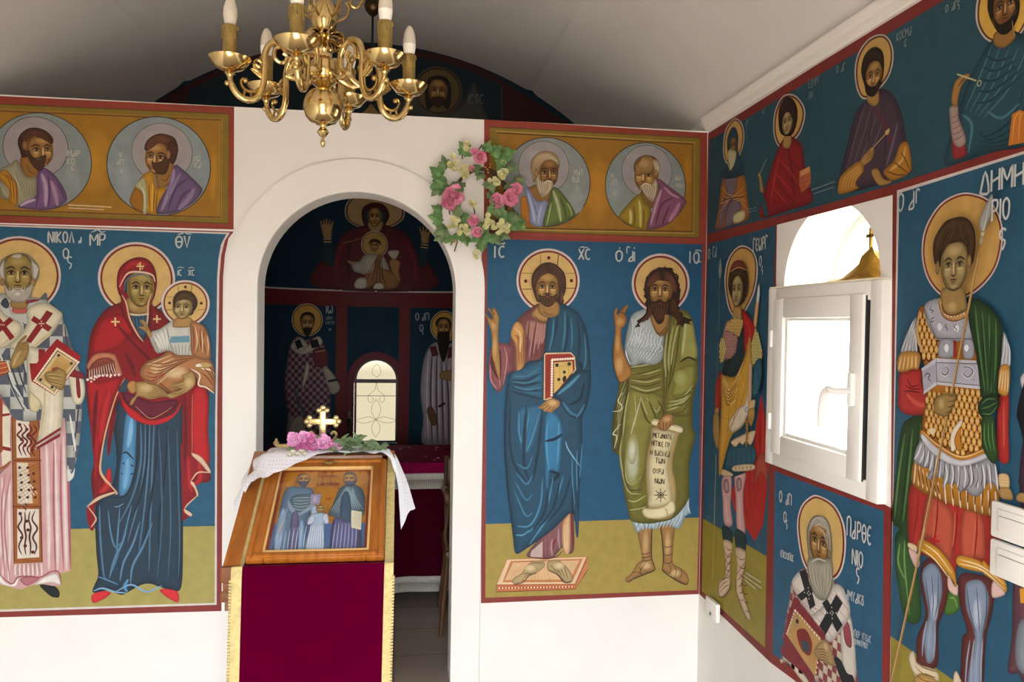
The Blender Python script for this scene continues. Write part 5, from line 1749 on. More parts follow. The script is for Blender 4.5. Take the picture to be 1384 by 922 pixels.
# ---- large soldier with a lance
p = mural('right', 'soldier_mural', 'large blue wall mural of a soldier in scale armour with lance, right of the window', 'mural', (XR, -1.75, .27))
p.part('b', 'border'); p.run('''
@0 0 1
f 84302a 1207 263.5 1384 206.5 1560 150 1560 1280 1203 1015
f e0d2ca 1213 257.5 1384 204.5 1560 149 1560 1270 1202 1008''')
p.part('k', 'blue_background'); p.run('''
@0 0 1
f 2a5a74 1216 261 1384 208.5 1560 153 1560 1110 1204 860''')
p.part('o', 'olive_ground'); p.run('''
@0 0 1
f a09038 1204.5 860 1560 1110 1560 1266 1203 1006''')
p.figure('n', 'painted_neighbour', 'dark robe edge and hand of a second figure cut by the photo edge', '''
@1200 390 4.61
F dcd8d8 830 570 848 530 900 500 900 700 850 640
F 1c1820 810 760 850 600 900 520 1300 540 1300 1500 1000 1500 830 870 812 820
@1200 560 4.61
F 4a3040 820 420 850 150 900 0 1300 0 1300 1500 900 1500 830 500
@1200 722 4.61
F 6a4450 755 860 780 620 790 280 850 290 1300 100 1300 1400 850 1300 840 900
F 8a929c 800 780 820 560 900 520 1000 560 1000 860 860 880
f d89a2c 828 340 900 330 900 430 832 430
=hand
@1200 560 4.61
F b89258 805 520 820 495 850 490 880 510 880 550 820 545
''')
p.figure('d', 'painted_soldier', 'young soldier in gold scale armour, red tunic and green cloak', '''
@1200 230 4.61
=halo
F d6c8c0 214 500 240 350 330 210 450 145 560 150 650 200 712 320 718 460 680 610 600 720 500 790 380 805 290 740 235 640
F 7a2a20 222 500 248 355 335 219 453 154 556 160 644 208 704 323 709 460 672 605 594 712 498 780 383 794 296 732 243 635
F d2a65c 232 500 258 360 340 229 455 165 552 170 636 217 694 326 699 460 663 600 587 703 495 769 386 782 303 723 252 630
=cloak green cloak
@1200 560 4.61
F 2c4a24 85 100 150 20 280 0 260 400 170 760 120 900 60 900 50 760 75 710 30 660 50 400
i 6a9450 26 3 2c4a24 110 120 70 400 45 650 / 210 60 190 400 150 700
i 14280f 22 3 2c4a24 140 120 110 420 80 680 / 250 120 220 420 170 760
@1200 722 4.61
F 3a6030 50 180 60 40 100 0 140 60 190 200 210 520 130 550 90 450 70 330
i 86b068 24 2 3a6030 80 60 70 180 120 300 / 110 40 110 200 140 500
F 4c7830 360 440 390 350 440 330 455 440 430 490 370 505
g 8ab060 4c7830 20 390 400 420 400 440 460
=legs
@1200 722 4.61
F 6a3230 215 200 260 150 330 160 385 260 370 440 320 580 315 820 200 830 185 760 190 640 240 500 210 330
F 6a3230 450 260 560 250 670 300 655 500 620 640 605 920 600 1100 440 1100 460 860 470 650 500 600 455 440
F 8c9cb4 220 240 280 180 335 240 345 380 310 520 300 760 250 800 230 640 260 500 240 380
b c4d0e0 8c9cb4 295 450 40 100
i 4a4658 8 3 - 240 260 260 420 270 500 / 320 240 320 400 300 520
i aab4c4 16 3 8c9cb4 250 540 230 640 220 760 / 300 530 300 660 290 780
F 8c9cb4 500 300 590 290 640 400 620 560 600 640 590 900 580 1100 500 1100 510 860 550 640 500 480 490 380
b c4d0e0 8c9cb4 565 490 44 110
i aab4c4 14 4 8c9cb4 520 660 500 800 490 950 / 600 650 590 800 590 950
i 4a4658 8 3 - 500 320 520 480 560 620 / 620 320 625 480 600 620
F e8d8b8 145 740 170 730 180 770 200 810 310 850 318 920 200 900 165 860 140 790
F d0a860 175 890 320 920 320 1200 160 1200
i 8a5a24 7 3 - 180 780 230 830 315 860 / 170 860 230 910 320 930
F e8d8b8 420 880 440 855 470 920 500 1000 420 1000
=tunic red tunic
@1200 560 4.61
F b8342c 150 440 300 480 700 620 705 900 660 1000 600 950 450 930 430 1030 380 960 200 860 140 820
F c85c44 250 500 330 520 420 640 410 900 360 880 280 780 220 760
F c85c44 480 600 600 640 620 880 560 900 470 880
i 7a1418 14 5 b8342c 200 480 190 640 160 800 / 690 640 690 780 680 930
i d87458 14 3 c85c44 300 560 300 700 290 780 / 560 660 550 760 540 880
F d89a30 215 775 330 840 420 960 440 1060 430 1070 410 1030 300 910 200 840
i f4e4b8 10 2 - 240 810 320 870 410 990 / 220 840 300 900 400 1030
F ead6a8 140 800 190 820 190 860 140 830
F d89a30 455 880 580 910 605 950 600 985 450 945
F d89a30 605 910 660 960 745 1040 748 1110 660 1030 605 985
i f4e4b8 9 2 - 460 905 600 950 740 1060 / 455 930 600 970 740 1090
F e8c4bc 140 840 200 870 210 940 180 950
F e8c4bc 390 1000 430 1070 450 1060 445 1130 390 1090
F e8c4bc 670 1040 740 1100 735 1130 665 1140
i c0202a 16 2 - 280 800 300 775 320 755 / 300 780 320 790 340 792
=sleeve
@1200 390 4.61
F b83430 95 510 220 500 230 600 290 670 330 680 325 780 230 790 130 785 80 740 80 640
g dc6450 b83430 50 130 660 200 720 280 730
i 7a1418 10 3 - 130 560 160 610 210 600 / 110 640 160 640 220 650
F e0c08c 278 680 325 680 325 780 278 780
i 8a5a2c 4 4 - 285 680 285 780 / 318 680 318 780
=+sleeve
@1200 390 4.61
F b83430 720 640 770 640 770 900 770 1080 705 1060 695 860
g dc6450 b83430 24 740 700 740 860 740 1000
@1200 560 4.61
F e0c08c 708 375 768 378 772 460 715 455
i 8a5a2c 4 4 - 710 390 770 395 / 715 445 772 450
F b08c54 715 460 775 460 800 520 780 535 720 520
=skirt_lappets
@1200 560 4.61
F c08428 180 280 230 180 400 260 660 290 705 440 705 620 620 630 530 600 440 570 330 530 170 440
i efe6d4 22 7 c08428 190 300 185 370 178 430 / 330 420 335 480 345 530
i efe6d4 24 8 c08428 370 420 375 500 380 560 / 690 480 695 560 700 640
i 8a5418 14 6 - 210 340 212 390 215 430 / 330 440 335 470 340 500
i 8a5418 14 6 - 420 460 425 500 428 530 / 660 480 655 540 650 590
F a8a8b0 240 150 370 260 520 320 660 270 700 400 712 490 690 440 640 430 600 500 545 510 500 470 470 490 440 430 380 440 360 460 360 390 300 400 265 405 280 340 240 330 180 280
i f0f0f2 22 6 a8a8b0 230 180 210 240 185 280 / 350 290 345 350 340 400
i f0f0f2 22 9 a8a8b0 380 310 390 380 370 450 / 690 310 700 390 708 470
i 5c5c68 8 8 - 250 180 250 260 240 320 / 470 330 470 400 460 470
i 5c5c68 8 6 - 520 340 530 420 500 470 / 660 300 670 370 670 440
=armour gold scale armour with grey bands
@1200 390 4.61
F b87424 210 150 270 120 560 300 620 640 650 990 520 1060 380 1030 240 900 260 650 240 440 200 330
a c07c28 f0cc7c 5a2c10 46 215 150 260 130 340 320 330 430 250 440 205 330
a c07c28 f0cc7c 5a2c10 44 270 640 620 620 640 1000 500 1040 360 980 250 880
F d8b078 190 280 210 170 225 140 215 260 240 370 260 380 250 400 210 350
F c8842c 240 880 330 960 480 1040 640 990 650 1030 490 1080 360 1040 235 930
s ecc888 9 240 890 330 970 480 1050 640 1000
F d8d8de 240 905 330 990 480 1070 655 1020 660 1050 480 1110 330 1050 240 950
F efe0c8 420 900 480 820 490 840 450 940 450 1000 420 1010
F c8842c 440 940 480 860 480 940 490 1000 460 1010
F e8d4b0 280 880 310 870 325 890 300 910
F b8b8c2 250 120 350 60 540 100 560 310 330 310
f a4a4b0 330 310 570 310 572 322 325 318
F a8a8b4 355 320 435 320 435 425 345 425
F a8a8b4 500 325 560 325 560 430 500 430
f 9a2c24 436 325 455 325 455 430 436 430
f c8c8d2 235 500 325 435 580 450 580 470 328 462 240 520
f b0b0bc 240 520 328 462 330 580 250 640
f b8b8c4 328 462 585 470 610 605 335 580
f d0d0d8 250 640 332 578 612 605 618 630 335 600 250 660
l 4a4a56 4 328 440 332 600
l 4a4a56 4 325 462 585 470
l 4a4a56 4 332 580 610 606
l 4a4a56 4 250 120 330 310
l 4a4a56 4 330 312 570 314
i 50505c 8 2 - 365 500 390 485 410 510 390 540 365 530 370 510 / 500 490 540 490 560 520 530 555 500 530 520 510
i f4f4f8 5 2 - 370 495 395 482 415 512 392 545 362 535 366 505 / 506 484 545 488 566 522 532 560 496 534 516 508
i 50505c 8 1 - 250 560 270 530 290 540 280 560 300 580 / 250 560 270 530 290 540 280 560 300 580
F f0f0f4 380 370 395 345 410 370 395 400
F f0f0f4 505 370 520 350 535 370 520 395
F f0f0f4 440 250 458 225 475 250 458 275
F e4e4ea 335 240 350 215 368 240 350 265
i 50505c 6 3 - 400 220 385 235 400 250 395 270 / 520 230 500 245 515 260 505 280
i 50505c 6 2 - 300 110 290 130 310 140 300 155 / 320 180 300 190 300 210 320 200
x 8a3030 4 3 345 570 565 570
=collar
@1200 390 4.61
F cfa060 345 70 370 60 400 130 450 165 530 130 530 170 470 200 400 190 355 140
x f8e8cc 7 11 362 90 400 170 525 155
s 8a4a20 6 345 80 370 170 440 205 530 175
=shoulder_feather
F a8acb4 205 180 150 270 110 390 130 405 160 395 200 400 215 395 195 320
i f0f0f2 20 5 a8acb4 190 200 150 300 112 390 / 205 300 205 350 210 395
i 60646c 5 4 - 170 240 140 330 125 395 / 200 300 190 360 190 400
F c8913c 105 405 225 400 222 500 180 505 140 520 90 510
i f0e0b8 18 5 c8913c 115 420 105 470 95 510 / 205 420 205 460 205 495
=+shoulder_feather
@1200 390 4.61
F a8acb4 755 270 790 350 800 480 740 490 745 400
i f0f0f2 16 3 a8acb4 765 290 760 380 745 470 / 785 340 795 400 792 480
F c8913c 735 490 795 490 785 660 720 640
i f0e0b8 16 4 c8913c 745 510 735 570 725 630 / 785 510 785 580 782 650
=shoulder_cloak green cloak over the shoulder
F 2a4626 535 120 560 60 640 90 720 170 755 260 740 400 725 560 715 680 625 690 590 440 545 240
i 5c8a4a 22 4 2a4626 580 110 600 320 640 640 / 710 190 710 400 700 650
i 122410 16 4 2a4626 560 120 590 360 630 600 / 740 280 720 480 700 640
F 1e3820 600 720 640 670 710 660 735 720 700 780 640 810 605 780
i 5c8a4a 14 3 1e3820 620 720 660 690 710 690 / 620 780 680 780 720 730
F 2f5028 625 810 695 800 715 960 725 1050 690 1090 630 1000 620 880
i 6a9a50 16 3 2f5028 640 840 640 940 660 1010 / 690 830 690 920 705 1020
=lance
@1200 230 4.61
F a8aaa4 685 150 692 250 640 380 615 380 612 300
f c8cac4 685 150 640 380 628 378
d d0c8b4 628 400 13
F b0a890 615 425 630 420 620 470 608 465
@1200 390 4.61
l a87e48 20 610 -230 430 680
l d8b678 7 606 -230 426 680
@1200 560 4.61
l a87e48 20 402 30 220 920
l d8b678 7 398 30 214 920
@1200 722 4.61
l a87e48 20 268 -40 50 950
l d8b678 7 264 -40 46 950
=hand
@1200 390 4.61
F a08248 328 690 370 660 440 655 465 660 460 690 450 720 440 745 430 770 400 800 350 790 325 770
i 5a4420 6 4 - 415 670 440 670 465 665 / 400 770 420 770 440 755
b c8ac74 a08248 370 720 34 40
=head
@1200 230 4.61
F a88850 375 740 500 730 530 840 520 880 450 910 385 890 370 830
b c8ac78 a88850 440 850 50 36
s 6a4c20 9 372 830 400 890 450 905 520 870
F 3c2818 322 520 330 430 390 330 450 300 510 293 560 330 585 410 580 530 540 600 350 600
H 454 602 295 -.1 0 p .82
F 4a3420 322 520 330 430 390 330 450 300 510 293 560 330 585 410 580 490 560 540 540 540 530 470 500 440 450 455 410 460 375 500 362 570 335 575
i 7a5c38 6 7 4a3420 335 530 370 400 450 310 / 380 490 430 440 465 320
i 7a5c38 6 6 4a3420 480 310 500 390 520 450 / 540 320 575 420 565 530
i 26160c 5 3 - 345 540 390 400 455 320 / 365 520 420 420 455 360
i 26160c 5 3 - 555 530 540 400 490 310 / 545 500 520 420 480 360
b b08c58 6e5c34 352 610 20 44
b b08c58 6e5c34 552 570 20 44
''')
p.part('i', 'inscription'); p.run('''
@1200 230 4.61
t c8ccca 110 13 105 150 -.3 1 O
t c8ccca 105 13 175 140 -.3 1 A
t c8ccca 80 12 220 128 -.3 .8 G
x c8ccca 6 2 140 132 195 118
t ccd0ce 130 16 625 20 -.25 1 DHMH
t ccd0ce 130 15 700 190 -.2 .8 RIO
t ccd0ce 110 15 745 370 -.2 1.2 s''')
p.build()
# ------------------------------------------------------------------ murals in the sanctuary
p = mural('conch', 'conch_mural', 'dark painted half-dome behind the archway with a mother raising both hands', 'mural', (CX, EY+AP, CONCH), lift=.004)
p.figure('m', 'painted_mother', None, '''
@420 260 6.585
=halo
F c0b49c 302 180 320 90 400 20 560 -20 720 20 815 90 838 190 800 260 700 312 560 330 420 305 330 250
F 5a2a22 312 180 330 94 405 28 560 -11 716 28 806 94 828 190 792 255 697 304 560 322 424 298 338 246
F b89a68 326 180 343 98 412 36 560 -2 708 36 792 98 814 190 780 250 694 295 560 312 430 290 350 242
=.
F 5c1620 60 860 60 640 110 600 200 560 250 420 330 340 480 290 560 280 680 290 820 350 900 430 960 560 1060 640 1080 865
F 16343c 110 440 180 445 230 600 170 660 100 580
F 16343c 980 490 1050 500 1020 660 960 640
g 7a2028 5c1620 50 300 420 240 560 220 800
g 7a2028 5c1620 50 860 420 920 600 940 800
g 2c0a10 5c1620 40 380 360 330 560 340 800
l a87838 6 285 452 450 405
=hand
F a88858 80 258 90 250 104 285 108 238 120 236 126 280 134 232 146 234 148 282 162 242 173 246 170 290 190 255 200 262 186 330 178 400 116 405 96 335
l c8b078 10 112 415 182 412
l c8b078 10 112 440 182 437
=+hand
@420 260 6.585
F a88858 968 312 978 306 992 345 1000 300 1012 302 1014 345 1030 312 1042 318 1036 352 1062 336 1072 346 1056 400 1045 450 990 445 984 380
l c8b078 10 985 460 1050 470
l c8b078 10 982 484 1046 494
=head
F 4c1018 452 200 465 130 520 95 580 85 650 105 695 165 698 220 660 300 680 340 560 350 480 300
F 2c3c44 475 200 500 150 570 130 640 150 670 200 640 290 520 290
F a88a58 515 260 640 260 620 340 575 350 525 330
H 570 215 165 0 0 n
''')
p.figure('c', 'painted_child', None, '''
@420 260 6.585
=halo
d c8b898 568 458 124
d 5a2a22 568 458 115
d c09850 568 458 108
=.
F b8b2a0 470 560 540 540 640 560 680 620 700 700 620 740 470 730 440 720 380 700 360 620 430 610
F a06c40 480 740 560 620 600 560 640 560 620 660 720 700 790 780 760 850 640 860 600 800 500 860 440 800
F b07c4c 700 620 740 590 800 620 790 700 800 800 740 740
F d0c8b4 390 800 430 760 490 770 490 850 395 852
F d0c8b4 570 820 600 805 640 815 645 858 560 858
i 5a3014 8 5 - 600 580 540 700 500 780 / 640 600 640 740 680 840
i e0d8c4 8 4 b8b2a0 500 580 510 660 500 720 / 560 580 560 650 540 720
F c8bea8 690 520 790 515 760 590 720 580
F a88858 320 600 360 610 400 620 380 640 340 630
=head
H 568 470 100 0 0 n
F 2a1a10 512 460 530 415 570 405 615 420 632 465 600 440 560 435 530 445
''', .012)
p.build()
p = mural('apse', 'apse_mural', 'dark blue curved apse wall with red bands and two bishops beside the small lit window', 'mural', (CX, EY+AP, SFL), lift=.004)
BANDZ = CONCH-.115
def band(key, name, c, a0, a1, b0, b1, l=.003):
    p.part(key, name); p.l = l; p.fill([(a0, b0), (a1, b0), (a1, b1), (a0, b1)], p.col(c))
band('b', 'red_band', '6a1c20', -1.48, 1.48, BANDZ, CONCH-.004)
band('w', 'white_line', 'cfc6bc', -1.48, 1.48, CONCH-.009, CONCH+.002, .006)
for i_, (a0, a1) in enumerate(((-.27, -.19), (.18, .26), (.95, 1.02), (-1.02, -.95))): band('v%d' % i_, 'red_band', '6a1c20', a0, a1, SFL, BANDZ)
p.part('arch', 'window_border'); p.l = .005; c0_ = WPH*AP
p.fill([(c0_-.205, .62), (c0_-.205, WSP)]+[(c0_-.205*math.cos(math.pi*i/16), WSP+.205*math.sin(math.pi*i/16)) for i in range(1, 16)]+[(c0_+.205, WSP), (c0_+.205, .62), (c0_+.157, .62)]+[(c0_+.157*math.cos(math.pi*i/16), WSP+.157*math.sin(math.pi*i/16)) for i in range(17)]+[(c0_-.157, .62)], p.col('6a1c20'))
p.figure('l', 'painted_bishop', 'bishop in purple chequered vestments left of the small window', '''
@345 390 4.19
=halo
d c8b898 292 178 93
d 4a2a22 292 178 88
d c89a48 292 178 83
=.
F 8a7c80 190 880 185 700 165 540 180 400 200 310 240 270 290 290 350 270 390 320 400 400 420 480 425 600 430 800 440 900
k 5a2438 22 190 880 185 700 165 540 180 400 200 310 240 270 290 290 350 270 390 320 400 400 420 480 425 600 430 800 440 900
F c0b8a4 200 320 250 275 300 330 260 370 210 350
F c0b8a4 380 300 350 270 290 330 250 370 280 372 350 340
f 1a1416 305 300 350 285 365 330 320 340
f 1a1416 220 300 250 285 270 330 235 345
F a89c88 380 440 430 470 480 560 440 600 410 560
l 1a1416 14 410 525 470 515
F 6a2830 325 350 395 340 410 430 340 440
l b08850 6 335 360 395 350
F b0a090 195 760 265 720 280 860 195 880
s 4a4c58 16 220 560 250 660 310 760
F c0b49c 285 430 300 430 300 480 270 560 265 540
=head
F 1c120c 250 180 260 145 290 132 325 145 335 185 315 240 290 265 265 240
H 292 200 100 0 0 n
F 241810 268 225 290 222 318 225 305 262 290 275 275 260
''')
p.figure('r', 'painted_bishop', 'long-bearded bishop in pale vestments at the right edge of the archway', '''
@455 390 4.006
=halo
d c8b898 585 205 85
d 4a2a22 585 205 80
d c89a48 585 205 75
=.
F a89ca4 480 860 470 700 455 560 470 400 500 320 540 290 600 300 660 290 700 350 720 860
i e0d8d8 12 6 a89ca4 500 340 490 560 500 850 / 640 400 650 600 660 850
i 5a4454 10 5 - 520 340 510 560 520 850 / 620 420 640 620 640 850
f 5a2028 505 315 540 310 555 360 520 370
f 5a2028 610 320 640 310 640 370 600 380
F a07c4c 560 460 610 440 640 470 640 500 570 490
F 6a4a30 490 660 520 640 550 720 520 740
l 2a2024 14 555 640 590 620
=head
F 1c120c 540 200 550 165 580 155 612 165 625 200 600 260
H 583 215 100 0 0 n
F 221610 550 240 583 235 615 240 612 320 590 390 575 390 555 320
''')
p.part('i', 'inscription'); p.run('''
@345 390 4.19
t a8acac 42 6 400 98 0 1 IW
t 8a9090 16 3 398 160 0 1 OXRY
t 8a9090 16 3 395 186 0 1 COCTO
t 8a9090 16 3 415 225 0 1 M
@455 390 4.006
t a8acac 36 5 432 135 0 1 O
t a8acac 36 5 468 135 0 .8 AGI
t a8acac 36 5 455 195 0 1 O
t a8acac 24 4 465 220 0 1 s''')
p.build()
p = mural('east', 'gable_mural', 'shade-darkened painted gable above the chancel wall with a haloed face on a cloth', 'mural', (CX, EY, 2.7))  # gable pigments darkened to stand in for the low light up there
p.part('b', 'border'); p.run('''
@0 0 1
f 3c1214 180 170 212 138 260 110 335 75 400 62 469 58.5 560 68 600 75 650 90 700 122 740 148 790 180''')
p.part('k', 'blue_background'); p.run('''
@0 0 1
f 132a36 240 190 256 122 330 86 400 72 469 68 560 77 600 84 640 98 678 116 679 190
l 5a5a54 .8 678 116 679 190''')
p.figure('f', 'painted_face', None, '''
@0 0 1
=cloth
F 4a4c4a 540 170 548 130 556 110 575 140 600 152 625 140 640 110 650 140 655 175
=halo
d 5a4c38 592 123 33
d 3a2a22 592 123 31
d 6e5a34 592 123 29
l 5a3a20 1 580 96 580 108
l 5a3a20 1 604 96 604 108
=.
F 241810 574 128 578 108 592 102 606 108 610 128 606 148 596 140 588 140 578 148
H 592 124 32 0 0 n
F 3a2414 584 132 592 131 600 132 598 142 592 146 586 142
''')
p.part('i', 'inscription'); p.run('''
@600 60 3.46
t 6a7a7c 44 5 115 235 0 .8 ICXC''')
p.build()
# ------------------------------------------------------------------ windows and doors
PVC = mat('white_plastic', 'e9e6e0', .28, spec=.5)
GAPSHADE = mat('black_gap_shade', '17181a', .6)
IRON = mat('dark_iron', '2a2422', .5, metal=.6)
def glassmat(name, tint, rough, mixf):
    M = bpy.data.materials.new(name); M.use_nodes = True; t = M.node_tree; t.nodes.clear()
    o = t.nodes.new('ShaderNodeOutputMaterial'); tr = t.nodes.new('ShaderNodeBsdfTransparent'); gl = t.nodes.new('ShaderNodeBsdfGlossy'); mx = t.nodes.new('ShaderNodeMixShader')
    tr.inputs[0].default_value = (*hexc(tint), 1); gl.inputs['Roughness'].default_value = rough; mx.inputs[0].default_value = mixf
    t.links.new(tr.outputs[0], mx.inputs[1]); t.links.new(gl.outputs[0], mx.inputs[2]); t.links.new(mx.outputs[0], o.inputs[0]); return M
GLASS = glassmat('clear_window_glass', 'fbfcfa', .02, .05)
CREAMGLASS = glassmat('cream_window_glass', '6c6a5e', .1, .02)
def rectframe(bm, X0, X1, y0, y1, z0, z1, w, bev=.004):   # frame in the YZ plane between X0 and X1
    box(bm, X0, y0, z0, X1, y0+w, z1, bev); box(bm, X0, y1-w, z0, X1, y1, z1, bev)
    box(bm, X0+.0005, y0+w-.004, z0, X1, y1-w+.004, z0+w, bev); box(bm, X0+.0005, y0+w-.004, z1-w, X1, y1-w+.004, z1, bev)
bm = bmesh.new(); rectframe(bm, XR-.028, XR+.05, -1.397, -.692, .999, 1.644, .058); rectframe(bm, XR-.012, XR+.05, -1.39, -.70, 1.005, 1.64, .09)
win = struct('window_1', bm, PVC, smooth=True)
bm = bmesh.new()
rectframe(bm, XR-.038, XR+.02, -1.318, -.752, 1.045, 1.606, .072, .008)
rectframe(bm, XR-.026, XR+.0, -1.258, -.82, 1.108, 1.546, .022, .006)
bmo('sash', bm, PVC, win)
bm = bmesh.new(); box(bm, XR-.002, -1.25, 1.118, XR+.004, -.83, 1.535); bmo('glass_pane', bm, GLASS, win, False)
bm = bmesh.new(); box(bm, XR-.0284, -1.3262, 1.05, XR+.0, -1.3185, 1.6); bmo('gap_shade_strip', bm, GAPSHADE, win, False)  # dark strip painted in for the shade in the gap beside the sash
for z in (1.16, 1.46):
    bm = bmesh.new(); tube(bm, [(XR-.036, -.742, z-.03), (XR-.036, -.742, z+.03)], .009, 10); bmo('hinge', bm, PVC, win)
bm = bmesh.new(); box(bm, XR-.054, -1.293, 1.27, XR-.037, -1.268, 1.37, .006)
tube(bm, spline([(XR-.054, -1.28, 1.315), (XR-.1, -1.28, 1.315), (XR-.105, -1.262, 1.318), (XR-.105, -1.235, 1.3), (XR-.1, -1.215, 1.26), (XR-.1, -1.212, 1.2)], 5), lambda u: .0145-.002*u, 10, flat=.8)
bmo('handle', bm, PVC, win)
# arched fanlight set deep in the same opening, with its ledge
bm = bmesh.new(); box(bm, XR-.028, -1.39, 1.6442, XR+.22, -.70, 1.6502, .001); struct('trim_4', bm, mat('ledge_paint', 'e8e0c8', .5), smooth=False)
def ringYZ(bm, inner_, outer_, xa, xb):
    for i in range(len(inner_)-1):
        a, b, c, d = inner_[i], inner_[i+1], outer_[i+1], outer_[i]
        quad(bm, (xa, *a), (xa, *b), (xa, *c), (xa, *d)); quad(bm, (xb, *a), (xb, *b), (xb, *c), (xb, *d)); quad(bm, (xa, *a), (xb, *a), (xb, *b), (xa, *b))
arc = lambda k: [(wc-(WR-k)*math.cos(math.pi*i/28), 1.651+(WRZ-.006-k)*math.sin(math.pi*i/28)) for i in range(29)]
bm = bmesh.new(); ringYZ(bm, arc(.03), arc(.002), XR+.185, XR+.215); f2 = struct('window_2', bm, PVC)
bm = bmesh.new(); A_ = [bm.verts.new((XR+.2, *q)) for q in arc(.02)]; bm.faces.new(A_); bmo('glass_pane', bm, GLASS, f2, False)
# sanctuary window
bm = bmesh.new(); AY = EY+AP*.985+.07; wx = CX+AP*math.sin(WPH)
def xz(bm, x0, z0, x1, z1, y0, y1): box(bm, x0, y0, z0, x1, y1, z1)
arcx = lambda k: [(wx-(WHW-k)*math.cos(math.pi*i/20), WSP+(WHW-k)*math.sin(math.pi*i/20)) for i in range(21)]
ringprism(bm, arcx(.014), arcx(-.01), AY-.02, AY+.02)
for s in (-1, 1): xz(bm, wx+s*(WHW-.006)-.008, WZB-.01, wx+s*(WHW-.006)+.008, WSP, AY-.02, AY+.02)
xz(bm, wx-WHW-.01, WSP-.022, wx+WHW+.01, WSP+.006, AY-.022, AY+.02); xz(bm, wx-WHW, WZB-.01, wx+WHW, WZB+.012, AY-.02, AY+.02)
w3 = struct('window_3', bm, mat('brown_window_frame', '4a2a24', .5))
bm = bmesh.new(); bm.faces.new([bm.verts.new((x, AY, z)) for x, z in arcx(.006)]); bm.faces.new([bm.verts.new(q) for q in ((wx-WHW, AY, WZB), (wx+WHW, AY, WZB), (wx+WHW, AY, WSP-.01), (wx-WHW, AY, WSP-.01))])
bmo('glass_pane', bm, CREAMGLASS, w3, False)
bm = bmesh.new(); gy = AY+.03
def curl(pts, r=.0013): tube(bm, spline([(wx+x, gy, z) for x, z in pts], 6), r, 6)
curl([(-WHW, .955), (0, .955), (WHW, .955)], .0025)
for s in (-1, 1):
    curl([(0, 1.06), (s*.012, 1.0), (s*.05, .965), (s*.06, .93), (s*.04, .905), (s*.022, .925), (s*.03, .945)])
    curl([(0, .93), (s*.03, .88), (s*.03, .83), (0, .78)]); curl([(0, .78), (s*.05, .80), (s*.1, .79), (s*.145, .775), (s*.1, .755), (s*.05, .76), (0, .78)])
    curl([(0, .78), (s*.03, .73), (s*.02, .68), (0, .65)]); curl([(0, 1.09), (s*.03, 1.12), (s*.025, 1.16), (0, 1.19)])
bmo('iron_grille', bm, mat('grille_paint', '8a6a58', .6), w3)
# entrance door frame behind the camera
bm = bmesh.new()
for xa, xb, za, zb in ((CX-DW, CX-DW+.05, FLOOR, DH), (CX+DW-.05, CX+DW, FLOOR, DH), (CX-DW+.05, CX+DW-.05, DH-.05, DH)): box(bm, xa, BACK-.1, za, xb, BACK-.04, zb, .004)
struct('door_1', bm, mat('door_frame_wood', '5a3820', .5), smooth=True)
# ------------------------------------------------------------------ small wall fittings
jb = empty('junction_box', (XR, -.215, .235), 'small white plastic junction box on the right wall near the corner, over the red border', 'junction box')
bm = bmesh.new(); box(bm, XR-.03, -.277, .235, XR-.0115, -.155, .315, .004); bmo('cover', bm, PVC, jb, world=True)
bm = bmesh.new(); tube(bm, [(XR-.0306, -.215, .255), (XR-.033, -.215, .255)], .008, 12); bmo('knockout_hole', bm, mat('grey_plastic', '77736c', .5), jb, world=True)
for nm, z0, z1, lb in (('upper', 1.026, 1.11, 'upper of two white switch plates on the large soldier mural at the photo edge'), ('lower', .938, 1.022, 'lower of two white switch plates on the large soldier mural at the photo edge')):
    e = empty('light_switch', (XR, -1.91, z0), lb, 'light switch', 'white switch plates on the right wall')
    bm = bmesh.new(); box(bm, XR-.026, -2.0, z0, XR-.0115, -1.834, z1, .006); bmo('plate', bm, PVC, e, world=True)
    bm = bmesh.new(); box(bm, XR-.031, -1.985, z0+.014, XR-.0255, -1.862, z1-.014, .003); bmo('rocker', bm, PVC, e, world=True)
    bm = bmesh.new(); box(bm, XR-.0318, -1.975, (z0+z1)/2+.012, XR-.0305, -1.868, (z0+z1)/2+.0135); bmo('groove', bm, mat('grey_plastic'), e, world=True)
# gold rock with a cross on the window ledge
GOLD = mat('gold_leaf', 'c79a3c', .42, metal=.75, noise=.25, nscale=60, bump=.5, bscale=70)
BRASS = mat('polished_brass', 'd8bc80', .15, metal=1., noise=.12, nscale=30)
BRASSD = mat('aged_brass', 'bb9c60', .24, metal=1., noise=.25, nscale=45)
e = empty('rock_ornament', (XR+.03, -1.2, 1.6505), 'small gold rock with a cross on top standing on the window ledge', 'ornament')
bm = bmesh.new(); prof = [(-1.075, .004), (-1.12, .018), (-1.17, .028), (-1.2, .05), (-1.235, .066), (-1.25, .09), (-1.275, .096), (-1.295, .075), (-1.315, .055), (-1.335, .02), (-1.34, .004)]
rs = random.Random(3); rows_ = []
for k in range(6):
    xx = XR-.018+.085*k/5; sc = [.12, .75, 1, .95, .6, .08][k]
    rows_.append([bm.verts.new((xx+rs.uniform(-.005, .005), y+rs.uniform(-.006, .006), 1.6505+max(h*sc+rs.uniform(-.005, .005), .0))) for y, h in prof])
for a, b in zip(rows_, rows_[1:]):
    for i in range(len(prof)-1): bm.faces.new([a[i], a[i+1], b[i+1], b[i]])
bmesh.ops.subdivide_edges(bm, edges=bm.edges[:], cuts=1, use_grid_fill=True, fractal=.6, seed=4)
for v in bm.verts: v.co.z = max(v.co.z, 1.6506)
bmo('rock', bm, GOLD, e, True, world=True)
bm = bmesh.new(); cx_, cy_ = XR+.018, -1.262
box(bm, cx_-.004, cy_-.0055, 1.735, cx_+.004, cy_+.0055, 1.81, .001); box(bm, cx_-.004, cy_-.022, 1.777, cx_+.004, cy_+.022, 1.788, .001)
bmo('cross', bm, GOLD, e, world=True)
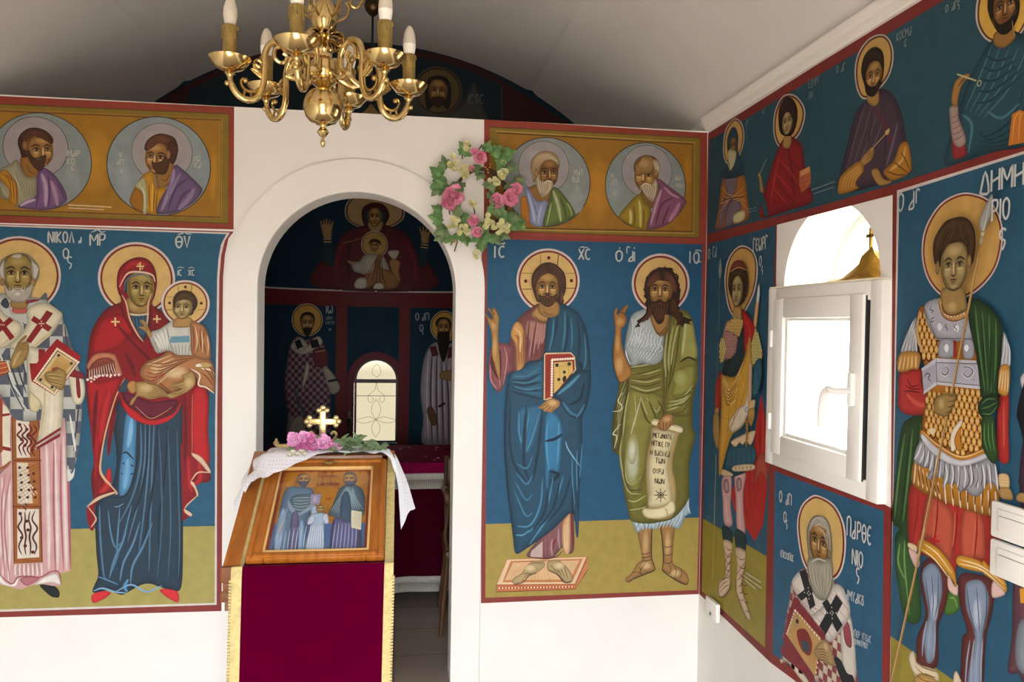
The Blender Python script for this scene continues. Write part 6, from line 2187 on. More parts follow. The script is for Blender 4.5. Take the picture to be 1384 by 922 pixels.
# ------------------------------------------------------------------ sanctuary furniture
VELVET = mat('burgundy_velvet', '3e0418', .95, noise=.25, nscale=25, spec=.03)
FRINGE = mat('silver_fringe', 'b9b4aa', .6, noise=.2, nscale=80)
WOODD = mat('dark_wood', '4a2e1e', .45, noise=.35, nscale=12, stretch=(1, 1, .15))
at_ = empty('altar_table', (-.12, 1.35, SFL), 'altar table behind the archway under a burgundy cloth with silver fringes', 'altar')
AX0, AX1, AY0, AY1, AZ = -.78, .56, 1.05, 1.68, .705
bm = bmesh.new(); box(bm, AX0+.02, AY0+.02, AZ-.05, AX1-.02, AY1-.02, AZ-.006)
for xx in (AX0+.05, AX1-.1):
    for yy in (AY0+.05, AY1-.1): box(bm, xx, yy, SFL, xx+.05, yy+.05, AZ-.05)
bmo('table', bm, WOODD, at_, False, world=True)
def drape(bm, x0, x1, y0, y1, zt, zb, amp, waves, lift=0.):
    loop = []
    N = 40
    for k in range(N): loop.append((x0+(x1-x0)*k/N, y0, 'f'))
    for k in range(20): loop.append((x1, y0+(y1-y0)*k/20, 'r'))
    for k in range(N): loop.append((x1-(x1-x0)*k/N, y1, 'b'))
    for k in range(20): loop.append((x0, y1-(y1-y0)*k/20, 'l'))
    rr = []
    for j in range(7):
        t = j/6; ring = []
        for i, (x, y, sd) in enumerate(loop):
            w = amp*t*(.6+.4*math.sin(i*.37))*math.sin(i*waves)+amp*t
            dx = {'r': 1, 'l': -1}.get(sd, 0)*w; dy = {'f': -1, 'b': 1}.get(sd, 0)*w
            ring.append(bm.verts.new((x+dx, y+dy, zt+(zb-zt)*t)))
        rr.append(ring)
    n_ = len(loop)
    for a, b in zip(rr, rr[1:]):
        for i in range(n_): bm.faces.new([a[i], a[(i+1) % n_], b[(i+1) % n_], b[i]])
    bm.faces.new(rr[0]); return [v.co.copy() for v in rr[-1]]
bm = bmesh.new(); hem = drape(bm, AX0, AX1, AY0, AY1, AZ-.002, .045, .012, .9); bmo('under_cloth', bm, VELVET, at_, world=True)
def fringe(hem_, drop, name, parent):
    bm = bmesh.new()
    pts_ = [h for h in hem_ if h.y < AY0+.25]; pts_.sort(key=lambda q: q.x)
    pts_ = [q for q in pts_ if q.y < AY0+.06]
    L = spline(pts_, 5)
    for a, b in zip(L, L[1:]):
        q = [(a.x, a.y-.004, a.z+.012), (b.x, b.y-.004, b.z+.012), (b.x, b.y-.004, b.z-.022), (a.x, a.y-.004, a.z-.022)]; quad(bm, *q)
    for i in range(0, len(L)-1):
        a = L[i]; tube(bm, [(a.x, a.y-.005, a.z-.016), (a.x, a.y-.006, a.z-.03), (a.x, a.y-.005, a.z-drop)], [.0025, .0022, .0038], 5)
    for k, zz in ((0, .006), (1, -.012)):
        tube(bm, [(a.x, a.y-.006, a.z+zz) for a in L], .003, 5)
    return bmo(name, bm, FRINGE, parent, world=True)
fringe(hem, .075, 'fringe', at_)
bm = bmesh.new(); hem2 = drape(bm, AX0-.008, AX1+.008, AY0-.02, AY1+.008, AZ+.001, .635, .01, .8); bmo('top_cloth', bm, mat('burgundy_damask', '7c0a3c', .9, noise=.3, nscale=18, spec=.03), at_, world=True)
fringe(hem2, .075, 'fringe', at_)
PINKD = mat('dry_petal', 'b06a7a', .7)
tp_ = bmesh.new(); rs = random.Random(5)
for i in range(14):
    x, y = rs.uniform(-.05, .42), rs.uniform(1.08, 1.6); a = rs.uniform(0, 6)
    tp_.faces.new([tp_.verts.new((x+r_*math.cos(a+k), y+r_*math.sin(a+k), AZ+.004+.005*(k % 2))) for k, r_ in ((0, .016), (1.2, .01), (2.6, .015), (4.2, .011))])
tag(bmo('fallen_petals', tp_, PINKD, None, False), 'dry petals scattered on the altar cloth in front of the small window', 'petals', kind='stuff')
cs = empty('candlestick', (-.29, 1.5, AZ+.002), 'dark candlestick on the altar at the left edge of the small window', 'candlestick')
bm = bmesh.new(); lathe(bm, [(0, 0), (.035, 0), (.035, .008), (.012, .02), (.008, .07), (.014, .08), (.008, .09), (.008, .15), (.016, .16), (.008, .172), (.02, .19), (.02, .196), (0, .196)], 16, (-.29, 1.5, AZ+.002)); bmo('stem', bm, IRON, cs, world=True)
bm = bmesh.new(); lathe(bm, [(0, .195), (.008, .195), (.008, .235), (0, .238)], 12, (-.29, 1.5, AZ+.002)); bmo('candle', bm, mat('dark_wax', '5a4a38', .5), cs, world=True)
# wooden armchair half hidden behind the right jamb
ch = empty('armchair', (.47, .62, SFL), 'dark wooden armchair seen at the right edge of the archway in front of the altar', 'chair')
WOODC = mat('chair_wood', '6a4a30', .4, noise=.35, nscale=14, stretch=(1, 1, .2))
def stick(name, pts, r, flat=.7):
    bm = bmesh.new(); tube(bm, spline(pts, 5), r, 8, flat=flat); return bmo(name, bm, WOODC, ch, world=True)
stick('leg', [(.236, .55, SFL), (.247, .55, .05), (.262, .55, .22), (.268, .56, .3)], [.013]*5+[.018]*10+[.022])
stick('leg', [(.7, .55, SFL), (.69, .55, .05), (.68, .55, .22), (.675, .56, .3)], [.013]*5+[.018]*10+[.022])
stick('leg', [(.25, .98, SFL), (.27, .96, .1), (.28, .95, .33), (.28, .98, .6), (.28, 1.0, .75)], .018)
stick('leg', [(.69, .98, SFL), (.68, .96, .1), (.67, .95, .33), (.67, .98, .6), (.67, 1.0, .75)], .018)
for x_ in (.268, .675):
    s_ = 1 if x_ > .5 else -1
    stick('armrest', [(x_-s_*.0, .98, .56), (x_, .8, .60), (x_+s_*.005, .66, .62), (x_+s_*.01, .575, .635), (x_+s_*.004, .55, .60), (x_+s_*.0, .57, .57)], .02, 1.0)
    stick('arm_post', [(x_, .585, .33), (x_+s_*.014, .575, .42), (x_+s_*.004, .58, .5), (x_, .6, .6)], .015)
bm = bmesh.new(); box(bm, .25, .54, .29, .695, .99, .335, .015); bmo('seat', bm, WOODC, ch, world=True)
bm = bmesh.new(); box(bm, .285, .965, .42, .665, .995, .74, .01); bmo('backrest', bm, WOODC, ch, world=True)
# hanging rod from the vault above the chancel wall
hl = empty('hanging_lamp', (-.15, .75, 2.55), 'thin dark lamp rod hanging from a bronze ball on the vault behind the chandelier', 'lamp')
zt = vaultz(-.15); bm = bmesh.new(); lathe(bm, [(0, -.085), (.014, -.083), (.036, -.06), (.045, -.035), (.04, -.012), (.028, .004), (0, .01)], 20, (-.15, .75, zt)); bmo('ceiling_rose', bm, mat('dark_bronze', '5a4630', .3, metal=.9), hl, world=True)
bm = bmesh.new(); tube(bm, [(-.15, .75, zt-.08), (-.15, .75, zt-.25), (-.152, .75, 2.62)], .006, 8); tube(bm, spline([(-.15, .75, zt-.22), (-.135, .75, zt-.26), (-.145, .75, zt-.3), (-.15, .75, zt-.34)], 5), .004, 6); bmo('rod', bm, IRON, hl, world=True)
bm = bmesh.new(); lathe(bm, [(0, 2.44), (.03, 2.45), (.055, 2.5), (.06, 2.54), (.052, 2.575), (.02, 2.61), (.008, 2.63), (0, 2.63)], 20, (-.152, .75, 0)); bmo('oil_bowl', bm, BRASSD, hl, world=True)
# ------------------------------------------------------------------ lectern with icon
TL_ = math.atan2(.228, .453); ICON_V = Vector((0, math.cos(TL_), math.sin(TL_))); ICON_N = Vector((0, -math.sin(TL_), math.cos(TL_)))
WOODL = mat('honey_wood', 'a8641e', .32, col2='8a4c14', nscale=5, stretch=(14, 1.2, 3), coat=.25)
WOODB = mat('brown_wood', '7a4a2a', .4, noise=.3, nscale=8, stretch=(8, 1, 3))
DESK = Vector((-.245, -1.0, .735))
def slab(bm, x0, x1, v0, v1, n0, n1, bev=.003, O=None):
    O = O or Vector((0, -1.0, .77)); vs0 = len(bm.verts)
    b2 = bmesh.new(); box(b2, x0, v0, n0, x1, v1, n1, bev)
    mp = {}
    for v in b2.verts: mp[v] = bm.verts.new(O*1.0+Vector((v.co.x, 0, 0))+ICON_V*v.co.y+ICON_N*v.co.z)
    for f in b2.faces: bm.faces.new([mp[v] for v in f.verts])
    b2.free()
lc = empty('lectern', (-.245, -.75, FLOOR), 'wooden lectern with a sloping desk standing in front of the archway', 'lectern')
bm = bmesh.new(); slab(bm, -.52, -.006, -.012, .6, -.05, -.028, .004); bmo('desk_top', bm, WOODL, lc, world=True)
bm = bmesh.new()
for xa in (-.512, -.03):
    vs = [(xa, -.985, .61), (xa, -.985, .73), (xa, -.47, .985), (xa, -.47, .61)]
    a = [bm.verts.new(v) for v in vs]; b = [bm.verts.new((v[0]+.018, v[1], v[2])) for v in vs]
    bm.faces.new(a); bm.faces.new(b[::-1])
    for i in range(4): bm.faces.new([a[i], b[i], b[(i+1) % 4], a[(i+1) % 4]])
box(bm, -.5, -.49, .62, -.02, -.475, .98)
bmo('side_panel', bm, WOODB, lc, False, world=True)
bm = bmesh.new(); box(bm, -.5225, -1.0, .70, -.0035, -.978, .748, .004); box(bm, -.516, -.998, .67, -.01, -.982, .70, .002); box(bm, -.522, -1.0, .64, -.004, -.978, .672, .005); bmo('front_moulding', bm, WOODB, lc, world=True)
bm = bmesh.new(); box(bm, -.44, -.93, FLOOR+.06, -.05, -.56, .63, .006); bmo('pedestal', bm, WOODB, lc, world=True)
bm = bmesh.new(); box(bm, -.5, -.98, FLOOR, .01, -.5, FLOOR+.06, .008); bmo('base', bm, WOODB, lc, world=True)
# velvet runner
GOLDT = mat('gold_braid', 'c8b474', .55, noise=.3, nscale=70, sheen=.2, bump=.6, bscale=140)
REDV = mat('crimson_velvet', '4c001f', .95, noise=.12, nscale=14, spec=.0)
rn = empty('lectern_runner', (-.245, -1.02, -.2), 'dark crimson velvet runner with gold braid edges hanging down the front of the lectern', 'runner')
def runner(bm, x0, x1, off=0., amp=.006):
    prof = []
    O = Vector((0, -1.0, .77))
    for k in range(9): q = O+ICON_V*(.56-.56*k/8)+ICON_N*(-.0265+off); prof.append((q.y, q.z))
    prof += [(-1.006-off, .752), (-1.014-off, .742), (-1.017-off, .72)]
    for k in range(1, 22): prof.append((-1.018-off, .72-.045*k))
    nx = max(2, int((x1-x0)/.02)); g_ = []
    for j, (y, z) in enumerate(prof):
        t = max(0, .74-z); sh = (.02 if x0 < -.47 else 0)*(j < 9)
        g_.append([bm.verts.new((x0+sh*(1-i/nx)+(x1-x0)*i/nx-.012*t, y-(amp*t*math.sin((x0+(x1-x0)*i/nx)*23+z*2) if j > 11 else 0)-.02*t*(j > 11), z)) for i in range(nx+1)])
    for a, b in zip(g_, g_[1:]):
        for i in range(nx): bm.faces.new([a[i], a[i+1], b[i+1], b[i]])
bm = bmesh.new(); runner(bm, -.458, -.03); bmo('velvet', bm, REDV, rn, world=True)
for x0, x1 in ((-.488, -.456), (-.032, -.004)):
    bm = bmesh.new(); runner(bm, x0, x1, .002)
    for i in range(92):
        z = .71-.0098*i; xx = x0 if x0 < -.2 else x1
        t = .74-z; box(bm, xx-.012*t-.004, -1.026-.02*t, z, xx-.012*t+.004, -1.018-.02*t, z+.006)
    bmo('gold_trim', bm, GOLDT, rn, world=True)
# icon in its wooden frame
ICON_O = Vector((0, -1.0, .77))+ICON_N*.006
ic = empty('framed_icon', (-.243, -1.0, .77), 'framed icon of two haloed elders and a child in blue robes lying on the lectern', 'icon')
IL = .507
def bar(bm, pts4, n0, n1):   # bevelled frame member: outer edge low, inner lip
    pass
bm = bmesh.new()
W0, W1, V0, V1 = -.453, -.034, .004, IL
for (a, b, c, d) in ((W0, W0+.055, V0, V1), (W1-.055, W1, V0, V1)): slab(bm, a, b, c, d, -.024, .0, .005)
slab(bm, W0+.054, W1-.054, V0, V0+.032, -.024, .0, .005); slab(bm, W0+.054, W1-.054, V1-.05, V1, -.024, .0, .005)
for (a, b) in ((W0+.004, W0+.02), (W1-.02, W1-.004)): slab(bm, a, b, V0+.004, V1-.004, -.004, .006, .004)
slab(bm, W0+.02, W1-.02, V1-.02, V1-.004, -.004, .006, .004); slab(bm, W0+.02, W1-.02, V0+.004, V0+.02, -.004, .006, .004)
bmo('frame', bm, WOODL, ic, world=True)
bm = bmesh.new(); gold_in = (W0+.05, W1-.05, V0+.046, V1-.046)
slab(bm, W0+.048, W0+.055, V0+.027, V1-.045, -.01, .003, .001); slab(bm, W1-.055, W1-.048, V0+.027, V1-.045, -.01, .003, .001)
slab(bm, W0+.05, W1-.05, V0+.027, V0+.034, -.01, .003, .001); slab(bm, W0+.05, W1-.05, V1-.052, V1-.045, -.01, .003, .001)
bmo('inner_lip', bm, mat('gilt_wood', 'd8b070', .35, metal=.3), ic, world=True)
bm = bmesh.new(); cxm = (W0+W1)/2+.005; O_ = Vector((0, -1.0, .77))
for k in range(5):
    a = math.pi*(.1+.8*k/4); p0 = O_+Vector((cxm, 0, 0))+ICON_V*(V1-.046)+ICON_N*.01; p1 = p0+Vector((math.cos(a)*.028, 0, 0))+ICON_V*(math.sin(a)*.024)
    tube(bm, spline([p0, (p0+p1)/2+ICON_N*.006, p1], 3), [.004]+[.005]*4+[.002, .002], 6)
bmo('ornament', bm, BRASSD, ic, world=True)
ICON_O = Vector((0, -1.0, .77))+ICON_N*-.014
p = Painter('icon', ic, .0018, 1.15); p.c = Canvas('icon')
p.part('b', 'red_mat', None); p.l = .001; p.fill([(W0+.05, V0+.027), (W1-.05, V0+.027), (W1-.05, V1-.045), (W0+.05, V1-.045)], p.col('84301c'))
p.part('k', 'gold_ground', None); p.fill([(W0+.064, V0+.04), (W1-.064, V0+.04), (W1-.064, V1-.058), (W0+.064, V1-.058)], p.col('b0761c'))
p.fill([(W0+.064, V0+.04), (W1-.064, V0+.04), (W1-.064, V0+.17), (W0+.064, V0+.17)], p.col('4a6a9c'))
p.figure('l', 'painted_elder', 'elder in pale blue vestments holding a book', '''
@330 620 6.148
o 9a4a20 5 490 175 100
=.
F 5f7f9c 250 790 270 600 300 400 340 270 400 235 480 240 560 250 580 300 560 420 520 600 490 780
g 9ab8d8 5f7f9c 50 330 420 300 600 270 780
g 9ab8d8 5f7f9c 40 480 520 470 660 460 780
F 55707c 390 330 480 300 580 310 560 400 500 440 450 470 400 420
i 9ab0b8 6 6 - 400 340 480 330 570 330 / 410 430 460 460 540 430
F 8fa4bc 360 350 390 380 450 470 440 480 370 430
F 8fa4bc 570 380 580 420 460 480 450 465
F 6a6488 395 480 450 470 440 780 370 780
i 9a98b8 4 7 - 380 500 450 500 / 372 760 440 760
F a0acc0 290 560 330 480 360 420 330 560 280 680 255 675
f 9c94b4 555 305 640 300 625 390 550 400
f b4accc 575 320 610 320 605 365 570 370
i a8c4e4 5 8 - 280 620 270 700 255 790 / 520 560 500 680 490 780
=head
F 3c4a6c 440 180 455 140 500 130 540 150 545 190 520 220 460 220
H 495 185 90 0 0 n
F 3a4668 456 192 478 200 495 196 515 200 534 190 524 232 494 250 466 230
''')
p.figure('r', 'painted_elder', 'monk in a grey blue mantle holding a scroll', '''
@330 620 6.148
o 9a4a20 5 880 165 98
=.
F 4f6a7c 700 470 740 380 790 260 850 220 920 220 980 260 1005 340 1000 450 970 520 960 780 720 780 740 620 760 500
F 5c5c8c 740 520 800 500 860 520 950 500 940 770 730 770
i 9aa0c4 6 7 - 760 540 745 650 730 770 / 930 540 930 650 920 770
i 8fa8b4 6 6 - 850 240 790 340 720 440 / 880 240 860 380 800 460
i 8fa8b4 6 5 - 900 240 930 340 990 430 / 880 280 890 360 900 430
F 3f5a74 810 320 860 280 890 400 880 500 800 500
f dcd8bc 890 435 980 450 970 600 890 580
i 8a8a80 3 7 - 905 460 965 468 / 900 560 958 572
=head
F 3c4a6c 825 160 850 125 900 120 935 150 935 200 900 230 850 225
H 875 180 88 -.2 0 n
F 4a5878 838 190 858 198 875 195 892 198 912 188 902 218 874 228 848 216
''')
p.figure('c', 'painted_child', 'child in white between the two elders', '''
@330 620 6.148
o 9a6a30 4 632 425 44
=.
F a8bcd4 510 780 540 600 570 500 540 560 525 520 560 470 600 460 660 460 700 500 700 550 670 540 665 640 655 780
i dce6f4 7 7 a8bcd4 560 560 540 660 520 775 / 650 560 655 660 650 775
F c0cce0 525 540 560 480 590 500 580 540 535 560
F c0cce0 650 490 690 470 702 540 670 550
F a8bcd4 560 420 590 400 620 450 560 470
=head
F 6a5438 608 430 612 405 632 395 655 405 658 440 632 450
H 632 430 56 0 0 p
''', .003)
p.part('i', 'inscription'); p.run('''
@330 620 6.148
t 8a3a18 20 4 640 115 0 1 OIAGIOI
t 8a3a18 20 4 620 150 0 .9 PARQENIOC
t 7a2a18 24 5 610 215 0 .8 KAIEYMENIO
t 8a3a18 18 3 680 340 0 1 OAG''')
p.build()
bm = bmesh.new(); slab(bm, W0+.056, W1-.056, V0+.035, V1-.053, -.006, -.0055, 0, Vector((0, -1.0, .77))); bmo('glass_cover', bm, glassmat('icon_glass', 'fcfcfc', .06, .07), ic, False, world=True)
# lace cloth over the top of the lectern
LACE = mat('white_lace', 'e8e6ec', .85, spec=.1)
def lacemat():
    t = LACE.node_tree; b = t.nodes['Principled BSDF']; tcn = t.nodes.new('ShaderNodeTexCoord'); vo = t.nodes.new('ShaderNodeTexVoronoi'); vo.inputs['Scale'].default_value = 95; vo.inputs['Randomness'].default_value = .25
    cr = t.nodes.new('ShaderNodeValToRGB'); cr.color_ramp.elements[0].position = .16; cr.color_ramp.elements[0].color = (*hexc('a9a6b4'), 1); cr.color_ramp.elements[1].position = .24; cr.color_ramp.elements[1].color = (*hexc('eceaf0'), 1)
    t.links.new(tcn.outputs['Object'], vo.inputs['Vector']); t.links.new(vo.outputs['Distance'], cr.inputs[0]); t.links.new(cr.outputs[0], b.inputs['Base Color'])
lacemat()
bm = bmesh.new(); path = spline([(-.545, .905), (-.525, .95), (-.492, 1.0), (-.45, 1.022), (-.38, 1.026), (-.25, 1.026), (-.12, 1.026), (-.045, 1.022), (-.012, 1.0), (.006, .95), (.014, .87), (.02, .79)], 4)
g_ = []; NP_ = len(path)
for i, q in enumerate(path):
    u = i/(NP_-1); row = []
    if q.x < -.43: yf = -.665
    elif q.x < -.3: yf = -.665+.09*(q.x+.43)/.13
    elif q.x < -.03: yf = -.548
    else: yf = -.555-.07*min(1, (q.x+.03)/.05)
    yf += .006*math.sin(i*1.9); yb = -.43
    for j in range(15):
        v = j/14; y = yf+(yb-yf)*v; z = q.y
        if y < -.54: z -= (-.54-y)*math.tan(TL_)
        z += .004*math.sin(i*.9+j*.7)*(1 if q.x < -.46 or q.x > -.02 else .4)
        tt_ = max(0, (1.0-q.y)/.21) if q.x > -.02 else 0
        row.append(bm.verts.new((q.x+tt_*.055*v-(.012*math.sin(j*.8) if q.x < -.5 else 0), y, z)))
    g_.append(row)
for a, b in zip(g_, g_[1:]):
    for j in range(14): bm.faces.new([a[j], b[j], b[j+1], a[j+1]])
for e_ in [e for e in bm.edges if len(e.link_faces) == 1]:
    pass
tag(bmo('lace_cloth', bm, LACE, None), 'white lace cloth draped over the top of the lectern, hanging down on both sides', 'cloth')
LZ = 1.031
bm = bmesh.new(); box(bm, -.46, -.545, .985, -.05, -.445, 1.012, .004); bmo('top_ledge', bm, WOODB, lc, world=True)
# ------------------------------------------------------------------ flowers
def petal(bm, O, out, up, L, w, curlk, n=4):
    side = out.cross(up).normalized(); rows2 = []
    for i in range(n+1):
        t = i/n; ww = w*math.sin(math.pi*min(1, .18+.72*t))**.8*(1 if i < n else .75)
        c = O+out*(L*(t-curlk*.35*t*t))+up*(L*curlk*t*t)
        rows2.append([bm.verts.new(c+side*(ww*s*.5)+up*(abs(s)*w*.14*(1-t*.4))+out*(-.1*L*abs(s)*(i == n))) for s in (-1, -.5, 0, .5, 1)])
    for a, b in zip(rows2, rows2[1:]):
        for k in range(4): bm.faces.new([a[k], a[k+1], b[k+1], b[k]])
def flower(bm, C, N, r, rng, layers=4):
    N = N.normalized(); a = Vector((0, 0, 1)) if abs(N.z) < .9 else Vector((1, 0, 0)); X = N.cross(a).normalized(); Y = N.cross(X)
    for L in range(layers):
        k = 7-L if L < 3 else 4; f = 1-L*.22
        for i in range(k):
            an = 2*math.pi*i/k+L*.5+rng.uniform(-.25, .25); o = X*math.cos(an)+Y*math.sin(an); el = .12+.36*L
            out = (o*math.cos(el)+N*math.sin(el)).normalized(); up = (N*math.cos(el)-o*math.sin(el)).normalized()
            petal(bm, C+N*(.05*r*L), out, up, r*f*rng.uniform(.85, 1.1), r*.85*f, .35+.25*L*.5)
def leaf(bm, O, d, N, L, lobes=3):
    d = d.normalized(); N = (N-d*N.dot(d)).normalized(); s = d.cross(N)
    if lobes == 3: out = [(0, 0), (.12, .12), (.1, .3), (.3, .52), (.36, .42), (.62, .36), (.5, .2), (.72, .18), (1, 0)]
    else: out = [(0, 0), (.15, .13), (.4, .2), (.7, .14), (1, 0)]
    def P3(u, v): return O+d*(u*L)+s*(v*L)+N*(.10*L*math.sin(u*3)-.25*abs(v)*L)
    mid = [bm.verts.new(P3(u, 0)) for u, v in out]
    for sg in (-1, 1):
        e = [bm.verts.new(P3(u, sg*v)) for u, v in out[1:-1]]
        ed = [mid[0]]+e+[mid[-1]]
        for i in range(len(out)-1):
            q = [mid[i], mid[i+1], ed[i+1], ed[i]]; q2 = []
            for v in q:
                if v not in q2: q2.append(v)
            if len(q2) >= 3: bm.faces.new(q2)
def petmat(name, a, b): return mat(name, a, .7, col2=b, nscale=38, sheen=.15)
PK = petmat('pink_petal', 'd4648e', 'f0b0c4'); PK2 = petmat('rose_petal', 'c04a92', 'dc86b8'); YW = petmat('cream_petal', 'd8d490', 'eeecc8'); PK3 = petmat('light_rose_petal', 'd684bc', 'f0c4e0'); LF = petmat('green_leaf', '3f6a34', '6f9458'); LF2 = petmat('grey_green_leaf', '44603a', '7a9060'); TW = mat('twig_bark', '4a3226', .8); BER = mat('orange_berry', 'c07a28', .4)
rg = random.Random(11); WX, WZ = .352, 2.045; WN = Vector((0, -1, 0))
wr = empty('wreath', (WX, -.02, 1.9), 'wreath of pink peonies, cream blossoms and green leaves hung beside the archway', 'wreath')
def wp(px, py, y=-.045): d = ray(px, py); q = CAM+d*((3.5+y)/d.y); return q
bm = bmesh.new()
for k in range(3):
    tube(bm, spline([(WX+(.118+.006*math.sin(i*1.7+k*2))*math.cos(2*math.pi*i/16), -.022-.008*math.sin(i*1.1+k*2.1), WZ+(.122+.006*math.cos(i*1.3+k))*math.sin(2*math.pi*i/16)) for i in range(17)], 3), .006, 6)
for (a, b) in (((615, 262), (583, 233)), ((625, 215), (621, 193)), ((645, 205), (651, 196)), ((618, 320), (614, 340)), ((642, 320), (650, 339)), ((600, 250), (608, 290)), ((640, 280), (640, 300))):
    p0, p1 = wp(*a, -.04), wp(*b, -.03); tube(bm, spline([p0, (p0+p1)/2+Vector((.004, -.006, .003)), p1], 3), .0028, 5)
bmo('twig_ring', bm, TW, wr, world=True)
for px, py, r in ((612, 266, .064), (606, 274, .05), (688, 268, .052), (672, 272, .046), (697, 257, .04), (649, 213, .04), (641, 207, .026), (640, 298, .034), (646, 314, .034), (637, 228, .02)):
    bm = bmesh.new(); flower(bm, wp(px, py, -.05), Vector((rg.uniform(-.3, .3), -1, rg.uniform(-.2, .3))), r, rg); bmo('peony', bm, PK, wr, world=True)
for px, py, n_, sp in ((615, 220, 8, 9), (628, 232, 10, 9), (632, 198, 6, 5), (682, 234, 12, 9), (671, 246, 5, 6), (616, 302, 9, 8), (630, 312, 4, 5), (680, 306, 12, 10), (660, 300, 8, 7), (639, 277, 5, 4), (644, 345, 5, 3)):
    bm = bmesh.new()
    for _ in range(n_):
        flower(bm, wp(px+rg.gauss(0, sp*.5), py+rg.gauss(0, sp*.5), -.05-rg.uniform(0, .02)), Vector((rg.uniform(-.6, .6), -1, rg.uniform(-.5, .6))), .018, rg, 2)
    bmo('blossom_cluster', bm, YW, wr, world=True)
for px, py, dx, dy, L in ((606, 250, -.8, -.2, .06), (618, 248, .2, .4, .06), (596, 252, -.7, .8, .06), (632, 208, -.6, -.7, .06), (640, 222, .3, .6, .05), (656, 206, .4, -1, .05), (676, 212, .9, -.3, .07), (684, 224, 1, .5, .055), (668, 258, -.2, 1, .06), (694, 250, .9, -.4, .055), (680, 286, .2, .8, .06), (696, 298, .8, .8, .06), (672, 314, .9, .5, .06), (656, 300, -.3, .9, .06), (630, 300, -.4, .8, .055), (602, 318, -.9, .5, .055), (598, 288, -.9, -.5, .055), (618, 312, .4, .9, .055), (650, 326, .1, 1, .05), (600, 240, -1, -.6, .07), (603, 230, -.3, -1, .06), (600, 246, -1, .5, .065), (612, 245, .3, .8, .06), (628, 213, .2, -.9, .06), (663, 210, .9, -.8, .06), (668, 217, 1, -.1, .07), (672, 222, 1, .6, .05), (662, 240, .2, 1, .07), (686, 246, .6, .8, .06), (652, 232, -.4, .7, .05), (600, 298, -1, -.2, .07), (606, 308, -1, .5, .07), (612, 290, .4, -.6, .06), (622, 296, .9, -.2, .05), (668, 290, -.2, -.8, .06), (672, 296, .3, -.9, .07), (682, 292, .8, .2, .07), (692, 290, .6, 1, .07), (660, 312, -.4, 1, .07), (664, 316, .6, .8, .06), (652, 318, -.8, .5, .06), (612, 318, -.6, .7, .05), (690, 300, 1, .6, .06), (628, 318, .2, 1, .05)):
    bm = bmesh.new(); leaf(bm, wp(px, py, -.04), Vector((dx, -.35, -dy)), Vector((rg.uniform(-.3, .3), -1, .2)), L*1.15); bmo('leaf', bm, (LF, LF, LF2)[int(px+py) % 3], wr, world=True)
bm = bmesh.new()
for px, py in ((656, 226), (659, 229), (662, 226), (660, 233), (663, 222), (612, 325), (618, 328), (610, 330), (624, 322), (700, 242)):
    bmesh.ops.create_icosphere(bm, subdivisions=1, radius=.005, matrix=Matrix.Translation(wp(px, py, -.055)))
bmo('berries', bm, BER, wr, world=True)['kind'] = 'stuff'
# posy on the lectern
ps = empty('posy', (-.24, -.5, LZ), 'pink roses and green leaves laid on the lace cloth at the top of the lectern', 'flowers')
def lp(px, py, y=-.51): d = ray(px, py); q = CAM+d*((3.5+y)/d.y); return q
for px, py, r in ((399, 596, .038), (418, 600, .044), (437, 600, .04), (425, 609, .034), (404, 607, .032), (455, 605, .03), (446, 609, .026), (411, 592, .03)):
    q = lp(px, py, -.53); q.z = max(q.z, LZ+.012)
    bm = bmesh.new(); flower(bm, q, Vector((rg.uniform(-.4, .4), -1, .6)), r, rg); bmo('rose', bm, (PK2, PK3)[int(px) % 2], ps, world=True)
for i in range(46):
    px = rg.uniform(452, 514); py = 598+rg.uniform(-6, 9)+(px-455)*.1
    if i < 6: px, py = rg.uniform(385, 455), rg.uniform(612, 617)
    elif i < 11: px, py = rg.uniform(430, 470), rg.uniform(588, 600)
    q = lp(px, py, -.52+rg.uniform(-.02, .03)); q.z = max(q.z, LZ+.006)
    bm = bmesh.new(); leaf(bm, q, Vector((rg.uniform(-.6, 1), rg.uniform(-.8, .1), rg.uniform(-.25, .35))), Vector((rg.uniform(-.3, .3), -.6, 1)), rg.uniform(.035, .055), 3 if i % 2 else 1); bmo('leaf', bm, LF2, ps, world=True)
bm = bmesh.new()
for i in range(7): tube(bm, spline([(-.30+.02*i, -.515, LZ+.008), (-.2+.02*i, -.5-.004*i, LZ+.012+.003*(i % 3)), (-.09+.006*i, -.51, LZ+.008)], 4), .002, 5)
bmo('stem', bm, LF2, ps, world=True)
bm = bmesh.new()
for px, py in ((396, 617), (402, 620), (408, 616), (392, 621), (412, 620)): flower(bm, lp(px, py, -.565)+Vector((0, 0, .012)), Vector((0, -.6, 1)), .014, rg, 2)
bmo('small_blossoms', bm, mat('ivory_petal', 'd8d4c0', .7), ps, world=True)
# brass cross
bc = empty('altar_cross', (-.272, -.47, LZ), 'gold budded cross on a scrolled foot standing behind the roses on the lectern', 'cross')
CB = mat('pale_gold', 'd6c088', .3, metal=.9, noise=.15, nscale=50)
bm = bmesh.new(); Oc = Vector((-.272, -.47, 1.125))
box(bm, Oc.x-.012, Oc.y-.006, 1.05, Oc.x+.012, Oc.y+.006, 1.166, .003); box(bm, Oc.x-.05, Oc.y-.0054, Oc.z-.0115, Oc.x+.05, Oc.y+.0054, Oc.z+.0115, .003)
for dx, dz in ((0, 1), (1, 0), (-1, 0)):
    c0 = Oc+Vector((dx*.05, 0, dz*.044))
    for t_ in (-1, 0, 1):
        c1 = c0+Vector((dx*(.008 if t_ == 0 else -.002)+dz*t_*.014, 0, dz*(.008 if t_ == 0 else -.002)+dx*t_*.014))
        bmesh.ops.create_icosphere(bm, subdivisions=2, radius=.0105, matrix=Matrix.Translation(c1)@Matrix.Diagonal((1, .6, 1, 1)))
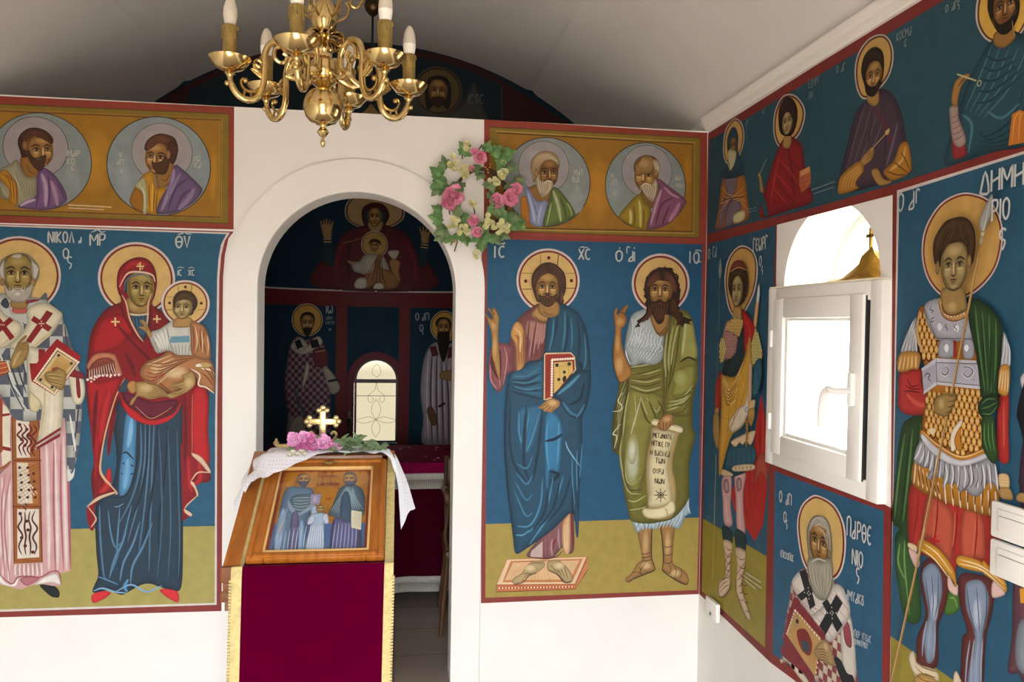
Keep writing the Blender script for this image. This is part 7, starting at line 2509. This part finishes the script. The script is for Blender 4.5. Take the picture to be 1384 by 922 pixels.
for k in range(4):
    a = math.pi/4+math.pi/2*k; tube(bm, [Oc, Oc+Vector((math.cos(a)*.026, 0, math.sin(a)*.026))], [.004, .001], 6)
bmo('cross', bm, CB, bc, world=True)
bm = bmesh.new(); lathe(bm, [(0, 0), (.034, 0), (.036, .006), (.026, .012), (.012, .018), (.01, .03), (0, .032)], 20, (-.272, -.47, LZ))
for s in (-1, 1): tube(bm, spline([(-.272+s*.008, -.47, LZ+.03), (-.272+s*.02, -.47, LZ+.016), (-.272+s*.04, -.47, LZ+.026), (-.272+s*.05, -.47, LZ+.045), (-.272+s*.04, -.47, LZ+.056), (-.272+s*.032, -.47, LZ+.046)], 4), .0055, 7)
bmo('foot', bm, CB, bc, world=True)
sm = empty('gilded_ornament', (-.4, -.5, LZ), 'small gilded metal piece lying on the lace cloth at the left end', 'ornament')
bm = bmesh.new(); tube(bm, spline([(-.435, -.5, LZ+.012), (-.42, -.5, LZ+.008), (-.395, -.5, LZ+.008), (-.37, -.5, LZ+.012)], 4), .005, 8)
for i in range(8): bmesh.ops.create_icosphere(bm, subdivisions=1, radius=.0055, matrix=Matrix.Translation((-.43+.008*i, -.503, LZ+.013)))
bmo('beaded_bar', bm, CB, sm, world=True)
bm = bmesh.new(); lathe(bm, [(0, 0), (.008, .001), (.012, .01), (.006, .018), (.003, .026), (0, .028)], 12, (-.434, -.5, LZ+.01)); bmo('finial', bm, CB, sm, world=True)
# ------------------------------------------------------------------ chandelier
HX, HY = -.205, -1.3
ch_ = empty('chandelier', (HX, HY, 1.964), 'polished brass six-arm chandelier with candle bulbs hanging in front of the archway', 'chandelier')
bm = bmesh.new()
lathe(bm, [(0, 1.963), (.004, 1.966), (.0075, 1.975), (.004, 1.985), (.004, 1.989), (.012, 1.997), (.016, 2.004), (.012, 2.01), (.0075, 2.016), (.009, 2.022), (.016, 2.026), (.02, 2.028)], 28, (HX, HY, 0))
lathe(bm, [(.018, 2.024), (.034, 2.03), (.046, 2.044), (.0525, 2.066), (.052, 2.08), (.045, 2.1), (.032, 2.114), (.016, 2.12), (.012, 2.123)], 36, (HX, HY, 0))
lathe(bm, [(.012, 2.121), (.022, 2.126), (.033, 2.134), (.031, 2.141), (.026, 2.145), (.033, 2.152), (.035, 2.172), (.033, 2.19), (.024, 2.197), (.022, 2.205), (.022, 2.215), (.026, 2.22), (.024, 2.232), (.018, 2.24), (.016, 2.262), (.013, 2.27)], 32, (HX, HY, 0))
lathe(bm, [(.013, 2.25), (.022, 2.256), (.02, 2.264), (.024, 2.272), (.034, 2.292), (.036, 2.31), (.03, 2.33), (.02, 2.345), (.015, 2.36), (.015, 2.42), (.02, 2.43), (.01, 2.445), (0, 2.45)], 32, (HX, HY, 0))
bmo('baluster', bm, BRASS, ch_, world=True)
rz = 2.45; zt2 = vaultz(HX); bm = bmesh.new(); k = 0
while rz < zt2-.06:
    ring = [(HX+(.009*math.cos(2*math.pi*i/12) if k % 2 else 0), HY+(0 if k % 2 else .009*math.cos(2*math.pi*i/12)), rz+.015+.017*math.sin(2*math.pi*i/12)) for i in range(13)]
    tube(bm, ring, .0025, 5); rz += .027; k += 1
bmo('chain', bm, BRASSD, ch_, world=True)
bm = bmesh.new(); lathe(bm, [(0, -.075), (.012, -.07), (.02, -.05), (.045, -.03), (.05, -.01), (.05, .003)], 24, (HX, HY, zt2)); bmo('ceiling_rose', bm, BRASSD, ch_, world=True)
def rad(th, r, z): return Vector((HX+r*math.cos(th), HY+r*math.sin(th), z))
FROST = mat('frosted_bulb', 'cfc4b4', .35, spec=.5); LEDW = mat('white_bulb_base', 'f0ece2', .4); CLEARB = mat('clear_bulb_glass', 'f4f0ea', .04, trans=.85); SLEEVE = mat('gilt_candle_sleeve', 'a48a4c', .36, metal=.6, noise=.35, nscale=60)
for i, deg in enumerate((197, 260, 314, 17, 77, 137)):
    th = math.radians(deg); R_ = .237
    bm = bmesh.new()
    P_ = [(.13, 2.175), (.118, 2.163), (.102, 2.163), (.09, 2.178), (.095, 2.197), (.112, 2.203), (.135, 2.19), (.14, 2.165), (.125, 2.142), (.098, 2.14), (.074, 2.157), (.068, 2.185), (.08, 2.213), (.108, 2.227), (.138, 2.216), (.152, 2.185), (.152, 2.145), (.155, 2.105), (.168, 2.075), (.19, 2.064), (.212, 2.07), (.227, 2.087), (R_-.002, 2.108), (R_, 2.122)]
    P_ = P_[9:]
    tube(bm, spline([rad(th, r, z) for r, z in P_], 5), lambda u: .0085 if u < .9 else .0065, 10)
    tube(bm, spline([rad(th, r, z) for r, z in [(.098, 2.14), (.075, 2.135), (.05, 2.145), (.03, 2.16)]], 4), .007, 8)
    tube(bm, spline([rad(th, r, z) for r, z in [(.108, 2.218), (.125, 2.205), (.128, 2.185), (.115, 2.172), (.1, 2.175), (.096, 2.19), (.106, 2.196)]], 4), .005, 8)
    bmesh.ops.create_icosphere(bm, subdivisions=2, radius=.007, matrix=Matrix.Translation(rad(th, R_+.006, 2.1)))
    arm = bmo('arm', bm, BRASS, ch_, world=True)
    bm = bmesh.new()
    tube(bm, spline([rad(th, r, z) for r, z in [(.164, 2.098), (.175, 2.088), (.191, 2.086), (.205, 2.094), (.21, 2.108), (.204, 2.117), (.197, 2.112)]], 4), .0038, 7)
    for r, z, r2, z2 in ((.172, 2.09, .168, 2.078), (.185, 2.086, .184, 2.07), (.2, 2.09, .204, 2.074)): tube(bm, [rad(th, r, z), rad(th, r2, z2)], .0035, 6)
    bmesh.ops.create_icosphere(bm, subdivisions=2, radius=.0075, matrix=Matrix.Translation(rad(th, .199, 2.113)))
    for a_ in (-.5, .1, .7):
        tube(bm, spline([rad(th, .146, 2.12), rad(th, .17+.01*a_, 2.14+.02*a_), rad(th, .178-.012*a_, 2.155+.02*a_), rad(th, .165-.01*a_, 2.15+.02*a_)], 4), .0045, 6)
    bmo('scroll', bm, BRASSD, arm, world=False)
    c = rad(th, R_, -.018)
    bm = bmesh.new(); lathe(bm, [(.007, 2.134), (.009, 2.14), (.014, 2.143), (.009, 2.148), (.016, 2.15), (.034, 2.157), (.043, 2.168), (.0515, 2.178), (.053, 2.182), (.048, 2.184), (.04, 2.178), (.03, 2.172), (.014, 2.17), (.014, 2.178), (0, 2.178)], 28, c); bmo('drip_pan', bm, BRASS, ch_, world=True)
    bm = bmesh.new(); lathe(bm, [(.0175, 2.172), (.0175, 2.25), (.019, 2.258), (.017, 2.264), (.012, 2.265), (0, 2.262)], 18, c)
    for a_ in range(9):
        q = Vector((c.x+.0175*math.cos(a_*.7), c.y+.0175*math.sin(a_*.7), 2.244)); tube(bm, [q, q-Vector((0, 0, .01+.012*((a_*7) % 3)))], [.0028, .0034], 6)
    bmo('candle_sleeve', bm, SLEEVE, ch_, world=True)
    bm = bmesh.new()
    if deg == 197:
        lathe(bm, [(.009, 2.262), (.0145, 2.272), (.0178, 2.29), (.017, 2.306), (.012, 2.325), (.007, 2.341), (.004, 2.352), (0, 2.358)], 18, c); bmo('bulb', bm, FROST, ch_, world=True, label='clear flame-tip bulb')
    else:
        lathe(bm, [(.012, 2.262), (.0155, 2.272), (.0178, 2.288), (.0178, 2.292)], 18, c); b_ = bmo('bulb', bm, LEDW, ch_, world=True)
        bm = bmesh.new(); lathe(bm, [(.0178, 2.292), (.0175, 2.305), (.0155, 2.32), (.011, 2.334), (.005, 2.343), (0, 2.345)], 18, c); bmo('bulb_dome', bm, FROST, b_)
# upper tier of small scrolls and leaves
for i in range(6):
    th = math.radians(227+60*i); bm = bmesh.new()
    tube(bm, spline([rad(th, r, z) for r, z in [(.014, 2.262), (.03, 2.27), (.048, 2.262), (.052, 2.24), (.04, 2.232), (.036, 2.244)]], 4), .004, 7)
    for k in range(4): leaf(bm, rad(th, .02, 2.262), rad(th+(k-1.5)*.3, 1, 0)-rad(0, 0, 0)-Vector((0, 0, 0)) if False else Vector((math.cos(th+(k-1.5)*.35), math.sin(th+(k-1.5)*.35), -.45+.3*(k % 2))), Vector((0, 0, 1)), .045, 1)
    bmo('leaf_ornament', bm, BRASSD, ch_, world=True)
    bm = bmesh.new()
    tube(bm, spline([rad(th+.4, r, z) for r, z in [(.02, 2.40), (.05, 2.42), (.085, 2.405), (.1, 2.37), (.085, 2.345), (.068, 2.352), (.07, 2.368)]], 4), .0045, 7)
    tube(bm, spline([rad(th+.4, r, z) for r, z in [(.03, 2.30), (.055, 2.315), (.065, 2.34), (.055, 2.355)]], 4), .0035, 7)
    bmo('upper_scroll', bm, BRASSD, ch_, world=True)
